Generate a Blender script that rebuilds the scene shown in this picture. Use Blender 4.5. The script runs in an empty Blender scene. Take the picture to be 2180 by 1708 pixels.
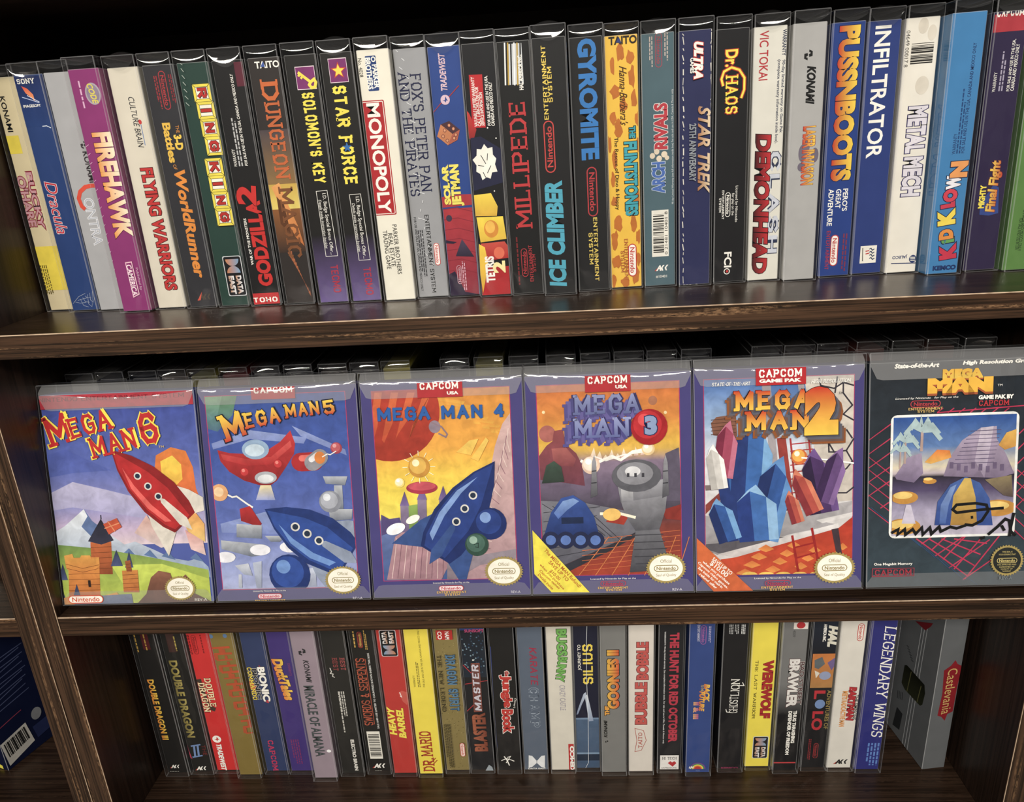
# A shelf of boxed video games in clear sleeves, seen from slightly above.
# Units: metres (all tables below are in millimetres).
import bpy, bmesh, math, random
from mathutils import Matrix, Vector

MM = 0.001
C = bpy.context.scene.collection
sc = bpy.context.scene

# ------------------------------------------------------------------ camera
cam_d = bpy.data.cameras.new('camera')
cam = bpy.data.objects.new('camera', cam_d)
C.objects.link(cam)
cam_d.sensor_fit = 'HORIZONTAL'
cam_d.sensor_width = 36.0
cam_d.lens = 1585.38 / 2180.0 * 36.0
cam_d.clip_start = 0.01
right = Vector((0.9976083589, 0.0433142474, -0.0538650005))
up = Vector((0.0365414439, 0.3309916485, 0.9429258993))
fwd = Vector((-0.0586709910, 0.9426390638, -0.3286172701))
m = Matrix((right, up, -fwd)).transposed().to_4x4()
m.translation = Vector((439.218, -499.057, 347.208)) * MM
cam.matrix_world = m
sc.camera = cam

# ------------------------------------------------------------------ world, lights, exposure
world = bpy.data.worlds.new('room_light')
sc.world = world
world.use_nodes = True
bg = world.node_tree.nodes['Background']
bg.inputs['Color'].default_value = (1.0, 0.955, 0.89, 1)
bg.inputs['Strength'].default_value = 0.16

def area(name, loc, target, sx, sy, power, col=(1, .95, .87)):
    d = bpy.data.lights.new(name, 'AREA')
    d.shape = 'RECTANGLE'; d.size = sx; d.size_y = sy; d.energy = power; d.color = col
    o = bpy.data.objects.new(name, d); C.objects.link(o)
    o.location = loc
    o.rotation_euler = (Vector(target) - Vector(loc)).to_track_quat('-Z', 'Y').to_euler()
    return o
area('ceiling_panel', (0.55, -1.75, 1.30), (0.45, 0.0, 0.15), 1.2, 0.30, 40)
area('ceiling_panel_far', (-0.5, -2.6, 1.30), (0.4, 0.0, 0.0), 1.2, 0.30, 42)

sc.view_settings.view_transform = 'Standard'
sc.view_settings.look = 'None'
sc.view_settings.gamma = 1.0
sc.view_settings.use_curve_mapping = False
sc.view_settings.exposure = 0.0
sc.cycles.transparent_max_bounces = 40
sc.cycles.max_bounces = 8
sc.cycles.glossy_bounces = 3

# ------------------------------------------------------------------ materials
def lin(h):
    r = []
    for i in (0, 2, 4):
        c = int(h[i:i + 2], 16) / 255
        r.append(c / 12.92 if c <= .04045 else ((c + .055) / 1.055) ** 2.4)
    y = .2126 * r[0] + .7152 * r[1] + .0722 * r[2]
    return tuple(c * .88 + y * .12 for c in r)

def new_mat(name):
    mt = bpy.data.materials.new(name); mt.use_nodes = True
    nt = mt.node_tree
    return mt, nt, nt.nodes['Principled BSDF']

_cm = {}
def card_mat(h, worn=False):
    key = (h, worn)
    if key in _cm: return _cm[key]
    mt, nt, p = new_mat('printed_card')
    c = lin(h)
    if worn: c = tuple(x * .62 + .5 * .38 for x in c)
    tc = nt.nodes.new('ShaderNodeTexCoord'); nz = nt.nodes.new('ShaderNodeTexNoise')
    nz.inputs['Scale'].default_value = 60; nz.inputs['Detail'].default_value = 3
    nt.links.new(tc.outputs['Object'], nz.inputs['Vector'])
    mx = nt.nodes.new('ShaderNodeMix'); mx.data_type = 'RGBA'
    mx.inputs['A'].default_value = tuple(x * .88 for x in c) + (1,)
    mx.inputs['B'].default_value = tuple(min(1, x * 1.1 + .003) for x in c) + (1,)
    nt.links.new(nz.outputs['Fac'], mx.inputs['Factor'])
    nt.links.new(mx.outputs['Result'], p.inputs['Base Color'])
    p.inputs['Roughness'].default_value = .42; p.inputs['Specular IOR Level'].default_value = .10
    _cm[key] = mt
    return mt

def ink_mat(name, scale, detail, lo, hi):
    mt, nt, p = new_mat(name)
    at = nt.nodes.new('ShaderNodeAttribute'); at.attribute_name = 'ink'
    tc = nt.nodes.new('ShaderNodeTexCoord'); nz = nt.nodes.new('ShaderNodeTexNoise')
    nz.inputs['Scale'].default_value = scale; nz.inputs['Detail'].default_value = detail; nz.inputs['Distortion'].default_value = .6
    nt.links.new(tc.outputs['Object'], nz.inputs['Vector'])
    mr = nt.nodes.new('ShaderNodeMapRange'); mr.inputs['From Min'].default_value = .3; mr.inputs['From Max'].default_value = .7
    mr.inputs['To Min'].default_value = lo; mr.inputs['To Max'].default_value = hi
    nt.links.new(nz.outputs['Fac'], mr.inputs['Value'])
    vm = nt.nodes.new('ShaderNodeVectorMath'); vm.operation = 'SCALE'
    nt.links.new(at.outputs['Color'], vm.inputs[0]); nt.links.new(mr.outputs['Result'], vm.inputs['Scale'])
    nt.links.new(vm.outputs['Vector'], p.inputs['Base Color'])
    p.inputs['Roughness'].default_value = .42; p.inputs['Specular IOR Level'].default_value = .10
    return mt
ink = ink_mat('printing_ink', 90, 2, .9, 1.06)
art_ink = ink_mat('painted_art_ink', 110, 5, .80, 1.14)

def plastic(name, haze, base_r, rough, tint=(.97, .97, .965), bump=.5):
    mt = bpy.data.materials.new(name); mt.use_nodes = True
    nt = mt.node_tree; nt.nodes.clear()
    out = nt.nodes.new('ShaderNodeOutputMaterial')
    tr = nt.nodes.new('ShaderNodeBsdfTransparent'); tr.inputs['Color'].default_value = (*tint, 1)
    gl = nt.nodes.new('ShaderNodeBsdfGlossy'); gl.inputs['Roughness'].default_value = rough
    lw = nt.nodes.new('ShaderNodeLayerWeight'); lw.inputs['Blend'].default_value = .5
    pw = nt.nodes.new('ShaderNodeMath'); pw.operation = 'POWER'; pw.inputs[1].default_value = 4.0
    nt.links.new(lw.outputs['Facing'], pw.inputs[0])
    ml = nt.nodes.new('ShaderNodeMath'); ml.operation = 'MULTIPLY_ADD'
    ml.inputs[1].default_value = .45; ml.inputs[2].default_value = base_r
    nt.links.new(pw.outputs[0], ml.inputs[0])
    # faint waviness of the thin sheet
    tc = nt.nodes.new('ShaderNodeTexCoord'); nz = nt.nodes.new('ShaderNodeTexNoise')
    nz.inputs['Scale'].default_value = 1; nz.inputs['Detail'].default_value = 1.5
    mp = nt.nodes.new('ShaderNodeMapping'); mp.inputs['Scale'].default_value = (45, 22, 22)
    nt.links.new(tc.outputs['Object'], mp.inputs['Vector']); nt.links.new(mp.outputs['Vector'], nz.inputs['Vector'])
    bp = nt.nodes.new('ShaderNodeBump'); bp.inputs['Strength'].default_value = bump; bp.inputs['Distance'].default_value = .008
    nt.links.new(nz.outputs['Fac'], bp.inputs['Height']); nt.links.new(bp.outputs['Normal'], gl.inputs['Normal'])
    mx = nt.nodes.new('ShaderNodeMixShader')
    nt.links.new(ml.outputs[0], mx.inputs[0]); nt.links.new(tr.outputs[0], mx.inputs[1]); nt.links.new(gl.outputs[0], mx.inputs[2])
    last = mx
    if haze:
        df = nt.nodes.new('ShaderNodeBsdfDiffuse'); df.inputs['Color'].default_value = (.82, .82, .84, 1)
        m2 = nt.nodes.new('ShaderNodeMixShader'); m2.inputs[0].default_value = haze
        nt.links.new(mx.outputs[0], m2.inputs[1]); nt.links.new(df.outputs[0], m2.inputs[2]); last = m2
    nt.links.new(last.outputs[0], out.inputs['Surface'])
    return mt
clear = plastic('clear_sleeve_plastic', .008, .027, .05, bump=.6)
crease = plastic('creased_sleeve_plastic', .13, .10, .12)
lid = plastic('curled_lid_plastic', .015, .08, .06, bump=.1)
flap_mat = plastic('tuck_flap_plastic', .17, .10, .10)

def wood(name, axis, dark, brown, light, rough, streak, fine=330):
    mt, nt, p = new_mat(name)
    tc = nt.nodes.new('ShaderNodeTexCoord')
    def noise(along, across, detail, rgh=.6):
        mp = nt.nodes.new('ShaderNodeMapping')
        s = [across] * 3; s[axis] = along
        mp.inputs['Scale'].default_value = s
        nt.links.new(tc.outputs['Object'], mp.inputs['Vector'])
        n = nt.nodes.new('ShaderNodeTexNoise'); n.inputs['Scale'].default_value = 1; n.inputs['Detail'].default_value = detail
        n.inputs['Roughness'].default_value = rgh
        nt.links.new(mp.outputs['Vector'], n.inputs['Vector'])
        return n
    a = noise(6, fine, 6, .7); b = noise(170, 700, 3, .7)
    r1 = nt.nodes.new('ShaderNodeValToRGB')
    r1.color_ramp.elements[0].position = .43; r1.color_ramp.elements[0].color = (*dark, 1)
    r1.color_ramp.elements[1].position = .57; r1.color_ramp.elements[1].color = (*brown, 1)
    nt.links.new(a.outputs['Fac'], r1.inputs['Fac'])
    c = noise(4, 210, 2)
    r2 = nt.nodes.new('ShaderNodeValToRGB')
    r2.color_ramp.elements[0].position = .56; r2.color_ramp.elements[0].color = (0, 0, 0, 1)
    r2.color_ramp.elements[1].position = .64; r2.color_ramp.elements[1].color = (1, 1, 1, 1)
    nt.links.new(c.outputs['Fac'], r2.inputs['Fac'])
    r3 = nt.nodes.new('ShaderNodeValToRGB')
    r3.color_ramp.elements[0].position = .42; r3.color_ramp.elements[0].color = (0, 0, 0, 1)
    r3.color_ramp.elements[1].position = .60; r3.color_ramp.elements[1].color = (1, 1, 1, 1)
    nt.links.new(b.outputs['Fac'], r3.inputs['Fac'])
    mu = nt.nodes.new('ShaderNodeMath'); mu.operation = 'MULTIPLY'
    nt.links.new(r2.outputs['Color'], mu.inputs[0]); nt.links.new(r3.outputs['Color'], mu.inputs[1])
    mu2 = nt.nodes.new('ShaderNodeMath'); mu2.operation = 'MULTIPLY'; mu2.inputs[1].default_value = streak
    nt.links.new(mu.outputs[0], mu2.inputs[0])
    mx = nt.nodes.new('ShaderNodeMix'); mx.data_type = 'RGBA'
    nt.links.new(mu2.outputs[0], mx.inputs['Factor']); nt.links.new(r1.outputs['Color'], mx.inputs['A'])
    mx.inputs['B'].default_value = (*light, 1)
    nt.links.new(mx.outputs['Result'], p.inputs['Base Color'])
    bp = nt.nodes.new('ShaderNodeBump'); bp.inputs['Strength'].default_value = .12; bp.inputs['Distance'].default_value = .0006
    nt.links.new(a.outputs['Fac'], bp.inputs['Height']); nt.links.new(bp.outputs['Normal'], p.inputs['Normal'])
    p.inputs['Roughness'].default_value = rough
    p.inputs['Specular IOR Level'].default_value = .3 if rough > .4 else .5
    p.inputs['Specular Tint'].default_value = (1, .80, .64, 1)
    return mt
D0, B0, L0 = (.020, .011, .0075), (.060, .032, .020), (.24, .135, .07)
wood_edge_x = wood('wood_edge_long', 0, (.010, .0052, .0032), (.058, .029, .016), L0, .55, .9, 480)
wood_edge_z = wood('wood_edge_upright', 2, (.014, .0078, .005), (.058, .031, .018), L0, .55, .6, 480)
wood_face_x = wood('wood_face_shelf', 0, (.012, .0066, .0042), (.032, .018, .0115), (.06, .035, .022), .31, .5)
wood_face_z = wood('wood_face_panel', 2, (.009, .0055, .004), (.022, .0125, .009), (.04, .024, .016), .35, .3)
wood_back = wood('wood_back_panel', 2, (.005, .0035, .003), (.009, .006, .005), (.012, .008, .006), .6, .2)
band, nt, p = new_mat('pale_edge_band')
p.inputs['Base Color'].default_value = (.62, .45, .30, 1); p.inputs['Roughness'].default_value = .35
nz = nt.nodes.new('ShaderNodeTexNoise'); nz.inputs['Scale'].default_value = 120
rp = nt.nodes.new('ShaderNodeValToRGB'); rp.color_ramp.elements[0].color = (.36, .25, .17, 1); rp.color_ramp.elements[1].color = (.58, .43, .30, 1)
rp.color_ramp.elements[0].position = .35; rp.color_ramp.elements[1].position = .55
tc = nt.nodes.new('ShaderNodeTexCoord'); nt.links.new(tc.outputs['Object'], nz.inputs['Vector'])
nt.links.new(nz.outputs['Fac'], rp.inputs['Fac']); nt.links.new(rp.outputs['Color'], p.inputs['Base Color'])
paint, nt, p = new_mat('wall_paint'); p.inputs['Base Color'].default_value = (.55, .52, .47, 1); p.inputs['Roughness'].default_value = .8
nz = nt.nodes.new('ShaderNodeTexNoise'); nz.inputs['Scale'].default_value = 300
bp = nt.nodes.new('ShaderNodeBump'); bp.inputs['Strength'].default_value = .1; nt.links.new(nz.outputs['Fac'], bp.inputs['Height']); nt.links.new(bp.outputs['Normal'], p.inputs['Normal'])
carpet, nt, p = new_mat('carpet'); p.inputs['Roughness'].default_value = .95
nz = nt.nodes.new('ShaderNodeTexNoise'); nz.inputs['Scale'].default_value = 500
rp = nt.nodes.new('ShaderNodeValToRGB'); rp.color_ramp.elements[0].color = (.24, .21, .18, 1); rp.color_ramp.elements[1].color = (.42, .37, .31, 1)
nt.links.new(nz.outputs['Fac'], rp.inputs['Fac']); nt.links.new(rp.outputs['Color'], p.inputs['Base Color'])

# ------------------------------------------------------------------ mesh helpers
def link(name, me, parent=None, mats=()):
    for x in mats: me.materials.append(x)
    o = bpy.data.objects.new(name, me); C.objects.link(o)
    if parent: o.parent = parent
    return o

def box_mesh(name, x0, y0, z0, x1, y1, z1, bev=0, seg=1):
    """box in mm; bevel faces get material index 1"""
    bm = bmesh.new()
    vs = [bm.verts.new((x * MM, y * MM, z * MM)) for z in (z0, z1) for y in (y0, y1) for x in (x0, x1)]
    for f in ((0, 2, 3, 1), (4, 5, 7, 6), (0, 1, 5, 4), (2, 6, 7, 3), (0, 4, 6, 2), (1, 3, 7, 5)):
        bm.faces.new([vs[i] for i in f])
    if bev:
        r = bmesh.ops.bevel(bm, geom=bm.edges[:], offset=bev * MM, segments=seg, affect='EDGES', profile=.5)
        for f in r['faces']: f.material_index = 1
    bm.normal_update()
    me = bpy.data.meshes.new(name); bm.to_mesh(me); bm.free()
    return me

def empty(name, loc, rot=(0, 0, 0)):
    o = bpy.data.objects.new(name, None); C.objects.link(o)
    o.location = Vector(loc) * MM; o.rotation_euler = rot; o.empty_display_size = .01
    return o

def tag(o, label, cat, group=None, kind=None):
    o['label'] = label; o['category'] = cat
    if group: o['group'] = group
    if kind: o['kind'] = kind

# ------------------------------------------------------------------ setting
H1, T, XL, XR, DEP = 236.47, 17.92, 26.4, 803.4, 236.0
fl = link('floor', box_mesh('floor', -2500, -3600, -1240, 3200, 300, -1220), None, [carpet]); fl['kind'] = 'structure'
wl = link('wall_back', box_mesh('wall_back', -2500, 262, -1220, 3200, 300, 1400), None, [paint]); wl['kind'] = 'structure'

def shelf_board(parent, x0, x1, ztop):
    me = box_mesh('shelf_board', x0, 0, ztop - T, x1, DEP, ztop, .35)
    o = link('shelf_board', me, parent, [wood_face_x, wood_edge_x])
    for f in me.polygons:
        f.material_index = 1 if f.normal.y < -.5 else 0
    # pale line of the edge banding along the upper front edge
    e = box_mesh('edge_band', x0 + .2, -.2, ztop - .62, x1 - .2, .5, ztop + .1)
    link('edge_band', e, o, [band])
    return o

def side_panel(parent, x0, x1, line_x, z0=-1219, z1=640):
    me = box_mesh('side_panel', x0, -.4, z0, x1, DEP + 6, z1, .35)
    o = link('side_panel', me, parent, [wood_face_z, wood_edge_z])
    for f in me.polygons:
        f.material_index = 1 if f.normal.y < -.5 else 0
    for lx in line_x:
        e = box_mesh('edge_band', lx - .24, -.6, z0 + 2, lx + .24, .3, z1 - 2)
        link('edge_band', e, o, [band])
    return o

def bookcase(x0, x1, xl, xr, lines_l, lines_r, label):
    r = empty('bookcase', ((x0 + x1) / 2, 0, -1220))
    tag(r, label, 'bookcase', 'dark brown bookcases standing side by side')
    def part(o):
        o.location = Vector((-(x0 + x1) / 2, 0, 1220)) * MM
    part(side_panel(r, x0, xl, lines_l)); part(side_panel(r, xr, x1, lines_r))
    for k in (-4, -3, -2, -1, 0, 1, 2):
        part(shelf_board(r, xl, xr, k * H1))
    part(link('top_board', box_mesh('top_board', x0, -.4, 640, x1, DEP + 6, 658, .4), r, [wood_face_x, wood_edge_x]))
    part(link('back_panel', box_mesh('back_panel', x0 + 4, DEP, -1219, x1 - 4, DEP + 5, 640), r, [wood_back]))
    return r
bookcase(XL - T, XR + T, XL, XR, [XL - .45], [XR + .45], 'dark brown wooden bookcase holding three packed rows of boxes')
bookcase(XL - T - .4 - 809.6, XL - T - .4, XL - T - .4 - 809.6 + T, XL - 2 * T - .4, [XL - T - .4 - 809.6 + T - .4], [XL - T - .9],
         'dark brown bookcase to the left, only its right side panel and shelf end visible')

# ------------------------------------------------------------------ lettering
_glyph = {}
def sans(s, off, sh):
    key = (s, off, sh)
    if key not in _glyph:
        cu = bpy.data.curves.new('lettering', 'FONT'); cu.body = s; cu.size = 1; cu.offset = off; cu.shear = sh
        cu.resolution_u = 3 if len(s) < 16 else 2
        cu.fill_mode = 'FRONT'
        ob = bpy.data.objects.new('lettering', cu)
        me = ob.to_mesh()
        vs = [(v.co.x, v.co.y) for v in me.vertices]; fs = [tuple(q.vertices) for q in me.polygons]
        ob.to_mesh_clear(); bpy.data.objects.remove(ob); bpy.data.curves.remove(cu)
        _glyph[key] = (vs, fs)
    return _glyph[key]

ST = {  # stroke skeletons on a unit grid: width, polylines
'A': (.9, '0,0 .5,1 1,0|.2,.36 .8,.36'), 'B': (.75, '0,0 0,1 .7,1 .92,.88 .92,.65 .7,.53 0,.53|.7,.53 1,.4 1,.13 .75,0 0,0'),
'C': (.8, '1,.8 .8,1 .25,1 0,.75 0,.25 .25,0 .8,0 1,.2'), 'D': (.8, '0,0 0,1 .65,1 1,.7 1,.3 .65,0 0,0'),
'E': (.7, '1,1 0,1 0,0 1,0|0,.52 .75,.52'), 'F': (.68, '1,1 0,1 0,0|0,.52 .75,.52'), 'G': (.82, '1,.8 .8,1 .25,1 0,.75 0,.25 .25,0 .8,0 1,.2 1,.48 .58,.48'),
'H': (.8, '0,0 0,1|1,0 1,1|0,.5 1,.5'), 'I': (.02, '.5,0 .5,1'), 'J': (.6, '1,1 1,.2 .8,0 .2,0 0,.2'), 'K': (.8, '0,0 0,1|1,1 .08,.42|.35,.6 1,0'),
'L': (.65, '0,1 0,0 1,0'), 'M': (1.05, '0,0 0,1 .5,.25 1,1 1,0'), 'N': (.85, '0,0 0,1 1,0 1,1'), 'O': (.85, '.25,0 0,.25 0,.75 .25,1 .75,1 1,.75 1,.25 .75,0 .25,0'),
'P': (.75, '0,0 0,1 .75,1 1,.85 1,.62 .75,.46 0,.46'), 'Q': (.85, '.25,0 0,.25 0,.75 .25,1 .75,1 1,.75 1,.25 .75,0 .25,0|.65,.3 1,-.08'),
'R': (.8, '0,0 0,1 .75,1 1,.85 1,.64 .75,.5 0,.5|.5,.5 1,0'), 'S': (.72, '1,.82 .8,1 .2,1 0,.84 0,.66 .2,.54 .8,.46 1,.34 1,.16 .8,0 .2,0 0,.18'),
'T': (.8, '0,1 1,1|.5,1 .5,0'), 'U': (.8, '0,1 0,.22 .22,0 .78,0 1,.22 1,1'), 'V': (.88, '0,1 .5,0 1,1'), 'W': (1.15, '0,1 .25,0 .5,.8 .75,0 1,1'),
'X': (.8, '0,0 1,1|0,1 1,0'), 'Y': (.82, '0,1 .5,.46 1,1|.5,.46 .5,0'), 'Z': (.75, '0,1 1,1 0,0 1,0'), '&': (.8, '1,0 .2,.8 .35,1 .6,.85 0,.25 .25,0 .6,0 1,.4'),
"'": (.02, '.5,1 .5,.78'), '.': (.02, '.5,0 .5,.06'), '-': (.4, '0,.45 1,.45'), '4': (.75, '.75,0 .75,1 0,.32 1,.32'), '6': (.75, '.95,.85 .75,1 .25,1 0,.75 0,.25 .25,0 .75,0 1,.2 1,.4 .75,.56 0,.5'),
'3': (.75, '0,.84 .2,1 .8,1 1,.84 1,.64 .75,.52 .4,.52|.75,.52 1,.38 1,.16 .8,0 .2,0 0,.16'), '5': (.75, '1,1 0,1 0,.58 .75,.58 1,.42 1,.16 .8,0 .2,0 0,.14'), ' ': (.35, '')}
def strokes(s, th, serif, sh):
    key = ('st', s, th, serif, sh)
    if key in _glyph: return _glyph[key]
    vs, fs = [], []
    def quad(a, b, w, ext):
        dx, dy = b[0] - a[0], b[1] - a[1]; L = math.hypot(dx, dy) or 1e-6; dx /= L; dy /= L
        ax, ay = a[0] - dx * ext, a[1] - dy * ext; bx, by = b[0] + dx * ext, b[1] + dy * ext
        i = len(vs)
        vs.extend([(ax - dy * w / 2, ay + dx * w / 2), (ax + dy * w / 2, ay - dx * w / 2), (bx + dy * w / 2, by - dx * w / 2), (bx - dy * w / 2, by + dx * w / 2)])
        fs.append((i, i + 1, i + 2, i + 3))
    x = 0
    for ch in s.upper():
        w, pl = ST.get(ch, ST[' ']); w *= .82
        for line in pl.split('|'):
            if not line: continue
            P = [tuple(float(q) for q in pt.split(',')) for pt in line.split()]
            P = [(x + a * w, th / 2 + b * (1 - th)) for a, b in P]
            for k in range(len(P) - 1):
                dy = abs(P[k + 1][1] - P[k][1]); dx = abs(P[k + 1][0] - P[k][0])
                t_ = th * (.72 if dx > dy * 1.5 else 1)
                quad(P[k], P[k + 1], t_, th * .34)
            if serif:
                for e, n in ((P[0], P[1]), (P[-1], P[-2])):
                    if abs(n[1] - e[1]) > abs(n[0] - e[0]) * .8 and (e[1] < .12 or e[1] > .88):
                        zz = th * .28 if e[1] < .5 else 1 - th * .28
                        quad((e[0] - th * 1.15, zz), (e[0] + th * 1.15, zz), th * .56, 0)
                    elif abs(n[0] - e[0]) > abs(n[1] - e[1]) and (e[1] < .12 or e[1] > .88):
                        s_ = 1 if e[1] < .5 else -1
                        quad((e[0], e[1]), (e[0], e[1] + s_ * .2), th * .5, 0)
                if ch in 'BDPREFMNHKILU':
                    for zz in (th * .28, 1 - th * .28): quad((x - th * .95, zz), (x + th * .4, zz), th * .56, 0)
        x += w + th * 1.75 + (.06 if serif else 0)
    vs = [(a + sh * b, b) for a, b in vs]
    _glyph[key] = (vs, fs)
    return _glyph[key]

# ------------------------------------------------------------------ print layers
class Print:
    """flat ink shapes on one face of a carton, gathered per printed element"""
    NAMES = {'a': 'artwork', 't': 'title', 's': 'small_print', 'm': 'publisher_mark', 'w': 'scuff_marks', 'b': 'barcode', 'g': 'marker_scribble'}
    def __init__(self, faces, painted=False):
        self.painted = painted; self.faces = faces; self.parts = {}; self.n = 0; self.spots = []
    def cell(self, part, vs):
        # printed elements that stand apart become separate pieces
        if part[0] in 'wg': return part[0]
        m_ = 1.6 if part[0] in 'mbs' else 4
        x0, y0 = min(a for a, b in vs) - m_, min(b for a, b in vs) - m_; x1, y1 = max(a for a, b in vs) + m_, max(b for a, b in vs) + m_
        for s in self.spots:
            if s[0] == part and x0 < s[3] and x1 > s[1] and y0 < s[4] and y1 > s[2]:
                s[1:5] = [min(s[1], x0 + m_), min(s[2], y0 + m_), max(s[3], x1 - m_), max(s[4], y1 - m_)]; return s[5]
        key = part[0] + str(len(self.spots)); self.spots.append([part, x0 + m_, y0 + m_, x1 - m_, y1 - m_, key])
        return key
    def poly(self, part, vs, fs, cols, steps=False):
        d = self.parts.setdefault(self.cell(part, vs), ([], [], []))
        o, r, u, nrm, lim = self.faces[part[1:] or 'F']
        vs = [(max(lim[0], min(lim[2], a)), max(lim[1], min(lim[3], b))) for a, b in vs]
        self.n += 1
        off = .08 + .016 * self.n
        i = len(d[0])
        if steps: self.n += 2     # overlapping letter strokes lie a hair above one another
        d[0].extend([tuple(o[k] + r[k] * a + u[k] * b + nrm[k] * (off + (.006 * (j // 4 % 6) if steps else 0)) for k in range(3)) for j, (a, b) in enumerate(vs)])
        d[1].extend([tuple(i + j for j in f) for f in fs]); d[2].extend(cols)
    def build(self, parent):
        for k, (vs, fs, cs) in self.parts.items():
            me = bpy.data.meshes.new(self.NAMES[k[0]])
            me.from_pydata([tuple(c * MM for c in v) for v in vs], [], fs)
            ca = me.color_attributes.new('ink', 'FLOAT_COLOR', 'POINT')
            for i, c in enumerate(cs): ca.data[i].color = (*c, 1)
            o = link(self.NAMES[k[0]], me, parent, [art_ink if k[0] == 'a' and self.painted else ink])
            if k == 'w': o['kind'] = 'stuff'

def rot2(vs, a, u, v):
    c, s = math.cos(a), math.sin(a)
    return [(u + x * c - y * s, v + x * s + y * c) for x, y in vs]

def put_text(P, part, s, u, v, ang, L, h, col, op):
    c1 = lin(col); c2 = lin(op['g']) if 'g' in op else None
    f = op.get('f'); sh = float(op.get('sh', 0)); off = float(op.get('o', 0))
    def shape(grow):
        # grow in mm -> glyph units (unit cap height ~ h)
        if f in ('r', 't'):
            th = float(op.get('th', .16)); return strokes(s, th + 2 * grow / h, f == 'r', sh), strokes(s, th, f == 'r', sh)
        return sans(s, round(off + grow / h * .72, 4), sh), sans(s, off, sh)
    def place(vs, ref):
        x0 = min(a for a, b in ref); x1 = max(a for a, b in ref); y0 = min(b for a, b in ref); y1 = max(b for a, b in ref)
        sx = L / max(x1 - x0, 1e-6); sy = h / max(y1 - y0, 1e-6)
        return [((a - (x0 + x1) / 2) * sx, (b - (y0 + y1) / 2) * sy) for a, b in vs]
    A = math.radians(ang)
    if 'out' in op:
        (vs, fs), (ref, _) = shape(float(op.get('ow', .4)))
        oc = lin(op['out'])
        if f in ('r', 't'):   # outline: thicker strokes about the same skeleton
            k = float(op.get('ow', .4)); xs = [a for a, b in vs]; ys = [b for a, b in vs]
            w0, w1, h0, h1 = min(xs), max(xs), min(ys), max(ys)
            q = [((a - (w0 + w1) / 2) * (L + 2 * k) / (w1 - w0), (b - (h0 + h1) / 2) * (h + 2 * k) / (h1 - h0)) for a, b in vs]
        else:
            q = place(vs, ref)
        P.poly(part, rot2(q, A, u, v), fs, [oc] * len(vs), f in ('r', 't'))
    (vs, fs) = shape(0)[0]
    q = place(vs, vs)
    if c2:
        cols = [tuple(c1[k] * (.5 + b / h) + c2[k] * (.5 - b / h) for k in range(3)) for a, b in q]
    else:
        cols = [c1] * len(q)
    P.poly(part, rot2(q, A, u, v), fs, cols, f in ('r', 't'))

def grad(vs, c1, c2):
    if not c2: return [c1] * len(vs)
    y0 = min(b for a, b in vs); y1 = max(b for a, b in vs)
    return [tuple(c2[k] + (c1[k] - c2[k]) * (b - y0) / max(y1 - y0, 1e-6) for k in range(3)) for a, b in vs]

def rrect(x0, y0, x1, y1, r):
    if r <= 0: return [(x0, y0), (x1, y0), (x1, y1), (x0, y1)]
    out = []
    for cx, cy, a0 in ((x1 - r, y0 + r, -90), (x1 - r, y1 - r, 0), (x0 + r, y1 - r, 90), (x0 + r, y0 + r, 180)):
        for k in range(5):
            a = math.radians(a0 + 22.5 * k); out.append((cx + r * math.cos(a), cy + r * math.sin(a)))
    return out

def oc(h): return None if h == '-' else lin(h)

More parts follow.
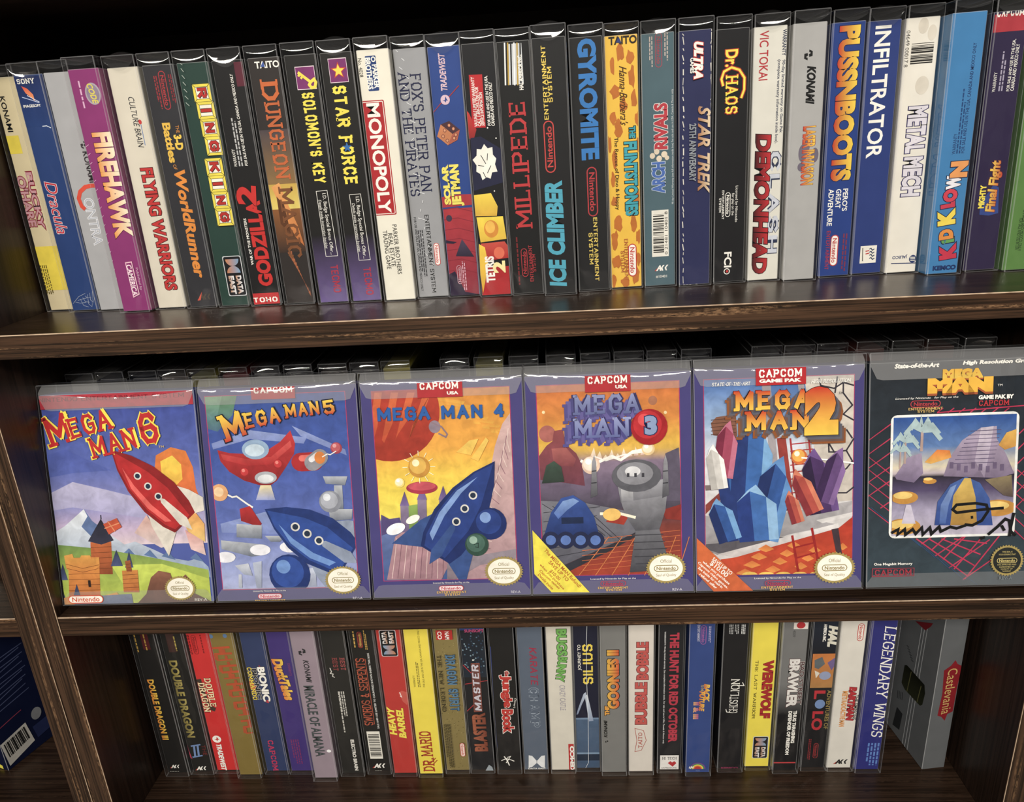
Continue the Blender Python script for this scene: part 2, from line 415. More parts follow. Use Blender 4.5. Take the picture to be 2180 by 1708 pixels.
def draw(P, line):
    q = line.split(';'); k, part = q[0], q[1]
    F = lambda i: float(q[i]); U = lambda i: float(q[i]) / 10
    if k == 't':
        op = dict(z.split('=') for z in q[9].split(',')) if q[9] else {}
        put_text(P, part, q[2], U(3), U(4), F(5), U(6), F(7), q[8], op)
    elif k == 'r':
        vs = rrect(U(2), U(3), U(4), U(5), F(6)); P.poly(part, vs, [tuple(range(len(vs)))], grad(vs, lin(q[7]), oc(q[8])))
    elif k == 'p':
        vs = [tuple(float(c) / 10 for c in z.split(',')) for z in q[4].split()]
        P.poly(part, vs, [tuple(range(len(vs)))], grad(vs, lin(q[2]), oc(q[3])))
    elif k == 'e':
        a = math.radians(F(6)); vs = rot2([(F(4) * math.cos(j * math.pi / 12), F(5) * math.sin(j * math.pi / 12)) for j in range(24)], a, U(2), U(3))
        P.poly(part, vs, [tuple(range(24))], grad(vs, lin(q[7]), oc(q[8])))
    elif k == 'l':
        pts = [tuple(float(c) / 10 for c in z.split(',')) for z in q[4].split()]
        stroke(P, part, pts, F(2), lin(q[3]))
    elif k == 'n':      # oval console-maker mark
        u, v, ang, L, h = U(2), U(3), math.radians(F(4)), F(5), F(6); c = lin(q[7])
        for w, cc in ((0, c), (h * .11, oc(q[8]))):
            vs = rrect(-L / 2 + w, -h / 2 + w, L / 2 - w, h / 2 - w, h / 2 - w - .01)
            if w == 0:
                inn = rrect(-L / 2 + h * .11, -h / 2 + h * .11, L / 2 - h * .11, h / 2 - h * .11, h * .39 - .01); n = len(vs)
                P.poly(part, rot2(vs + inn, ang, u, v), [(i, (i + 1) % n, n + (i + 1) % n, n + i) for i in range(n)], [cc] * (2 * n))
            elif cc:
                P.poly(part, rot2(vs, ang, u, v), [tuple(range(len(vs)))], [cc] * len(vs))
        put_text(P, part, 'Nintendo', u, v, F(4), L * .78, h * .56, q[9] if q[9] != '-' else q[7], {'o': '.02'})
    elif k == 's':      # block of unreadably small print
        u, v, ang, L, H, n = U(2), U(3), math.radians(F(4)), U(5), F(6), int(q[7])
        rnd = random.Random(int(abs(u) * 31 + v * 7 + n)); lh = H / n
        for j in range(n):
            y = H / 2 - lh * (j + .5); x = -L / 2; end = L / 2 - (rnd.uniform(0, .25) * L if j == n - 1 and n > 1 else 0)
            while x < end:
                w = min(rnd.uniform(.5, 1.8) * lh + .6, end - x)
                vs = [(x, y - lh * .28), (x + w, y - lh * .28), (x + w, y + lh * .25), (x, y + lh * .25)]
                P.poly(part, rot2(vs, ang, u, v), [(0, 1, 2, 3)], [lin(q[8])] * 4); x += w + lh * .4; P.n -= 1
        P.n += 1
    elif k == 'de':     # publisher badge: two facing lobes over two words in a dark rounded plate
        u, v, a, L, h = U(2), U(3), math.radians(F(4)), F(5), F(6)
        for w, cc in ((0, lin('c8ccd0')), (.6, lin('121216'))):
            vs = rrect(-L / 2 + w, -h / 2 + w, L / 2 - w, h / 2 - w, 1.4); P.poly(part, rot2(vs, a, u, v), [tuple(range(len(vs)))], [cc] * len(vs))
        s1, s2, s3 = lin('e4e8ec'), lin('6c9cc0'), lin('c87c3c')
        for s_ in (1, -1):
            vs = [(-L * .25 + s_ * L * .17 * (1 - math.cos(t)), h * .36 * math.sin(t)) for t in [math.pi * (-.5 + j / 10) for j in range(11)]]
            P.poly(part, rot2(vs, a, u, v), [tuple(range(len(vs)))], [tuple(s2[m_] * .5 * (1 + y / (h * .4)) + s3[m_] * .5 * (1 - y / (h * .4)) for m_ in range(3)) for x, y in vs])
        put_text(P, part, 'DATA', *rot2([(L * .22, h * .2)], a, u, v)[0], F(4), L * .46, h * .3, 'e4e8ec', {'o': '.06', 'g': 'b8825c'})
        put_text(P, part, 'EAST', *rot2([(L * .22, -h * .2)], a, u, v)[0], F(4), L * .46, h * .3, 'e4e8ec', {'o': '.06', 'g': 'b8825c'})
    elif k == 'ak':     # publisher mark: slanted A and two chevrons
        u, v, w = U(2), U(3), F(4); c = lin(q[5]); h = w * .42
        for x in (.02, .3):
            vs = [(-w / 2 + w * (.42 + x), -h / 2), (-w / 2 + w * (.52 + x), -h / 2), (-w / 2 + w * (.46 + x), 0), (-w / 2 + w * (.62 + x), h / 2), (-w / 2 + w * (.5 + x), h / 2), (-w / 2 + w * (.34 + x), 0)]
            P.poly(part, rot2(vs, 0, u, v), [tuple(range(6))], [c] * 6)
        for vs in ([(0, -.5), (.12, -.5), (.34, .5), (.26, .5)], [(.34, .5), (.26, .5), (.28, -.5), (.4, -.5)], [(.14, -.2), (.32, -.2), (.32, -.02), (.2, -.02)]):
            P.poly(part, rot2([(-w / 2 + x * w, y * h) for x, y in vs], 0, u, v), [(0, 1, 2, 3)], [c] * 4)
        P.poly(part, rot2([(-w * .62, -h * .5), (-w * .5, -h * .5), (-w * .36, h * .1)], 0, u, v), [(0, 1, 2)], [lin('c03c2c')] * 3)
    elif k in ('bc', 'bars'):
        x0, y0, x1, y1 = U(2), U(3), U(4), U(5); rnd = random.Random(7)
        if k == 'bc':
            P.poly(part, [(x0, y0), (x1, y0), (x1, y1), (x0, y1)], [(0, 1, 2, 3)], [lin('e6e2d6')] * 4)
            bx0, bx1 = x0 + 1, x1 - (3.4 if q[7] else 1); by0, by1 = y0 + 3, y1 - 3
        else:
            bx0, bx1, by0, by1 = x0, x1, y0, y1
        y = by0
        while y < by1:
            w = rnd.choice((.35, .5, .8, 1.1)); P.poly(part, [(bx0, y), (bx1, y), (bx1, min(by1, y + w)), (bx0, min(by1, y + w))], [(0, 1, 2, 3)], [lin('24221f')] * 4)
            y += w + rnd.choice((.35, .5, .7, 1.0)); P.n -= 1
        P.n += 1
        if k == 'bc' and q[7]: put_text(P, part, q[7], x1 - 1.8, (y0 + y1) / 2, 90, (y1 - y0) * .92, 2.2, '24221f', {})
    elif k == 'tw':     # round bird emblem
        u, v, r = U(2), U(3), F(4)
        vs = [(u + r * math.cos(j * math.pi / 12), v + r * math.sin(j * math.pi / 12)) for j in range(24)]
        P.poly(part, vs, [tuple(range(24))], [lin(q[5])] * 24)
        vs = [(-.6, -.1), (-.1, -.05), (.1, .7), (.35, .1), (.6, -.2), (.2, -.15), (.1, -.6), (-.1, -.3)]
        P.poly(part, [(u + a * r, v + b * r) for a, b in vs], [tuple(range(8))], [lin(q[6])] * 8)
    elif k == 'ko':     # two interlocking ribbon tabs
        u, v, s_, a = U(2), U(3), F(4), math.radians(F(5))
        for sg in (1, -1):
            vs = [(-.5, 0), (-.35, .28), (0, .28), (.05, .02), (-.15, -.02), (-.2, .1), (-.3, .1), (-.3, 0)]
            P.poly(part, rot2([(sg * x * s_ + sg * .1 * s_, sg * y * s_ + sg * .05 * s_) for x, y in vs], a, u, v), [tuple(range(8))], [lin(q[6])] * 8)
    elif k == 'tile':   # letter on a framed tile
        u, v, w, h = U(3), U(4), F(5), F(6)
        for d, cc in ((0, '1a1a10'), (.25, 'e8d420'), (2.0, '1a1a10'), (2.3, 'efe9d8')):
            vs = rrect(u - w / 2 + d, v - h / 2 + d, u + w / 2 - d, v + h / 2 - d, 0); P.poly(part, vs, [(0, 1, 2, 3)], [lin(cc)] * 4)
        for sx in (-1, 1):
            for sy in (-1, 1):
                stroke(P, part, [(u + sx * w / 2, v + sy * h / 2), (u + sx * (w / 2 - 2.1), v + sy * (h / 2 - 2.1))], .3, lin('1a1a10'))
        put_text(P, part, q[2], u, v, -90, h - 5.6 if q[2] != 'I' else (h - 5.6) * .35, w - 5.6, 'b8241c', {'f': 't', 'th': '.26', 'out': '1a1a10', 'ow': '.35'})
    elif k in ('seal', 'seal2'):
        u, v, r = U(2), U(3), F(4); ry = r * (.8 if k == 'seal' else 1)
        N = 36; gold = lin('a08c4c')
        vs = [(u + (r if j % 2 else r * .91) * math.cos(j * math.pi / N), v + (ry if j % 2 else ry * .91) * math.sin(j * math.pi / N)) for j in range(2 * N)]
        P.poly(part, vs, [tuple(range(2 * N))], [gold] * (2 * N))
        vs = [(u + r * .82 * math.cos(j * math.pi / 16), v + ry * .82 * math.sin(j * math.pi / 16)) for j in range(32)]
        P.poly(part, vs, [tuple(range(32))], [lin('efe9da' if k == 'seal' else '2a2c2a')] * 32)
        tcx = '8a7a44' if k == 'seal' else 'c8b468'
        if k == 'seal':
            put_text(P, part, 'Official', u, v + ry * .46, 0, r * .55, r * .17, tcx, {}); put_text(P, part, 'Seal of Quality', u, v - ry * .46, 0, r * .98, r * .18, tcx, {})
        else:
            for j, s_ in enumerate(('THIS SEAL IS', 'YOUR ASSURANCE THAT')): put_text(P, part, s_, u, v + r * (.55 - .17 * j), 0, r * (.6 + .4 * j), r * .1, tcx, {})
            for j, s_ in enumerate(('HAS APPROVED AND', 'GUARANTEED THE', 'QUALITY OF', 'THIS PRODUCT')): put_text(P, part, s_, u, v - r * (.26 + .14 * j), 0, r * (1.1 - .2 * j), r * .09, tcx, {})
        draw(P, 'n;%s;%d;%d;0;%g;%g;%s;-;-' % (part, u * 10, v * 10, r * 1.2, r * .33, tcx))

def stroke(P, part, pts, w, col):
    vs, fs = [], []
    n = len(pts); L = []
    closed = n > 2 and pts[0] == pts[-1]
    for i in range(n):
        a = pts[i - 1] if i else (pts[-2] if closed else pts[0]); b = pts[i + 1] if i < n - 1 else (pts[1] if closed else pts[-1])
        d1 = (pts[i][0] - a[0], pts[i][1] - a[1]); d2 = (b[0] - pts[i][0], b[1] - pts[i][1])
        l1 = math.hypot(*d1) or 1; l2 = math.hypot(*d2) or 1
        d = (d1[0] / l1 * (l1 > 1e-6) + d2[0] / l2, d1[1] / l1 + d2[1] / l2); l = math.hypot(*d) or 1
        nx, ny = -d[1] / l, d[0] / l
        c = max(.5, abs(nx * (-d2[1] / l2) + ny * (d2[0] / l2))) if l2 > 1e-6 and math.hypot(*d2) > 1e-9 else 1
        vs += [(pts[i][0] + nx * w / 2 / c, pts[i][1] + ny * w / 2 / c), (pts[i][0] - nx * w / 2 / c, pts[i][1] - ny * w / 2 / c)]
        if i: fs.append((2 * i - 2, 2 * i - 1, 2 * i + 1, 2 * i))
    P.poly(part, vs, fs, [col] * len(vs))

# ------------------------------------------------------------------ sleeves
PH = 183.5
_sl = {}
def sleeve_mesh(w, d, h):
    if (w, d, h) not in _sl:
        me = box_mesh('plastic_sleeve', -w / 2, 0, 0, w / 2, d, h, .7, 2)
        me.materials.append(clear); me.materials.append(crease)
        _sl[(w, d, h)] = me
    return _sl[(w, d, h)]

def sheet(name, rows, mats):
    vs = [p_ for r in rows for p_ in r]; n = len(rows[0])
    fs = [(i * n + j, i * n + j + 1, (i + 1) * n + j + 1, (i + 1) * n + j) for i in range(len(rows) - 1) for j in range(n - 1)]
    me = bpy.data.meshes.new(name); me.from_pydata([tuple(c * MM for c in v) for v in vs], [], fs)
    for f in me.polygons: f.use_smooth = True
    for x in mats: me.materials.append(x)
    return me

_fl = {}
def spine_flap(w, variant):
    """curled lid flap at the top of a narrow sleeve: arches across its width and tucks down in front"""
    key = (w, variant)
    if key not in _fl:
        bulge, tuck, lip = ((2.2, 4, 1.6), (3.6, 6.5, -2.4), (1.0, 2, .8), (2.8, 9, 3.0))[variant]
        rows = []
        hw = w / 2 - .9
        prof = [(70, 0), (40, .5), (18, 1), (6.9, 1)]
        for y, k in prof:
            rows.append([(hw * x, y, PH - .9 + bulge * k * (1 - x * x)) for x in [j / 6 - 1 for j in range(13)]])
        for j2 in range(1, 13):     # quarter-round shoulder, deeper toward the middle
            a = math.radians(7.5 * j2)
            rows.append([(hw * x, .9 + 6.0 * (1 - math.sin(a)) + .25 * lip * x * math.sin(a), PH - .9 + bulge * (1 - x * x) * math.cos(a) - (3 + tuck * (1 - x * x)) * (1 - math.cos(a))) for x in [j / 6 - 1 for j in range(13)]])
        _fl[key] = sheet('tuck_flap', rows, [lid])
    return _fl[key]

def cover_flap(w, bottom, var=0):
    key = ('c', w, bottom, var if not bottom else 0)
    if key not in _fl:
        hw = w / 2 - 1.0; xs = [j / 14 - 1 for j in range(29)]; rows = []
        tk = 17.0 if not bottom else 11.0
        def zt(x, f):
            cr = max(0, abs(x) - .87) / .13
            return tk * f * (1 - .62 * (1 - math.sqrt(max(0, 1 - cr * cr))) )
        if not bottom:
            def sag(x): return 4.5 + (5.5 - 1.3 * (var % 3)) * (1 - (x - .25 * math.sin(1.7 * var)) ** 2 * .8)
            # lid, soft fold, a sloping shoulder that sags toward the middle, then flat against the front
            rows.append([(hw * x, 20, PH - .9) for x in xs]); rows.append([(hw * x, 9.5, PH - .9) for x in xs])
            for y, dz in ((6.8, -.1), (5.6, -.5), (5.0, -1.1)): rows.append([(hw * x, y, PH - .9 + dz) for x in xs])
            for k in range(1, 7):
                f = k / 6
                rows.append([(hw * x, 5.0 - 4.1 * (1 - (1 - f) ** 1.28) + .35 * math.sin(5 * x + 2.1 * var) * f * (1 - f), PH - 2.0 - f * sag(x)) for x in xs])
            for k in range(1, 6):
                f = k / 5
                rows.append([(hw * x, .9 - .1 * f, PH - 2.0 - (1 - f) * sag(x) - f * (2 + zt(x, 1))) for x in xs])
        else:
            for k in range(0, 6):
                f = k / 5; rows.append([(hw * x, .8, .9 + zt(x, f)) for x in xs])
        _fl[key] = sheet('tuck_flap', rows, [flap_mat if not bottom else plastic('foot_flap_plastic', .10, .05, .1)])
    return _fl[key]

def game_box(loc, rot, kind, w, base, label, group, items, idx=0, plain=False):
    r = empty('game_box', loc, rot); tag(r, label, 'game box', group)
    if kind == 'cover':
        W, g, D, Hc, z0 = 128.3, 2.2, 21.0, 175.2, .6; cw = 126.8
    elif kind == 'castle':
        cw, g, D, Hc, z0 = 2 * (11.0 if loc[0] > 0 else 12.0), .4, 126.0, 176.0, 0
    else:
        W, g, D, Hc, z0 = w, 4.5, 125.5, 175.6, .6; cw = w - 1.5
    me = box_mesh('carton', -cw / 2, g, z0, cw / 2, g + D, z0 + Hc - .4, .45)
    ca = link('carton', me, r, [card_mat(base), card_mat(base, True)])
    lf = (-cw / 2 + .35, z0 + .35, cw / 2 - .35, z0 + Hc - .8)
    P = Print({'F': ((0, g, 0), (1, 0, 0), (0, 0, 1), (0, -1, 0), lf),
               'L': ((-cw / 2, 0, 0), (0, -1, 0), (0, 0, 1), (-1, 0, 0), (-g - D + .5, lf[1], -g - .5, lf[3])),
               'R': ((cw / 2, 0, 0), (0, 1, 0), (0, 0, 1), (1, 0, 0), (g + .5, lf[1], g + D - .5, lf[3]))}, kind == 'cover')
    for ln in items: draw(P, ln)
    P.build(ca)
    if kind == 'castle': return r
    sl = link('plastic_sleeve', sleeve_mesh(W, 24.5 if kind == 'cover' else 132.0, PH), r)
    if kind == 'cover':
        link('tuck_flap', cover_flap(W, False, idx), sl); link('tuck_flap', cover_flap(W, True), sl)
    else:
        link('tuck_flap', spine_flap(W, idx % 4), sl)
    return r

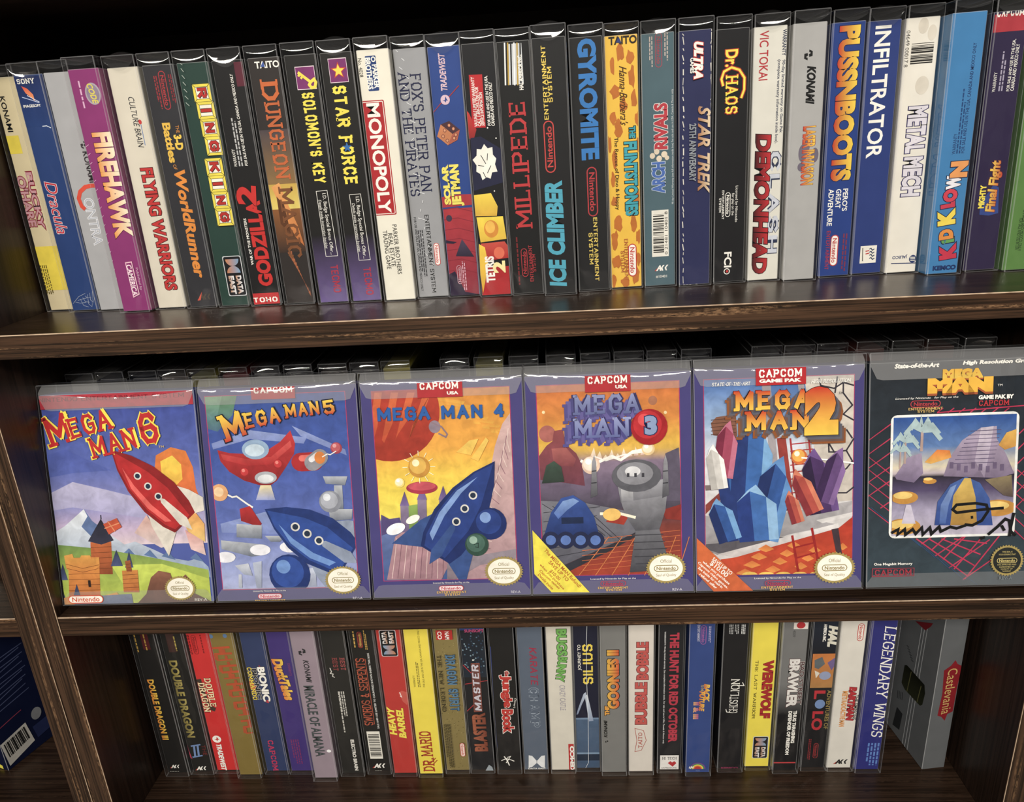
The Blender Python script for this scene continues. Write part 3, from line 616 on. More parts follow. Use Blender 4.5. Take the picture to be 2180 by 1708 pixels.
# ------------------------------------------------------------------ the boxes
# each block: '# x y z | rx ry rz | kind | width | base colour | label', then one printed shape per line
# (lengths in mm, positions in tenths of a mm on the printed face)
DATA = """# 40.4 78.5 236.72 | 0 0 0 | spine | 21.5 | d6c69c | cream sleeved box with yellow bands, against the left side panel, upper shelf
t;m;KONAMI;-50;1502;-90;251;4.2;141414;o=.02
r;a;-144;1220;1;1351;0;e6cf22;-
t;t;BUCKY;4;870;-90;424;5;c9929a;out=8c2038,ow=.55,o=.03
t;t;O'HARE;-68;865;-90;380;7.2;c9929a;out=8c2038,ow=.55,o=.03
r;a;-99;170;99;520;0;ecd21e;-
s;s;-76;256;-90;235;8;5;6b5a12
# 64 72.6 236.72 | 0 -.0054 0 | spine | 24 | 1d3a72 | royal-blue sleeved box with thin red scrawl lettering and scuffed lower corner, upper shelf
r;a;-108;1400;108;1745;0;16285c;1d3a72
t;m;SONY;-26;1714;0;135;3.6;f1eee6;f=r,th=.2
p;a;d8402c;f0a060;-68,1683 -28,1663 6,1620 7,1577 -18,1604 -49,1635
l;a;.5;b8c4e8;-83,1608 -23,1587 38,1563
l;a;.4;d8e0f4;-41,1617 40,1568
t;m;IMAGESOFT;-23;1545;0;133;1.9;f1eee6;o=.02
t;t;Dracula;-35;811;-90;391;9;c02838;out=e8d8dc,ow=.3,sh=.25
l;w;.5;dfe6f0;17,1401 50,1402 79,1386
l;w;.2;b4bed0;-96,65 -36,118 24,142
l;w;.2;b4bed0;-73,76 -36,66 15,69
l;w;.2;b4bed0;-50,88 -13,97 34,106
l;w;.2;b4bed0;-27,99 -12,45 26,32
l;w;.2;b4bed0;-4,110 10,76 45,69
l;w;.2;b4bed0;19,122 32,107 64,106
l;w;.2;b4bed0;41,133 33,56 56,32
l;w;.2;b4bed0;64,144 55,87 75,69
l;w;.2;b4bed0;87,155 56,35 94,105
# 88 70.2 236.72 | 0 -.0054 0 | spine | 22.9 | a5a5a8 | plain silver-grey box with orange crescent mark, between blue and magenta boxes
ko;m;70;1253;7;-90;141414
t;m;KONAMI;73;1095;-90;224;5;141414;o=.02
l;t;3;d8442a;138,942 102,959 56,961 7,954 -42,921 -66,872 -56,814 -35,790
l;t;2.4;e0a83a;89,960 122,930 122,867 106,792
t;t;ONTRA;7;694;-90;349;7.5;aeb2bc;out=e9e9ee,ow=.35
# 113.4 60 236.72 | 0 -.0054 0 | spine | 24.3 | 8a2c6e | magenta sleeved box with big cream-to-orange lettering, upper shelf
e;a;35;1590;5.6;7.4;0;a8a0a8;-
e;a;35;1590;4.6;6.2;0;8c7c94;-
t;m;CODE;32;1590;-80.8;139;4.4;d8c83a;sh=.3,o=.03
s;s;-49;1586;-90;188;2.2;1;d8a8c8
s;s;127;1615;-90;130;2.2;1;d8a8c8
t;t;FIREHAWK;29;949;-90;762;14.5;f6e8c8;g=e8952e,out=5a1440,ow=.4,o=.05
l;w;.35;e0a8d0;-106,1238 -83,1251
l;w;.35;e0a8d0;-108,1177 -85,1190
l;w;.35;e0a8d0;-109,1114 -86,1127
l;w;.35;e0a8d0;-111,1051 -88,1065
l;w;.35;e0a8d0;-112,988 -89,1002
l;w;.35;e0a8d0;-114,924 -91,938
l;w;.35;e0a8d0;-115,860 -92,874
l;w;.35;e0a8d0;-117,795 -94,809
l;w;.35;e0a8d0;-119,730 -95,744
l;w;.35;e0a8d0;-120,665 -97,679
l;w;.35;e0a8d0;-122,598 -98,612
l;w;.35;e0a8d0;-123,532 -100,546
l;w;.35;e0a8d0;-125,464 -101,479
l;w;.35;e0a8d0;-127,397 -103,411
l;w;.35;e0a8d0;-128,328 -104,343
l;w;.35;e0a8d0;-130,259 -106,274
l;w;.3;e0a8d0;130,1224 151,1211
l;w;.3;e0a8d0;129,1153 149,1140
l;w;.3;e0a8d0;127,1081 147,1068
l;w;.3;e0a8d0;125,1009 146,995
l;w;.3;e0a8d0;124,936 144,922
l;w;.3;e0a8d0;122,862 143,848
l;w;.3;e0a8d0;120,787 141,774
l;w;.3;e0a8d0;119,712 140,698
l;w;.3;e0a8d0;117,636 138,623
l;w;.3;e0a8d0;115,560 136,546
l;w;.3;e0a8d0;114,483 135,469
l;w;.3;e0a8d0;112,405 133,391
p;a;e8b8c8;-;-10,388 45,393 50,136 -7,112
p;a;8a2c6e;-;-4,380 38,384 42,144 0,123
t;m;CAMERICA;13;249;-90;240;4.2;f4dce4;o=.025
t;s;Published by;70;255;-90;174;2.3;e0b0cc;
# 138.5 66.9 236.72 | 0 -.0054 0 | spine | 24.3 | d4ccba | off-white sleeved box with red lettering running down its spine, upper shelf
r;a;39;1394;39;1544;0;3a6cb4;-
r;a;50;1225;54;1381;0;3a6cb4;-
t;m;CULTURE BRAIN;19;1385;-90;348;4.4;26262c;sh=.2
e;a;50;1387;1.2;1.6;0;c83232;-
t;t;FLYING WARRIORS;23;606;-90;920;9.6;c22a2a;out=3c1414,ow=.5,o=.04
# 165.2 65.2 236.72 | 0 -.0054 0 | spine | 24.3 | 2b2b30 | dark grey sleeved box with slim orange lettering, beside the off-white box
n;m;20;1587;-90;26;5.1;b03038;-;-
s;s;-30;1575;-90;222;3;2;a02c34
s;s;78;1591;-90;198;3;2;8c2830
t;t;THE;60;1322;-90;53;2.6;d88a2a;
t;t;3-D;49;1231;-90;107;6;e8c02c;o=.05
t;t;Battles;-19;1231;-90;279;6;e8b82a;o=.04
t;t;OF;-14;1060;-81.9;37;2.4;d88a2a;
t;t;WorldRunner;11;636;-90;808;8.6;e0861e;o=.04,sh=.15
ak;m;23;84;11;4a4238
p;a;d0503c;-;-45,56 3,125 -20,59
# 191.4 64 236.72 | 0 -.0058 0 | spine | 24.3 | 1d3c34 | dark green sleeved box with red letters on yellow tiles
tile;t;R;35;1554;13.2;12.3
tile;t;I;43;1436;13.2;11.9
tile;t;N;49;1317;13.2;12.6
tile;t;G;58;1191;13.2;13.2
tile;t;K;30;1046;13.2;12.7
tile;t;I;34;926;13.2;11.8
tile;t;N;37;808;13.2;12.4
tile;t;G;42;684;13.2;12.9
de;m;37;239;-90;31;14.5
l;w;.35;b8c4ba;-76,1765 -62,1742
l;w;.35;b8c4ba;-78,1721 -63,1698
l;w;.35;b8c4ba;-80,1677 -63,1653
l;w;.35;b8c4ba;-82,1632 -64,1608
l;w;.35;b8c4ba;-84,1587 -65,1563
l;w;.35;b8c4ba;-86,1541 -65,1517
l;w;.35;b8c4ba;-88,1496 -66,1472
# 217.4 63.1 236.72 | 0 -.007 0 | spine | 24.3 | 131213 | black sleeved box with red upward lettering and red foot block, upper shelf
r;a;45;1580;108;1740;0;5c2030;-
t;s;WARRANTY;-66;1102;90;123;2.3;f1eee6;sh=.2
s;s;-27;1208;90;332;4;2;b8b8b8
t;s;FOR SALE AND USE IN THE USA, CANADA AND MEXICO ONLY;16;1354;90;624;2.5;f1eee6;sh=.2,o=.015
t;t;GODZILLA;12;471;90;642;11.5;cc2420;o=.05,out=3a0808,ow=.35
t;t;2;-26;834;82.3;142;15;cc2420;o=.05,out=3a0808,ow=.35
t;s;WAR OF THE MONSTERS;-69;492;90;351;2.1;f1eee6;o=.02
r;a;-119;-12;96;96;0;c02428;-
t;m;TOHO;-14;44;0;191;4.2;f1eee6;f=r,th=.24
# 244.1 62 236.72 | 0 -.0083 0 | spine | 24.3 | 2c2624 | dark brown sleeved box with orange serif lettering and glowing yellow middle
r;a;-108;900;108;1280;0;4a4044;8a6a3c
r;a;-108;720;108;900;0;c8a238;e0c858
r;a;-108;400;108;720;0;8a5426;3a2a22
p;a;e8a050;c06a2c;-88,883 -25,910 14,761 66,595 94,441 39,508 -8,625
p;a;5c3418;-;-61,814 -13,750 4,536 -62,615
p;a;b0643a;6a3a24;-45,398 -10,409 -11,344
p;a;b0643a;6a3a24;-34,371 -3,380 -2,318
p;a;b0643a;6a3a24;-22,345 4,351 7,291
p;a;b0643a;6a3a24;-10,318 12,322 16,265
p;a;b0643a;6a3a24;1,291 19,293 25,238
p;a;b0643a;6a3a24;13,265 26,264 34,211
p;a;b0643a;6a3a24;25,238 34,235 43,184
p;a;b0643a;6a3a24;37,211 41,205 52,157
p;a;b0643a;6a3a24;49,184 49,176 62,130
p;a;b0643a;6a3a24;60,157 56,146 71,103
p;a;b0643a;6a3a24;72,130 64,117 80,76
p;a;b0643a;6a3a24;84,102 71,87 89,49
t;m;TAITO;23;1710;0;176;4.6;f1eee6;o=.03
p;a;3a5aa8;-;-26,1697 -2,1733 6,1695
t;t;D;16;1544;-90;146;13;cc6428;f=r,th=.2
t;t;UNGEON;14;1201;-90;539;11.5;c4602a;f=r,th=.2
t;t;MAGIC;15;619;-90;527;11;7c4a26;f=r,th=.2
# 271.4 59.5 236.72 | 0 -.0097 0 | spine | 24.3 | 161412 | black-to-purple sleeved box with yellow key tile and yellow lettering
r;a;-108;6;108;300;0;4a3c62;6a5890
r;a;-108;300;108;520;0;161412;4a3c62
r;a;-48;1530;90;1681;0;f0dce4;-
r;a;-45;1535;87;1676;0;7c2c6c;-
l;a;1.9;f2dc28;-29,1645 52,1577
l;a;1.5;f2dc28;-16,1637 -30,1618
l;a;1.5;f2dc28;1,1620 -14,1602
l;a;2;f2dc28;52,1577 79,1593 89,1573 79,1542 54,1539 40,1559 52,1577
t;t;SOLOMON'S KEY;20;1202;-90;616;9.6;f2dc28;f=r,th=.26
l;s;.35;f1eee6;-21,836 61,839 73,359 -17,359 -21,836
t;s;I.D. Badge Special Bonus Offer...;31;594;-90;450;3.4;f1eee6;
t;s;Details inside instruction booklet;-3;596;-90;357;2.1;f1eee6;sh=.25
t;m;TECMO;34;186;-90;211;6.2;b02c44;f=t,th=.2
# 297 59.7 236.72 | 0 -.0109 0 | spine | 24.3 | 161412 | black-to-purple sleeved box with yellow star tile and yellow lettering
r;a;-108;6;108;300;0;4a3c62;6a5890
r;a;-108;300;108;520;0;161412;4a3c62
r;a;-61;1562;69;1720;0;f0dce4;-
r;a;-58;1566;66;1715;0;7c2c6c;-
p;a;c83a2c;-;5,1697 19,1659 60,1657 28,1631 39,1592 5,1614 -29,1592 -18,1631 -50,1657 -9,1659
p;a;f2dc28;-;5,1683 16,1654 47,1652 22,1633 31,1603 5,1620 -21,1603 -13,1633 -37,1652 -6,1654
t;t;STAR FORCE;-5;1209;-90;666;10.6;f2dc28;f=r,th=.26
p;t;2a6cb4;-;-3,1165 6,1142 31,1141 11,1125 18,1100 -3,1114 -24,1100 -17,1125 -37,1141 -12,1142
l;s;.35;f1eee6;-33,800 51,801 62,318 -24,318 -33,800
t;s;I.D. Badge Special Bonus Offer...;20;555;-90;454;3.4;f1eee6;
t;s;Details inside instruction booklet;-12;559;-90;357;2.1;f1eee6;sh=.25
t;m;TECMO;27;156;-90;211;6.2;b02c44;f=t,th=.2
# 323.7 57.1 236.72 | 0 -.0122 0 | spine | 24.3 | e6e1d0 | white sleeved box with long red name banner and small blue block
r;a;-57;1493;18;1718;.6;1c3c78;-
t;m;PARKER;6;1585;-90;154;4;f1eee6;o=.04
e;a;0;1695;1.6;1.8;0;f1eee6;-
e;a;0;1695;.9;1;0;1c3c78;-
t;m;BROTHERS;-40;1606;-90;204;4;f1eee6;o=.04
t;s;No. 4028;-95;1647;-90;120;2.6;3a342c;
r;t;-123;643;41;1432;1;b01c24;-
r;t;-116;650;34;1425;.8;efe6dc;-
r;t;-111;655;29;1420;.6;b01c24;-
t;t;MONOPOLY;-41;1036;-90;758;9.4;f1eee6;o=.03
t;s;PARKER BROTHERS;14;387;-90;368;3.3;2a2824;
t;s;REAL ESTATE;-26;387;-90;248;3.3;2a2824;
t;s;TRADING GAME;-63;389;-90;286;3.3;2a2824;
# 348.2 63.8 236.72 | 0 -.0134 0 | spine | 24.3 | 97989c | crinkled silver sleeved box with two lines of navy serif lettering
t;t;FOX'S PETER PAN;28;1191;-90;808;8;1e2244;f=r,th=.15
t;t;AND THE PIRATES;-60;1187;-90;850;7.4;1e2244;f=r,th=.15
t;s;ENTERTAINMENT SYSTEM;6;331;-90;585;3.4;141414;f=t,th=.16
n;m;57;329;-90;16.9;4.2;d0443c;efe8e4;-
t;s;FOR USE AND SALE IN USA, CANADA AND MEXICO ONLY;-85;333;-90;554;2;141414;
s;s;-53;341;-90;348;4.5;3;3c3c40
l;w;.4;e6e8ec;-93,1756 -77,1739
l;w;.4;e6e8ec;-56,1697 -38,1679
l;w;.4;e6e8ec;-80,1642 -59,1624
l;w;.4;e6e8ec;-43,1582 -20,1563
l;w;.4;e6e8ec;-67,1525 -41,1507
l;w;.4;e6e8ec;-30,1465 -62,1450
l;w;.4;e6e8ec;-53,1408 -22,1388
l;w;.4;e6e8ec;-77,1350 -44,1331
l;w;.4;e6e8ec;-40,1288 -4,1268
l;w;.4;e6e8ec;-64,1230 -25,1210
l;w;.4;e6e8ec;-26,1167 -47,1151
l;w;.4;e6e8ec;-50,1108 -6,1087
l;w;.4;e6e8ec;-12,1044 -28,1027
l;w;.4;e6e8ec;-37,984 -50,967
l;w;.4;e6e8ec;-61,923 -9,902
l;w;.4;e6e8ec;-23,858 -31,840
l;w;.4;e6e8ec;-47,796 10,774
l;w;.4;e6e8ec;-8,730 -12,712
l;w;.4;e6e8ec;-33,668 -34,649
l;w;.4;e6e8ec;-58,605 8,582
l;w;.4;e6e8ec;-19,537 -14,518
l;w;.4;e6e8ec;-44,473 -37,454
l;w;.4;e6e8ec;-4,405 5,385
l;w;.4;e6e8ec;-29,340 -17,320
l;w;.4;e6e8ec;11,270 26,250
l;w;.4;e6e8ec;146,1739 162,1721
# 372.6 63.5 236.72 | 0 -.0146 0 | spine | 24.3 | 24448c | blue sleeved box turning crimson below, with orange studded cube, upper shelf
r;a;-108;6;108;660;0;b0303a;8c2a3c
p;a;b0303a;-;-150,745 -73,752 29,757 111,754 114,678 -132,670
l;a;.5;8a2434;-114,656 -5,664 119,629
l;a;.5;8a2434;-114,582 -4,590 118,554
l;a;.5;8a2434;-114,507 -4,515 117,479
l;a;.5;8a2434;-114,431 -3,439 116,404
l;a;.5;8a2434;-113,354 -2,363 114,327
l;a;.5;8a2434;-113,277 -1,286 113,250
l;a;.5;8a2434;-113,199 0,208 112,172
p;a;2c2038;-;-130,174 -62,196 2,34 105,2 -128,-11
p;a;2c2038;-;-130,432 -28,413 -55,402 -126,409
p;a;4a4058;2a2236;-45,309 12,433 52,369 94,296
e;a;-70;591;2.2;2.4;0;3c3448;-
t;m;TRADEWEST;-18;1592;90;244;4.6;d8b8c8;sh=.25,o=.03
l;a;.6;a83038;-127,1333 -44,1396
l;a;.6;a83038;8,1426 87,1496
tw;m;-18;1410;3.3;d8b8c8;24448c
p;a;c47a4c;-;-100,1170 -67,1249 -4,1268 68,1205 45,1137 -28,1105
p;a;4a2c34;-;-67,1249 -4,1268 68,1205 12,1180
p;a;b05a44;-;12,1180 68,1205 45,1137 -28,1105
e;a;-57;1168;1.2;1.3;0;7a3c30;-
e;a;-57;1168;.8;.9;0;d8946a;-
e;a;-41;1207;1.2;1.3;0;7a3c30;-
e;a;-41;1207;.8;.9;0;d8946a;-
e;a;-29;1137;1.2;1.3;0;7a3c30;-
e;a;-29;1137;.8;.9;0;d8946a;-
e;a;22;1150;1.2;1.3;0;7a3c30;-
e;a;22;1150;.8;.9;0;d8946a;-
e;a;36;1173;1.2;1.3;0;7a3c30;-
e;a;36;1173;.8;.9;0;d8946a;-
e;a;-7;1239;1.2;1.3;0;7a3c30;-
e;a;-7;1239;.8;.9;0;d8946a;-
e;a;22;1214;1.2;1.3;0;7a3c30;-
e;a;22;1214;.8;.9;0;d8946a;-
t;t;SOLAR;-66;832;90;285;5;eadb4c;o=.06
t;t;JETMAN;10;823;90;296;9;eadb4c;o=.06
n;m;-29;168;90;14.3;3.7;d8a0b0;-;-
s;s;7;158;90;222;3;2;d8a0b0
# 397.1 59.3 236.72 | 0 -.0157 0 | spine | 24.3 | 141418 | black sleeved box with red notice, white burst and yellow blocks
r;a;-108;6;108;220;0;b01c24;-
p;a;c8342c;8a1c20;-115,1329 -96,1311 -53,1200 -85,1116 -125,1147
p;a;222440;-;-101,1146 -27,1152 138,1060 108,826 -108,781
e;a;27;1206;.5;.5;0;f1eee6;-
e;a;82;1133;.5;.5;0;f1eee6;-
e;a;42;771;.5;.5;0;f1eee6;-
e;a;45;1284;.4;.4;0;f1eee6;-
p;a;bc1c24;-;-76,1560 17,1557 15,1209 -80,1213
t;s;VALUABLE LIMITED WARRANTY;-53;1384;90;326;2.3;f1eee6;sh=.2,o=.02
t;s;CALL 1-800-255-3700 FOR;-29;1350;90;258;2.3;f1eee6;sh=.2,o=.02
t;s;SERVICE INFORMATION;-4;1333;90;222;2.3;f1eee6;sh=.2,o=.02
t;s;FOR SALE AND USE IN THE USA,;43;1382;90;327;2.5;f1eee6;sh=.2,o=.02
t;s;CANADA AND MEXICO ONLY;68;1361;90;289;2.5;f1eee6;sh=.2,o=.02
p;a;efece0;-;-7,1099 17,1068 51,1075 51,1023 73,995 61,957 75,905 35,901 22,859 -7,871 -38,852 -51,897 -78,914 -73,957 -98,997 -67,1024 -62,1070 -30,1064
l;a;.5;2a2a30;-37,1025 -5,964
l;a;.5;2a2a30;13,1034 6,987
l;a;.5;2a2a30;-62,957 -19,948
l;a;.5;2a2a30;31,950 2,899
l;a;.5;2a2a30;-29,907 -13,870
p;a;f0d020;d8a81c;-117,751 16,758 58,661 47,594 -111,601
p;a;f2d41e;e0b41c;-105,592 91,588 106,423 -89,408
e;a;-2;502;5.4;6.4;0;d88a1c;-
e;a;-9;515;3.6;4.4;0;f0b83c;-
p;a;c84a3c;b02424;-90,400 90,405 119,372 126,282 -62,269
e;a;43;323;4;4.4;0;e06a4c;-
p;a;f0c81c;e0a81c;-103,398 -60,370 -45,242 -102,24 -116,169
t;t;TETRIS;-34;204;90;197;7;f1eee6;o=.05
t;t;2;35;218;90;90;9.5;f4e49c;o=.05
# 421.5 60.6 236.72 | 0 -.0169 0 | spine | 24.3 | 151515 | black sleeved box with tall red serif lettering reading upward
r;a;-40;1480;60;1740;0;c8ccd0;-
l;m;1;efeff0;-55,1750 -68,1480
l;m;1;b8942c;-34,1749 -46,1479
l;m;1;1c1c1c;-13,1747 -25,1477
l;m;1;efeff0;9,1746 -3,1475
l;m;1;b8942c;30,1744 18,1474
l;m;1;1c1c1c;51,1742 40,1472
t;m;HAL AMERICA INC.;42;1555;90;227;3;f1eee6;o=.04
t;t;MILLIPEDE;1;926;90;875;12.5;c03236;f=r,th=.17
n;m;-15;239;90;21.4;4.8;b03038;-;-
t;s;ENTERTAINMENT;33;230;90;272;2.8;b03038;f=t,th=.17
t;s;SYSTEM;55;233;90;131;2.8;b03038;f=t,th=.17
s;s;-63;253;90;358;2;1;7c2428
# 446.1 53 236.72 | 0 -.0181 0 | spine | 24.3 | 1b1b1c | black sleeved box with pale blue upward lettering, standing furthest forward on upper shelf
t;m;ENTERTAINMENT;-38;1472;90;471;3.3;e8c840;f=t,th=.2
t;m;SYSTEM;-4;1461;90;228;3.3;e8c840;f=t,th=.2
n;m;-28;1055;90;35.1;7.4;c8403c;-;-
t;t;ICE CLIMBER;-16;443;90;763;13;42a4be;o=.05,sh=.12
# 471.9 63.1 236.72 | 0 -.0194 0 | spine | 24.3 | 1b1b1c | black sleeved box with bold blue lettering reading down, upper shelf
t;t;GYROMITE;6;1348;-90;796;13;2c78c0;o=.05
n;m;10;726;-90;35.1;7.4;b8363c;-;-
t;m;ENTERTAINMENT;23;307;-90;471;3.2;dcc04c;f=t,th=.2
t;m;SYSTEM;-15;316;-90;236;3.2;dcc04c;f=t,th=.2
# 496.7 67 236.72 | 0 -.0206 0 | spine | 24.3 | e9b81c | yellow sleeved box with brown spots and teal lettering
p;a;bd6a16;-;16,1651 16,1673 3,1697 -8,1719 -25,1692 -34,1676 -32,1651 -29,1615 -26,1592 -8,1605 5,1598 21,1616
p;a;bd6a16;-;91,1613 83,1640 73,1646 62,1648 47,1664 41,1634 32,1613 36,1584 50,1574 62,1568 71,1577 86,1596
p;a;bd6a16;-;-51,1569 -50,1603 -55,1621 -64,1622 -72,1615 -80,1597 -80,1569 -77,1534 -75,1526 -64,1514 -53,1507 -51,1539
p;a;bd6a16;-;89,1481 85,1519 85,1555 70,1567 62,1531 44,1520 48,1481 49,1441 60,1435 70,1430 81,1407 89,1458
p;a;bd6a16;-;-26,1402 -15,1424 -35,1433 -51,1447 -65,1432 -73,1421 -90,1402 -72,1378 -66,1348 -51,1354 -30,1363 -11,1379
p;a;bd6a16;-;99,1347 94,1374 89,1409 80,1404 71,1389 62,1370 60,1347 64,1327 65,1296 80,1294 94,1293 104,1314
p;a;bd6a16;-;-45,1223 -51,1246 -53,1265 -68,1265 -82,1259 -92,1242 -94,1223 -85,1199 -83,1199 -68,1174 -55,1199 -42,1208
p;a;bd6a16;-;37,1308 21,1327 19,1351 7,1368 -3,1336 -19,1324 -22,1308 -18,1280 -8,1265 7,1269 20,1271 32,1280
p;a;bd6a16;-;-5,1151 -16,1175 -18,1209 -34,1223 -45,1204 -63,1185 -54,1151 -64,1127 -49,1098 -34,1093 -21,1094 -1,1127
p;a;bd6a16;-;107,1210 107,1234 107,1260 101,1245 90,1243 87,1239 84,1210 89,1181 94,1178 101,1167 107,1158 107,1194
p;a;bd6a16;-;-48,944 -49,976 -55,980 -64,1013 -72,1002 -84,975 -84,944 -78,908 -73,882 -64,874 -54,891 -49,922
p;a;bd6a16;-;107,1037 107,1058 107,1075 107,1082 99,1082 94,1062 91,1037 95,1000 103,982 107,987 107,1002 107,1002
p;a;bd6a16;-;-63,802 -64,821 -73,843 -81,863 -89,856 -90,828 -97,802 -94,774 -87,750 -81,752 -71,756 -69,783
p;a;bd6a16;-;107,669 107,705 101,715 90,718 79,703 74,698 64,669 72,632 78,630 90,595 106,607 107,644
p;a;bd6a16;-;-55,644 -56,668 -58,683 -73,676 -83,686 -89,667 -99,644 -99,628 -85,618 -73,617 -62,619 -58,619
p;a;bd6a16;-;-27,482 -23,515 -36,545 -52,547 -67,537 -81,511 -82,482 -83,454 -63,443 -52,434 -38,427 -21,457
p;a;bd6a16;-;84,486 76,522 70,550 62,531 47,546 45,516 38,486 45,452 46,431 62,414 73,426 86,456
p;a;bd6a16;-;-63,371 -55,400 -68,443 -81,418 -93,420 -106,408 -101,371 -103,341 -95,299 -81,288 -68,306 -59,337
p;a;bd6a16;-;107,384 107,416 106,435 98,432 90,420 80,420 78,384 78,349 89,350 98,322 107,349 107,364
p;a;bd6a16;-;-38,204 -45,234 -52,254 -73,249 -91,234 -102,235 -107,204 -99,178 -94,158 -73,167 -60,153 -34,184
p;a;bd6a16;-;-75,64 -80,92 -92,108 -103,111 -107,99 -107,93 -107,64 -107,32 -107,33 -103,3 -90,12 -82,46
p;a;bd6a16;-;93,91 100,118 79,161 66,178 54,151 38,133 45,91 46,54 56,24 66,37 77,40 89,48
p;a;bd6a16;-;19,44 21,59 0,87 -12,87 -31,68 -44,66 -45,44 -31,29 -24,12 -12,5 1,6 19,22
p;a;bd6a16;-;107,219 107,239 104,252 94,262 86,265 75,238 79,219 82,202 87,169 94,158 103,190 107,192
p;a;bd6a16;-;-87,1052 -88,1080 -92,1100 -98,1092 -105,1109 -107,1074 -107,1052 -107,1024 -105,1002 -98,991 -91,1000 -86,1032
t;m;TAITO;11;1725;0;194;5.2;2a2420;o=.03
p;a;2c3c78;-;-36,1712 -15,1748 3,1708
t;s;Hanna-Barbera's;9;1367;-90;392;5.5;4a2c10;sh=.5
t;t;THE;65;1121;-90;81;4.4;2ca0b0;out=10181c,ow=.5,o=.05
t;t;FLINTSTONES;50;798;-90;521;9.4;2ca0b0;out=10181c,ow=.55,o=.05
t;s;The Rescue of Dino & Hoppy;-55;841;-90;508;3.6;241c14;
n;m;47;209;-90;24.7;6.4;c0342c;f0ece4;-
t;s;ENTERTAINMENT;2;214;-90;315;3;b05a24;f=t,th=.17
t;s;SYSTEM;-26;204;-90;161;3;b05a24;f=t,th=.17
# 522 67.5 236.72 | 0 -.0218 0 | spine | 24.3 | 48626c | slate-teal sleeved box with red and blue lettering and tall barcode
n;m;7;1647;-90;22.1;4.8;9c4454;-;-
s;s;-46;1640;-90;194;3;2;b8a8a0
s;s;59;1669;-90;183;3.2;2;b8a8a0
t;t;RIVALS;17;1149;90;312;9.6;b83440;out=e8dcd8,ow=.45,o=.05
t;t;ARCH;-3;799;90;219;9.6;4468b0;out=c8d4e4,ow=.45,o=.05
e;a;-45;953;1.9;2;0;d8c8b0;-
e;a;-14;980;1.9;2;0;d8c8b0;-
e;a;3;931;2;2.1;0;d8c8b0;-
e;a;40;958;2.2;2.2;0;d8c8b0;-
e;a;59;933;1.6;1.6;0;d8c8b0;-
t;s;90-day Limited Warranty (see full information inside box) For sale and use in USA, Canada & Mexico only;100;997;90;786;1.8;d4dade;
bc;b;-57;226;67;568;d;0 21481 10401 8
ak;m;21;140;10;f1eee6
t;s;#10401;10;75;0;83;2.2;f1eee6;
# 547.3 65 236.72 | 0 -.0218 0 | spine | 24.3 | 262a54 | navy sleeved box with worn white edges and tan slanted lettering
l;w;.6;dcd7cc;-83,1780 -81,1762
l;w;.43;dcd7cc;-87,1740 -77,1728
l;w;.54;dcd7cc;-84,1720 -77,1671
l;w;.56;dcd7cc;-83,1648 -77,1633
l;w;.6;dcd7cc;-87,1606 -78,1570
l;w;.66;dcd7cc;-81,1559 -80,1549
l;w;.7;dcd7cc;-81,1516 -81,1478
l;w;.37;dcd7cc;-81,1461 -84,1414
l;w;.45;dcd7cc;-84,1406 -79,1356
l;w;.59;dcd7cc;-85,1337 -79,1311
l;w;.8;dcd7cc;-81,1277 -77,1239
l;w;.75;dcd7cc;-81,1213 -76,1197
l;w;.59;dcd7cc;-86,1176 -77,1135
l;w;.34;dcd7cc;-81,1124 -76,1112
l;w;.68;dcd7cc;-86,1082 -82,1054
l;w;.66;dcd7cc;-83,1020 -85,1009
l;w;.8;dcd7cc;-80,995 -80,947
l;w;.4;dcd7cc;-83,935 -85,922
l;w;.73;dcd7cc;-86,906 -85,869
l;w;.53;dcd7cc;-81,856 -82,804
l;w;.61;dcd7cc;-83,783 -80,744
l;w;.42;dcd7cc;-85,706 -78,673
l;w;.31;dcd7cc;-84,661 -80,605
l;w;.62;dcd7cc;-88,589 -79,552
l;w;.48;dcd7cc;-84,549 -79,510
l;w;.64;dcd7cc;-88,481 -85,436
l;w;.46;dcd7cc;-85,395 -80,373
l;w;.45;dcd7cc;-85,358 -80,332
l;w;.67;dcd7cc;-88,317 -80,269
l;w;.39;dcd7cc;-82,256 -83,235
l;w;.47;dcd7cc;-87,217 -82,172
l;w;.47;dcd7cc;-82,136 -84,104
l;w;.36;dcd7cc;-85,75 -83,21
l;w;.47;dcd7cc;110,1759 109,1742
l;w;.57;dcd7cc;109,1734 110,1688
l;w;.58;dcd7cc;111,1684 104,1663
l;w;.45;dcd7cc;108,1651 112,1622
l;w;.63;dcd7cc;112,1622 113,1569
l;w;.89;dcd7cc;107,1543 111,1489
l;w;.5;dcd7cc;109,1471 108,1437
l;w;.38;dcd7cc;109,1435 113,1398
l;w;.93;dcd7cc;116,1371 115,1329
l;w;.54;dcd7cc;115,1312 107,1303
l;w;.75;dcd7cc;112,1284 116,1249
l;w;.86;dcd7cc;117,1239 112,1217
l;w;.46;dcd7cc;114,1207 116,1188
l;w;.35;dcd7cc;117,1165 117,1109
l;w;.52;dcd7cc;111,1091 111,1038
l;w;.35;dcd7cc;116,1022 118,991
l;w;.98;dcd7cc;113,990 110,975
l;w;.55;dcd7cc;117,948 113,935
l;w;.47;dcd7cc;118,924 114,881
l;w;.6;dcd7cc;118,871 118,855
l;w;.86;dcd7cc;117,853 117,834
l;w;.59;dcd7cc;120,822 116,771
l;w;.65;dcd7cc;118,756 120,709
l;w;.63;dcd7cc;122,701 114,664
l;w;.93;dcd7cc;125,650 118,594
l;w;.88;dcd7cc;121,569 116,545
l;w;.83;dcd7cc;125,523 123,466
l;w;.44;dcd7cc;124,447 115,433
l;w;.92;dcd7cc;119,407 117,395
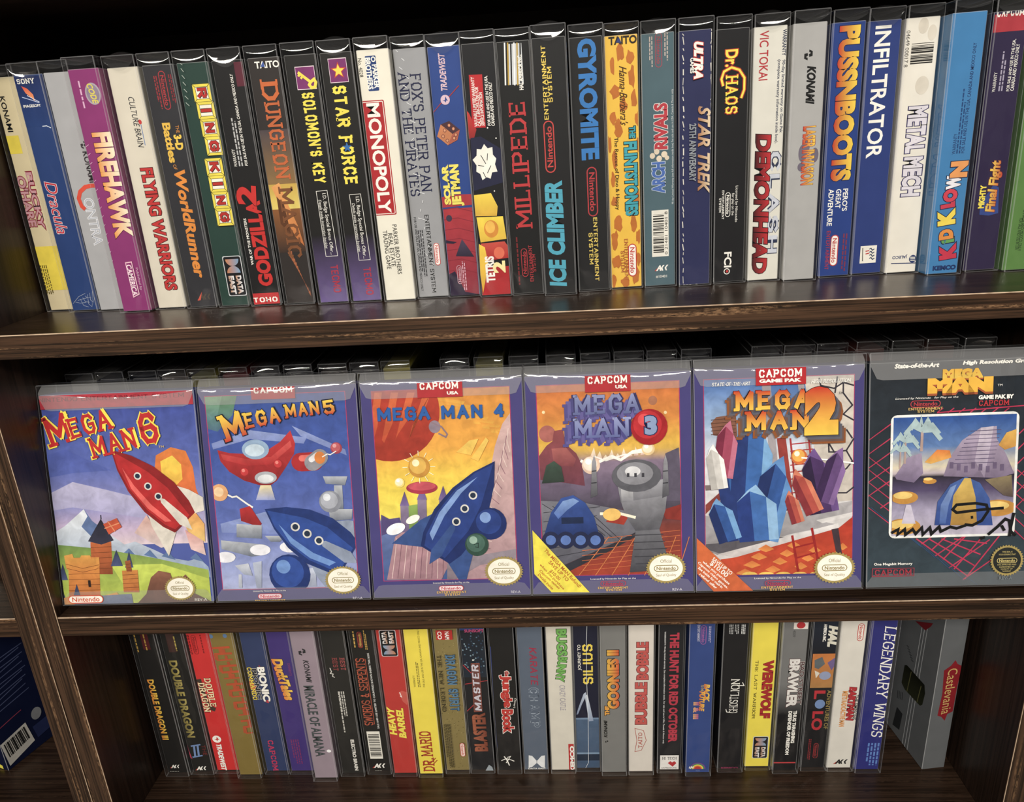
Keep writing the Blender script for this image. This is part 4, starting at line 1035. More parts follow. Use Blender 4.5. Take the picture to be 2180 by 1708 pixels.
l;w;.9;dcd7cc;127,389 117,378
l;w;.87;dcd7cc;128,355 123,300
l;w;.42;dcd7cc;125,298 126,245
l;w;.72;dcd7cc;121,221 122,158
l;w;.75;dcd7cc;123,131 122,107
l;w;.58;dcd7cc;126,81 124,49
l;w;.62;dcd7cc;128,34 131,19
l;w;.5;dcd7cc;-82,1786 -69,1780
l;w;.6;dcd7cc;-83,11 -66,5
l;w;.5;dcd7cc;-59,1779 -46,1778
l;w;.6;dcd7cc;-60,10 -43,3
l;w;.5;dcd7cc;-36,1779 -23,1776
l;w;.6;dcd7cc;-37,10 -20,2
l;w;.5;dcd7cc;-13,1776 0,1774
l;w;.6;dcd7cc;-14,5 3,0
l;w;.5;dcd7cc;10,1778 23,1772
l;w;.6;dcd7cc;9,11 26,-1
l;w;.5;dcd7cc;33,1771 46,1770
l;w;.6;dcd7cc;32,2 49,-3
l;w;.5;dcd7cc;56,1772 69,1768
l;w;.6;dcd7cc;55,4 72,-5
l;w;.5;dcd7cc;79,1768 92,1767
l;w;.6;dcd7cc;78,5 95,-6
l;w;.5;dcd7cc;101,1770 115,1765
l;w;.6;dcd7cc;101,3 118,-8
t;m;ULTRA;20;1564;-90;236;6.4;f1eee6;o=.06,sh=.25,out=c0342c,ow=.5
t;m;GAMES;-23;1534;-90;99;2.6;f1eee6;o=.03
t;t;STAR TREK;62;971;-90;595;8.6;e0c8a4;g=a86a3c,sh=.3,o=.03
t;t;25TH ANNIVERSARY;-17;960;-90;393;5;8e949c;o=.03
# 573.9 70 236.72 | 0 -.0218 0 | spine | 24.3 | 131316 | black sleeved box with small yellow red-edged lettering near the top
t;t;Dr.;-6;1571;-90;109;8.6;f2dc28;out=b8301c,ow=.6,o=.03
l;t;2.6;b8301c;65,1306 85,1361 85,1438 49,1491 -5,1511 -57,1488 -74,1440 -61,1394
l;t;1.4;f2dc28;65,1306 85,1361 85,1438 49,1491 -5,1511 -57,1488 -74,1440 -61,1394
t;t;HAOS;-1;1335;-90;254;8.8;f2dc28;out=b8301c,ow=.6,f=r,th=.18
t;s;Licensed by Nintendo;47;580;-90;260;2.4;f1eee6;
t;s;for play on the;21;580;-90;159;2.4;f1eee6;
n;m;-14;580;-90;17.6;3.7;f1eee6;-;-
t;s;ENTERTAINMENT;-49;580;-90;208;1.7;f1eee6;f=t,th=.18
t;s;SYSTEM;-70;579;-90;101;1.7;f1eee6;f=t,th=.18
t;m;FCI;-7;175;-90;116;5.6;f1eee6;o=.03
e;m;-13;87;2.3;2.3;0;f1eee6;-
e;m;-13;87;1.7;1.7;0;131316;-
e;m;-11;87;.9;.9;0;c83232;-
# 599.8 71.3 236.72 | 0 -.0218 0 | spine | 24.3 | d6d3c8 | pale grey-white sleeved box with large red and chrome lettering
t;m;VIC TOKAI;-42;1574;-90;316;6.2;b42c34;o=.01
t;s;WARRANTY;96;1648;-90;167;2.7;24304e;o=.02
t;s;90-day limited warranty on Game Pak;93;1299;-90;479;2.7;24304e;o=.01
t;s;(complete warranty information inside box).;63;1265;-90;553;2.7;24304e;o=.01
t;t;CLASH;63;570;-90;726;8;c4c8d4;out=2c3450,ow=.6,f=t,th=.2
t;t;DEMONHEAD;-26;559;-90;1004;11;c0242c;g=3c1014,out=2a0c10,ow=.5,o=.05,sh=.1
# 624.8 66.1 236.72 | 0 -.0218 0 | spine | 24.3 | a7a6a5 | light grey sleeved box with small red and yellow lettering at mid height
ko;m;-4;1557;8.5;-90;141414
t;m;KONAMI;22;1363;-90;249;6.2;141414;o=.05,sh=.25
e;a;-10;914;3;6;0;6c6474;-
e;a;75;896;2.6;5;0;6c6474;-
e;a;-17;821;2.5;3;0;6c6474;-
e;a;12;958;2.5;4;0;6c6474;-
t;t;LASER INVASION;29;894;-90;400;8.8;e8c02c;g=c8342c,out=8c2020,ow=.3,o=.03
# 653.7 74.8 236.72 | 0 -.0218 0 | spine | 24.3 | 1f3c84 | blue sleeved box with huge yellow-to-red lettering, upper shelf
t;t;PUSSNBOOTS;9;1218;-90;1031;14.5;f0cc1e;g=c02c20,out=14204c,ow=.5,o=.06
t;s;PERO'S;53;566;-90;160;3.8;f1eee6;o=.02
t;s;GREAT;3;577;-90;137;3.8;f1eee6;o=.02
t;s;ADVENTURE;-51;516;-90;266;3.8;f1eee6;o=.02
n;m;-3;198;-90;23.4;5.9;c0342c;efece6;-
t;s;ENTERTAINMENT;-52;202;-90;290;3;a82c44;f=t,th=.17
s;s;72;179;-90;281;4;2;7c3050
# 679.4 79 236.72 | 0 -.0218 0 | spine | 24.3 | 25397a | navy-blue sleeved box with large plain white capital lettering, upper shelf
t;t;INFILTRATOR;-7;1287;-90;875;11;f1eee6;o=.02
r;m;-48;84;72;215;0;e9e4d8;-
l;m;.7;2c3c5c;17,188 29,195 40,179 55,188
l;m;.7;2c3c5c;19,165 31,172 42,156 56,165
l;m;.7;2c3c5c;21,142 33,149 44,132 58,142
l;m;.7;2c3c5c;22,118 34,125 46,109 60,118
l;m;.8;c03232;-10,174 18,178
l;m;.8;c03232;-8,154 19,159
l;m;.7;6a665c;-32,201 -27,101
# 704.1 76.3 236.72 | 0 -.0218 0 | spine | 24.3 | e3ddd0 | white sleeved box with lavender outlined lettering and barcode at the top
e;a;4;1704;3.4;5;0;d6cdbd;-
e;a;66;1657;3;5;0;d6cdbd;-
e;a;31;1323;4.6;6;0;d6cdbd;-
bars;b;-65;1465;85;1600
t;s;04649 00017 8;-94;1565;-90;233;2.6;4a4640;
t;t;METAL MECH;21;877;-90;620;13.5;d9d3dc;out=3a3560,ow=.8,o=.05
t;m;JALECO;-11;125;180;109;3;2c3c6c;o=.02
e;m;85;104;2.6;2.9;0;2c3c6c;-
l;m;.6;e3ddd0;66,117 102,114
l;m;.6;e3ddd0;67,105 103,103
l;m;.6;e3ddd0;69,93 104,91
l;m;.6;2c3c6c;-71,79 111,71
# 728.6 64.1 236.72 | 0 -.0218 0 | spine | 24.3 | 347cb4 | sky-blue sleeved box with multicoloured jumbled lettering
t;s;FOR SALE AND USE IN THE USA, CANADA AND MEXICO ONLY;56;1211;90;710;2.6;1c3468;o=.01
t;s;WARRANTY;-6;921;90;137;2.4;1c3468;
s;s;24;1068;90;425;3.4;2;1c4478
t;t;K;30;168;96.4;114;12;c82c48;out=1c2444,ow=.6,o=.08
t;t;i;21;249;96.4;38;9;5a9c4c;out=1c2444,ow=.6,o=.08
t;t;D;4;294;96.3;75;10;e08a2c;out=1c2444,ow=.6,o=.08
t;t;K;-7;419;96.4;117;12.5;ecd02c;out=1c2444,ow=.6,o=.08
t;t;L;-8;513;96.4;61;10;c8344c;out=1c2444,ow=.6,o=.08
t;t;O;3;569;96.4;90;10;d83a50;out=1c2444,ow=.6,o=.08
t;t;W;15;659;90;95;10;e6e4ec;out=1c2444,ow=.6,o=.08
t;t;N;43;747;90;111;12;e8984c;out=1c2444,ow=.6,o=.08
t;m;KEMCO;18;50;0;165;3.6;1c3468;o=.06
# 759.6 71.7 236.72 | 0 -.0218 0 | spine | 24.3 | 2c2244 | dark purple sleeved box with red top band and small yellow-red lettering
r;a;-108;1630;108;1740;0;b0303c;-
t;m;CAPCOM;-6;1751;0;176;6;f1eee6;f=r,th=.24
t;s;WARRANTY;-55;1314;90;126;2.2;f1eee6;
s;s;-10;1381;90;254;3.6;2;a8a0b8
t;s;FOR SALE AND USE IN THE USA,;42;1414;90;329;2.4;f1eee6;o=.01
t;s;CANADA AND MEXICO ONLY;69;1398;90;296;2.4;f1eee6;o=.01
p;a;34488c;-;-45,415 -49,488 29,626 68,600 87,417 22,404
t;t;MIGHTY;-41;543;90;165;4.4;f2dc28;o=.05
t;t;Final Fight;35;609;90;363;8.8;ecc83c;g=c8402c,out=6a1c2c,ow=.4,o=.04,sh=.15
# 784.8 66 236.72 | 0 -.0218 0 | spine | 24.3 | 547f3a | green sleeved box at the right end of the upper shelf, cut by the frame
t;s;FOR SALE AND USE IN USA;-29;269;-90;229;2.4;1c2c1c;
t;s;CANADA AND MEXICO ONLY;-10;294;-90;297;2.4;1c2c1c;
r;a;-108;1580;108;1740;0;2c4428;-
# 46.8 66 -236.22 | 0 0 0 | spine | 24.3 | 151311 | leftmost black sleeved box on the lower shelf, slim yellow-orange lettering
r;a;-40;1500;30;1750;0;4a1218;-
s;s;-96;1571;-90;195;2.4;1;a8842c
s;s;-8;1579;-90;189;2.4;1;a8842c
t;t;DOUBLE DRAGON III;-53;793;-90;727;6.6;ecc41e;g=d87a14,o=.04
ak;m;-22;91;10;f1eee6
s;s;-47;28;0;94;1.4;1;8a8880
# 71.7 68 -236.22 | 0 0 0 | spine | 24.3 | 1a1916 | black sleeved box with dull gold lettering, second from left on lower shelf
r;a;-60;1450;20;1750;0;3c2420;-
s;s;17;1545;-90;164;2.4;1;a8943c
t;t;DOUBLE DRAGON;-48;895;-90;922;8.2;a8984a;g=6c6028,o=.04
p;a;b03a54;-;-115,361 -108,284 -92,162 -117,184
l;t;1.6;6c88b8;-77,326 25,346
l;t;1.6;6c88b8;-87,187 21,208
l;t;2;6c88b8;-44,328 -57,195
l;t;2;6c88b8;-6,336 -18,203
t;s;THE;51;275;-90;128;4;6c2420;
ak;m;-17;46;11.5;f1eee6
# 96.2 69 -236.22 | 0 0 0 | spine | 24.3 | cc1e1e | bright red box with cream lettering and white round emblem, lower shelf
n;m;-48;1522;-90;21.6;4.7;7c1014;-;-
s;s;-101;1525;-90;221;3.4;2;6a0c10
s;s;23;1529;-90;209;2;1;7c1014
p;a;3c3026;-;-116,1124 -65,1132 -61,1037 -36,823 18,782 -1,741 -57,769 -105,1038
t;t;DOUBLE;-3;972;-90;339;6.6;ead9a8;out=7c2418,ow=.4,f=r,th=.2
t;t;DRAGON;-72;913;-90;354;6.6;ead9a8;out=7c2418,ow=.4,f=r,th=.2
tw;m;-45;404;4.4;f1eee6;cc1e1e
t;m;TRADEWEST;-40;173;-90;336;5.4;f1eee6;sh=.25,o=.05
# 122 63.1 -236.22 | 0 0 0 | spine | 24.3 | 7e6a2a | dull gold sleeved box with blotchy red bars, lower shelf
e;a;-99;1656;2;2.2;0;5a7ca8;-
e;a;34;1659;2;2.2;0;5a7ca8;-
l;t;2.4;b8481e;-113,1525 57,1534
l;t;3.6;b04a20;-36,1524 -35,1461
l;t;2.8;ac4a22;-7,1511 -6,1468
l;t;2.4;b8481e;-103,1457 67,1466
l;t;3.6;b04a20;-90,1457 -92,1394
l;t;2.8;ac4a22;4,1442 4,1399
l;t;1.6;b44a22;-91,1388 61,1396
l;t;2.8;ac4a22;14,1374 15,1330
l;t;2.4;b8481e;-83,1320 89,1329
l;t;3.6;b04a20;-70,1319 -71,1255
l;t;2.8;ac4a22;25,1305 26,1261
l;t;2.4;b8481e;-72,1250 100,1260
l;t;3.6;b04a20;6,1249 7,1184
l;t;2.8;ac4a22;36,1235 36,1191
l;t;1.6;b44a22;-60,1180 94,1188
l;t;2.8;ac4a22;46,1165 47,1121
l;t;2.4;b8481e;-51,1110 122,1120
l;t;3.6;b04a20;27,1108 28,1043
l;t;2.8;ac4a22;57,1095 58,1051
l;t;2.4;b8481e;-41,1039 133,1049
l;t;3.6;b04a20;-28,1039 -29,973
l;t;2.8;ac4a22;68,1024 69,979
l;t;1.6;b44a22;-28,968 127,976
l;t;2.8;ac4a22;79,953 80,908
l;t;2.4;b8481e;-19,896 155,907
l;t;3.6;b04a20;-6,896 -7,829
l;t;2.8;ac4a22;90,881 91,836
l;t;2.4;b8481e;-9,824 167,835
l;t;3.6;b04a20;71,823 72,756
l;t;2.8;ac4a22;101,809 102,763
l;t;1.6;b44a22;4,751 161,760
l;t;2.8;ac4a22;113,736 114,690
l;t;2.4;b8481e;13,678 190,689
l;t;3.6;b04a20;93,677 95,609
l;t;2.8;ac4a22;124,663 125,617
l;t;2.4;b8481e;24,605 201,616
l;t;3.6;b04a20;38,605 37,536
l;t;2.8;ac4a22;135,590 136,543
l;t;1.6;b44a22;37,531 196,540
l;t;2.8;ac4a22;147,515 148,469
# 148 67.7 -236.22 | 0 0 0 | spine | 24.3 | 2b3962 | dark blue sleeved box with white and yellow lettering beside the gold box
p;a;d0642c;-;-133,1093 -93,1131 -43,1039 -66,973 -114,1014
p;a;c03244;-;16,1291 37,1258 16,1259
p;a;c03244;-;-6,866 59,892 40,845
t;t;BIONIC;29;1067;-90;403;7.2;f1eee6;o=.05,out=1a1a20,ow=.4
t;t;BIONIC;-40;1073;-90;354;5;2a2c34;o=.04,out=c8c4bc,ow=.3
t;t;COMMANDO;-83;1077;-90;380;4.6;ecd02c;f=r,th=.2,out=2a1c10,ow=.3
t;m;CAPCOM;-20;202;-90;387;5.8;c42c58;f=r,th=.2
# 173.2 67.5 -236.22 | 0 0 0 | spine | 24.3 | 3f2e76 | deep purple sleeved box with slanted yellow-orange lettering, lower shelf
r;a;-108;1725;108;1752;0;b0304c;-
t;t;DuckTales;-26;1121;-83.1;492;10.5;ecc830;g=e0782c,out=3a1840,ow=.5,o=.06,sh=.2
t;s;DISNEY'S;55;1235;-90;142;2.4;8a3c6c;
s;s;-26;250;-90;305;9;4;7a2c66
# 199.9 58.5 -236.22 | 0 0 0 | spine | 24.3 | 958490 | mauve-grey sleeved box with dark grey lettering, pulled forward on lower shelf
ko;m;-25;1500;10;-90;26262a
t;m;KONAMI;-6;1284;-90;251;5.4;26262a;o=.02,sh=.2
t;t;MIRACLE OF ALMANA;-21;698;-90;846;10;3e4648;o=.03
e;w;69;343;2.2;1.8;0;f0eef0;-
# 225.8 64.3 -236.22 | 0 0 0 | spine | 24.3 | 21201d | black sleeved box with faint reddish lettering and small white lines, lower shelf
t;t;BEST;58;1316;-90;142;5;a04848;f=r,th=.2
t;t;BEST;-13;1315;-90;148;5;8c3c3c;f=r,th=.2
l;t;.8;d8d4cc;-70,1273 -60,1229 -74,1210 -48,1203 -57,1177 -37,1164
s;s;3;856;-90;291;6;3;c4c0b8
s;s;-24;758;-90;487;2.4;1;c4c0b8
t;m;ELECTRO BRAIN;34;233;-90;385;3.6;dcd8d0;o=.05
# 252.1 66.8 -236.22 | 0 0 0 | spine | 24.3 | 171613 | black sleeved box with orange serif lettering and white barcode, lower shelf
n;m;-20;1560;90;18;4.4;a0302c;5c1c1a;c8a040
s;s;-74;1567;90;179;2.4;1;c8a040
s;s;32;1558;90;214;2.6;2;c8a040
t;t;SWORDS & SERPENTS;-47;965;90;783;8.8;c0583a;f=r,th=.13,out=3a140c,ow=.3
l;t;.5;c0583a;5,1349 7,585
t;s;SALE AND USE LIMITED TO COUNTRIES SHOWN INSIDE THIS BOX;40;974;90;882;1.9;dcdcd8;o=.02
bc;b;-84;162;44;500;d;
ak;m;4;74;13;f1eee6
s;s;-20;13;0;65;1.4;1;8a8880
# 278.2 63.7 -236.22 | 0 0 0 | spine | 24.3 | bc2e26 | brick-red sleeved box with yellow slanted lettering in two lines, lower shelf
de;m;-7;1540;90;29;15.5
p;a;c8564a;-;27,981 61,1006 110,986 110,880 95,836 58,880 43,931
l;a;.9;efe0dc;38,987 53,931 39,944
t;t;HEAVY;-71;652;90;341;7;f2dc28;o=.05,sh=.2,out=a8661c,ow=.3
t;t;BARREL;16;622;90;362;7;f2dc28;o=.05,sh=.2,out=a8661c,ow=.3
# 303.9 62.6 -236.22 | 0 0 0 | spine | 24.3 | ecd61a | yellow sleeved box with red serif lettering near its foot, lower shelf
t;s;FOR SALE AND USE IN THE USA, CANADA AND MEXICO ONLY;25;1373;90;643;2.1;3a3410;
t;s;WARRANTY;-64;1119;90;133;2;3a3410;
s;s;-22;1197;90;291;3;2;8a7c1c
t;t;DR.;-19;123;90;175;12;a83418;f=r,th=.2
t;t;MARIO;-23;378;90;308;12;a83418;f=r,th=.2
l;t;.9;a83418;-13,125 58,205
l;t;.9;a83418;24,125 71,178
# 330 66.8 -236.22 | 0 0 0 | spine | 24.3 | 84743e | speckled olive-gold box with steel-blue lettering, lower shelf
e;a;25;1284;.35;.35;0;b8a868;-
e;a;88;1280;.35;.35;0;b8a868;-
e;a;-94;817;.35;.35;0;a8985c;-
e;a;30;1553;.35;.35;0;a8985c;-
e;a;-26;1498;.35;.35;0;5c4e22;-
e;a;9;1000;.35;.35;0;a8985c;-
e;a;46;720;.35;.35;0;a8985c;-
e;a;83;1324;.35;.35;0;a8985c;-
e;a;52;152;.35;.35;0;b8a868;-
e;a;23;244;.35;.35;0;a8985c;-
e;a;94;39;.35;.35;0;a8985c;-
e;a;92;310;.35;.35;0;a8985c;-
e;a;-42;1655;.35;.35;0;b8a868;-
e;a;75;1087;.35;.35;0;a8985c;-
e;a;88;1197;.35;.35;0;5c4e22;-
e;a;-40;640;.35;.35;0;a8985c;-
e;a;87;476;.35;.35;0;5c4e22;-
e;a;-40;1049;.35;.35;0;a8985c;-
e;a;19;1226;.35;.35;0;a8985c;-
e;a;-38;1413;.35;.35;0;5c4e22;-
e;a;39;342;.35;.35;0;5c4e22;-
e;a;41;126;.35;.35;0;a8985c;-
e;a;90;634;.35;.35;0;5c4e22;-
e;a;-96;1361;.35;.35;0;5c4e22;-
e;a;-25;1452;.35;.35;0;5c4e22;-
e;a;-91;336;.35;.35;0;a8985c;-
e;a;-76;446;.35;.35;0;5c4e22;-
e;a;-31;630;.35;.35;0;b8a868;-
e;a;-50;812;.35;.35;0;b8a868;-
e;a;50;1377;.35;.35;0;5c4e22;-
e;a;-93;1628;.35;.35;0;a8985c;-
e;a;-58;897;.35;.35;0;5c4e22;-
e;a;84;605;.35;.35;0;b8a868;-
e;a;9;558;.35;.35;0;5c4e22;-
e;a;-39;1380;.35;.35;0;b8a868;-
e;a;-70;1195;.35;.35;0;5c4e22;-
e;a;-68;112;.35;.35;0;b8a868;-
e;a;7;716;.35;.35;0;a8985c;-
e;a;48;611;.35;.35;0;5c4e22;-
e;a;-9;743;.35;.35;0;a8985c;-
e;a;96;1109;.35;.35;0;5c4e22;-
e;a;-33;380;.35;.35;0;b8a868;-
e;a;13;254;.35;.35;0;5c4e22;-
e;a;-79;764;.35;.35;0;a8985c;-
e;a;-88;741;.35;.35;0;a8985c;-
e;a;-9;1719;.35;.35;0;a8985c;-
e;a;95;796;.35;.35;0;5c4e22;-
e;a;38;567;.35;.35;0;5c4e22;-
e;a;-42;712;.35;.35;0;a8985c;-
e;a;-77;1419;.35;.35;0;b8a868;-
e;a;92;1090;.35;.35;0;5c4e22;-
e;a;74;334;.35;.35;0;5c4e22;-
e;a;-46;1352;.35;.35;0;b8a868;-
e;a;-28;1358;.35;.35;0;5c4e22;-
e;a;39;1152;.35;.35;0;5c4e22;-
e;a;-27;1221;.35;.35;0;5c4e22;-
e;a;67;478;.35;.35;0;b8a868;-
e;a;43;1647;.35;.35;0;5c4e22;-
e;a;30;1011;.35;.35;0;a8985c;-
e;a;-5;1338;.35;.35;0;5c4e22;-
e;a;34;812;.35;.35;0;b8a868;-
e;a;29;1378;.35;.35;0;5c4e22;-
e;a;-45;614;.35;.35;0;5c4e22;-
e;a;-30;1454;.35;.35;0;b8a868;-
e;a;-10;646;.35;.35;0;5c4e22;-
e;a;4;925;.35;.35;0;a8985c;-
e;a;-60;642;.35;.35;0;5c4e22;-
e;a;-43;163;.35;.35;0;b8a868;-
e;a;46;320;.35;.35;0;b8a868;-
e;a;3;1613;.35;.35;0;5c4e22;-
e;a;25;1339;.35;.35;0;b8a868;-
e;a;-46;1713;.35;.35;0;a8985c;-
e;a;-68;775;.35;.35;0;b8a868;-
e;a;-64;1313;.35;.35;0;a8985c;-
e;a;26;101;.35;.35;0;5c4e22;-
e;a;96;310;.35;.35;0;a8985c;-
e;a;-78;1666;.35;.35;0;5c4e22;-
e;a;-61;90;.35;.35;0;5c4e22;-
e;a;-30;1150;.35;.35;0;a8985c;-
e;a;18;432;.35;.35;0;5c4e22;-
e;a;-100;715;.35;.35;0;5c4e22;-
e;a;71;1494;.35;.35;0;b8a868;-
e;a;66;662;.35;.35;0;a8985c;-
e;a;10;539;.35;.35;0;5c4e22;-
e;a;9;604;.35;.35;0;b8a868;-
e;a;-41;624;.35;.35;0;a8985c;-
e;a;-16;1404;.35;.35;0;b8a868;-
e;a;8;820;.35;.35;0;a8985c;-
e;a;19;983;.35;.35;0;a8985c;-
e;a;94;1059;.35;.35;0;5c4e22;-
e;a;64;1148;.35;.35;0;5c4e22;-
e;a;-78;986;.35;.35;0;b8a868;-
e;a;8;580;.35;.35;0;b8a868;-
e;a;-25;760;.35;.35;0;a8985c;-
e;a;-1;840;.35;.35;0;b8a868;-
e;a;-24;1654;.35;.35;0;a8985c;-
e;a;19;469;.35;.35;0;5c4e22;-
e;a;-1;732;.35;.35;0;5c4e22;-
e;a;89;550;.35;.35;0;5c4e22;-
e;a;-71;70;.35;.35;0;b8a868;-
e;a;24;779;.35;.35;0;5c4e22;-
e;a;-92;261;.35;.35;0;5c4e22;-
e;a;-97;930;.35;.35;0;5c4e22;-
e;a;-51;832;.35;.35;0;a8985c;-
e;a;-51;482;.35;.35;0;a8985c;-
e;a;44;513;.35;.35;0;5c4e22;-
e;a;22;832;.35;.35;0;b8a868;-
e;a;73;1518;.35;.35;0;a8985c;-
e;a;-97;243;.35;.35;0;5c4e22;-
e;a;7;598;.35;.35;0;5c4e22;-
e;a;46;75;.35;.35;0;5c4e22;-
e;a;-28;1289;.35;.35;0;b8a868;-
e;a;-74;35;.35;.35;0;b8a868;-
e;a;-9;1579;.35;.35;0;b8a868;-
e;a;9;55;.35;.35;0;5c4e22;-
e;a;19;1194;.35;.35;0;b8a868;-
e;a;30;1481;.35;.35;0;5c4e22;-
e;a;-5;1183;.35;.35;0;b8a868;-
e;a;-61;531;.35;.35;0;a8985c;-
e;a;-39;35;.35;.35;0;5c4e22;-
r;m;-81;1559;70;1663;0;b82420;-
t;m;NAM;21;1606;-90;85;4;f1eee6;o=.03
t;m;CO;-47;1608;-90;85;4;f1eee6;o=.03
t;t;DRAGON SPIRIT;29;1072;-90;636;9.4;4f7a9c;out=22384c,ow=.5,f=r,th=.24
t;t;THE NEW LEGEND;-74;1064;-90;650;3.8;3c3418;f=r,th=.18
s;s;-63;326;-90;531;7;4;4c4220
n;m;64;281;-90;16.8;4.7;c8483c;ecd8d0;-
# 354.7 67 -236.22 | 0 0 0 | spine | 24.3 | 16171b | black sleeved box with copper block lettering and red beams, lower shelf
r;a;-108;1120;108;1680;0;141a24;1a2634
e;a;59;1577;.7;.8;0;26405c;-
e;a;52;1169;.7;.8;0;2c4458;-
e;a;33;1395;.7;.8;0;7c98a8;-
e;a;-36;1161;.7;.8;0;26405c;-
e;a;60;1530;.7;.8;0;26405c;-
e;a;82;1430;.7;.8;0;4c6a80;-
e;a;-61;1438;.7;.8;0;7c98a8;-
e;a;33;1467;.7;.8;0;4c6a80;-
e;a;69;1325;.7;.8;0;4c6a80;-
e;a;-28;1363;.7;.8;0;7c98a8;-
e;a;-11;1199;.7;.8;0;2c4458;-
e;a;40;1564;.7;.8;0;4c6a80;-
e;a;90;1456;.7;.8;0;2c4458;-
e;a;66;1625;.7;.8;0;26405c;-
e;a;87;1623;.7;.8;0;4c6a80;-
e;a;27;1277;.7;.8;0;26405c;-
e;a;-39;1456;.7;.8;0;4c6a80;-
e;a;0;1503;.7;.8;0;2c4458;-
e;a;-77;1495;.7;.8;0;7c98a8;-
e;a;44;1347;.7;.8;0;2c4458;-
e;a;-72;1259;.7;.8;0;4c6a80;-
e;a;-62;1238;.7;.8;0;7c98a8;-
e;a;12;1499;.7;.8;0;7c98a8;-
e;a;-25;1424;.7;.8;0;7c98a8;-
e;a;-75;1670;.7;.8;0;4c6a80;-
e;a;-63;1459;.7;.8;0;26405c;-
e;a;-81;1379;.7;.8;0;4c6a80;-
e;a;78;1499;.7;.8;0;26405c;-
e;a;-11;1582;.7;.8;0;4c6a80;-
e;a;3;1395;.7;.8;0;26405c;-
e;a;88;1250;.7;.8;0;7c98a8;-
e;a;-10;1526;.7;.8;0;2c4458;-
e;a;-96;1430;.7;.8;0;7c98a8;-
e;a;18;1338;.7;.8;0;7c98a8;-
e;a;1;1321;.7;.8;0;7c98a8;-
e;a;96;1632;.7;.8;0;26405c;-
e;a;22;1289;.7;.8;0;26405c;-
e;a;31;1406;.7;.8;0;26405c;-
e;a;-1;1480;.7;.8;0;26405c;-
e;a;-35;1493;.7;.8;0;26405c;-
e;a;39;1288;.7;.8;0;26405c;-
e;a;95;1529;.7;.8;0;2c4458;-
e;a;87;1301;.7;.8;0;4c6a80;-
e;a;25;1652;.7;.8;0;2c4458;-
e;a;-94;1552;.7;.8;0;4c6a80;-
e;a;36;1343;.7;.8;0;26405c;-
e;a;71;1182;.7;.8;0;2c4458;-
e;a;-69;1290;.7;.8;0;4c6a80;-
e;a;-16;1557;.7;.8;0;26405c;-
e;a;-85;1271;.7;.8;0;7c98a8;-
e;a;-28;1225;.7;.8;0;2c4458;-
e;a;21;1225;.7;.8;0;4c6a80;-
e;a;43;1174;.7;.8;0;26405c;-
e;a;-7;1618;.7;.8;0;4c6a80;-
e;a;40;1216;.7;.8;0;4c6a80;-
e;a;-68;1478;.7;.8;0;7c98a8;-
e;a;82;1615;.7;.8;0;26405c;-
e;a;0;1161;.7;.8;0;2c4458;-
e;a;64;1248;.7;.8;0;26405c;-
e;a;-4;1379;.7;.8;0;7c98a8;-
r;a;-108;1650;108;1730;0;26407c;-
t;m;SUNSOFT;23;1643;0;178;3.4;c04478;o=.04
l;a;.8;b02c34;-105,1269 -36,1176
l;a;.8;b02c34;-103,1050 120,1088
l;a;.8;b02c34;-109,734 -37,809
p;a;8a4a3c;-;-31,1286 50,1289 40,728 -41,724
p;a;6a3a34;-;-26,1278 45,1281 35,736 -35,732
t;t;MASTER;4;1006;90;534;7;c8c4d0;f=t,th=.24,sh=.1
t;t;BLASTER;0;483;90;466;13;a85c3c;g=7a3c2a,o=.05,out=4a2418,ow=.4
e;a;-8;1322;.8;.9;0;f1eee6;-
p;a;9aa4ac;-;23,-13 61,82 91,55 101,-41
# 381.2 66.2 -236.22 | 0 0 0 | spine | 24.3 | 131313 | black sleeved box with red white-outlined lettering, lower shelf
t;t;the;32;1154;-90;76;4;c03028;out=f1eee6,ow=.5,o=.05
t;t;Jungle;13;957;-90;380;11;c03028;out=f1eee6,ow=.6,o=.06
t;t;Book;13;607;-90;283;11;c03028;out=f1eee6,ow=.6,o=.06
t;s;Disney's;88;821;-99.5;117;2.6;f1eee6;sh=.3
l;m;.9;f1eee6;-79,129 -30,155 22,135 47,121
l;m;1.1;f1eee6;-49,182 -21,128 -3,68
l;m;.9;f1eee6;-19,169 14,182 -33,102
l;a;.8;2c3c7c;-103,1468 -114,845 -112,290
# 407.2 66.6 -236.22 | 0 0 0 | spine | 24.3 | 566274 | slate-blue sleeved box with red lettering and pale two-lobed emblem, lower shelf
t;t;KARATE;25;1232;-90;426;7.4;9c2c48;f=t,th=.2,sh=.15
t;t;CHAMP;13;762;-90;460;9;566274;out=98a4b4,ow=.4,f=r,th=.16
p;m;e4e6e8;-;-69,189 -36,182 5,121 4,92 -42,44 -77,35
p;m;e4e6e8;-;88,187 54,181 10,121 8,92 48,43 82,33
t;m;DATA EAST;6;24;0;172;1.8;f1eee6;o=.03
# 433.7 66.1 -236.22 | 0 0 0 | spine | 24.3 | d4cec0 | white sleeved box with green lettering and red corner block, lower shelf
t;t;BUGS;28;1497;-90;291;9.4;6cb04c;out=1c3014,ow=.5,o=.05
t;t;BUNNY;14;1201;-97.5;279;8.4;6cb04c;out=1c3014,ow=.5,o=.05
t;t;CRAZY CASTLE;17;876;-90;290;5.4;9c96a0;o=.01
r;m;54;8;106;328;0;b82020;-
t;m;KEMCO;88;144;90;320;4.2;f1eee6;o=.06
# 458.1 68.3 -236.22 | 0 0 0 | spine | 24.3 | 11152e | navy box turning slate-blue below, yellow lettering and pale beams, lower shelf
r;a;-108;6;108;600;0;48607e;3a5270
r;a;-108;600;108;620;0;6c86a4;-
r;a;-108;100;108;180;0;1c2c40;-
r;a;-108;180;108;200;0;7c98b4;-
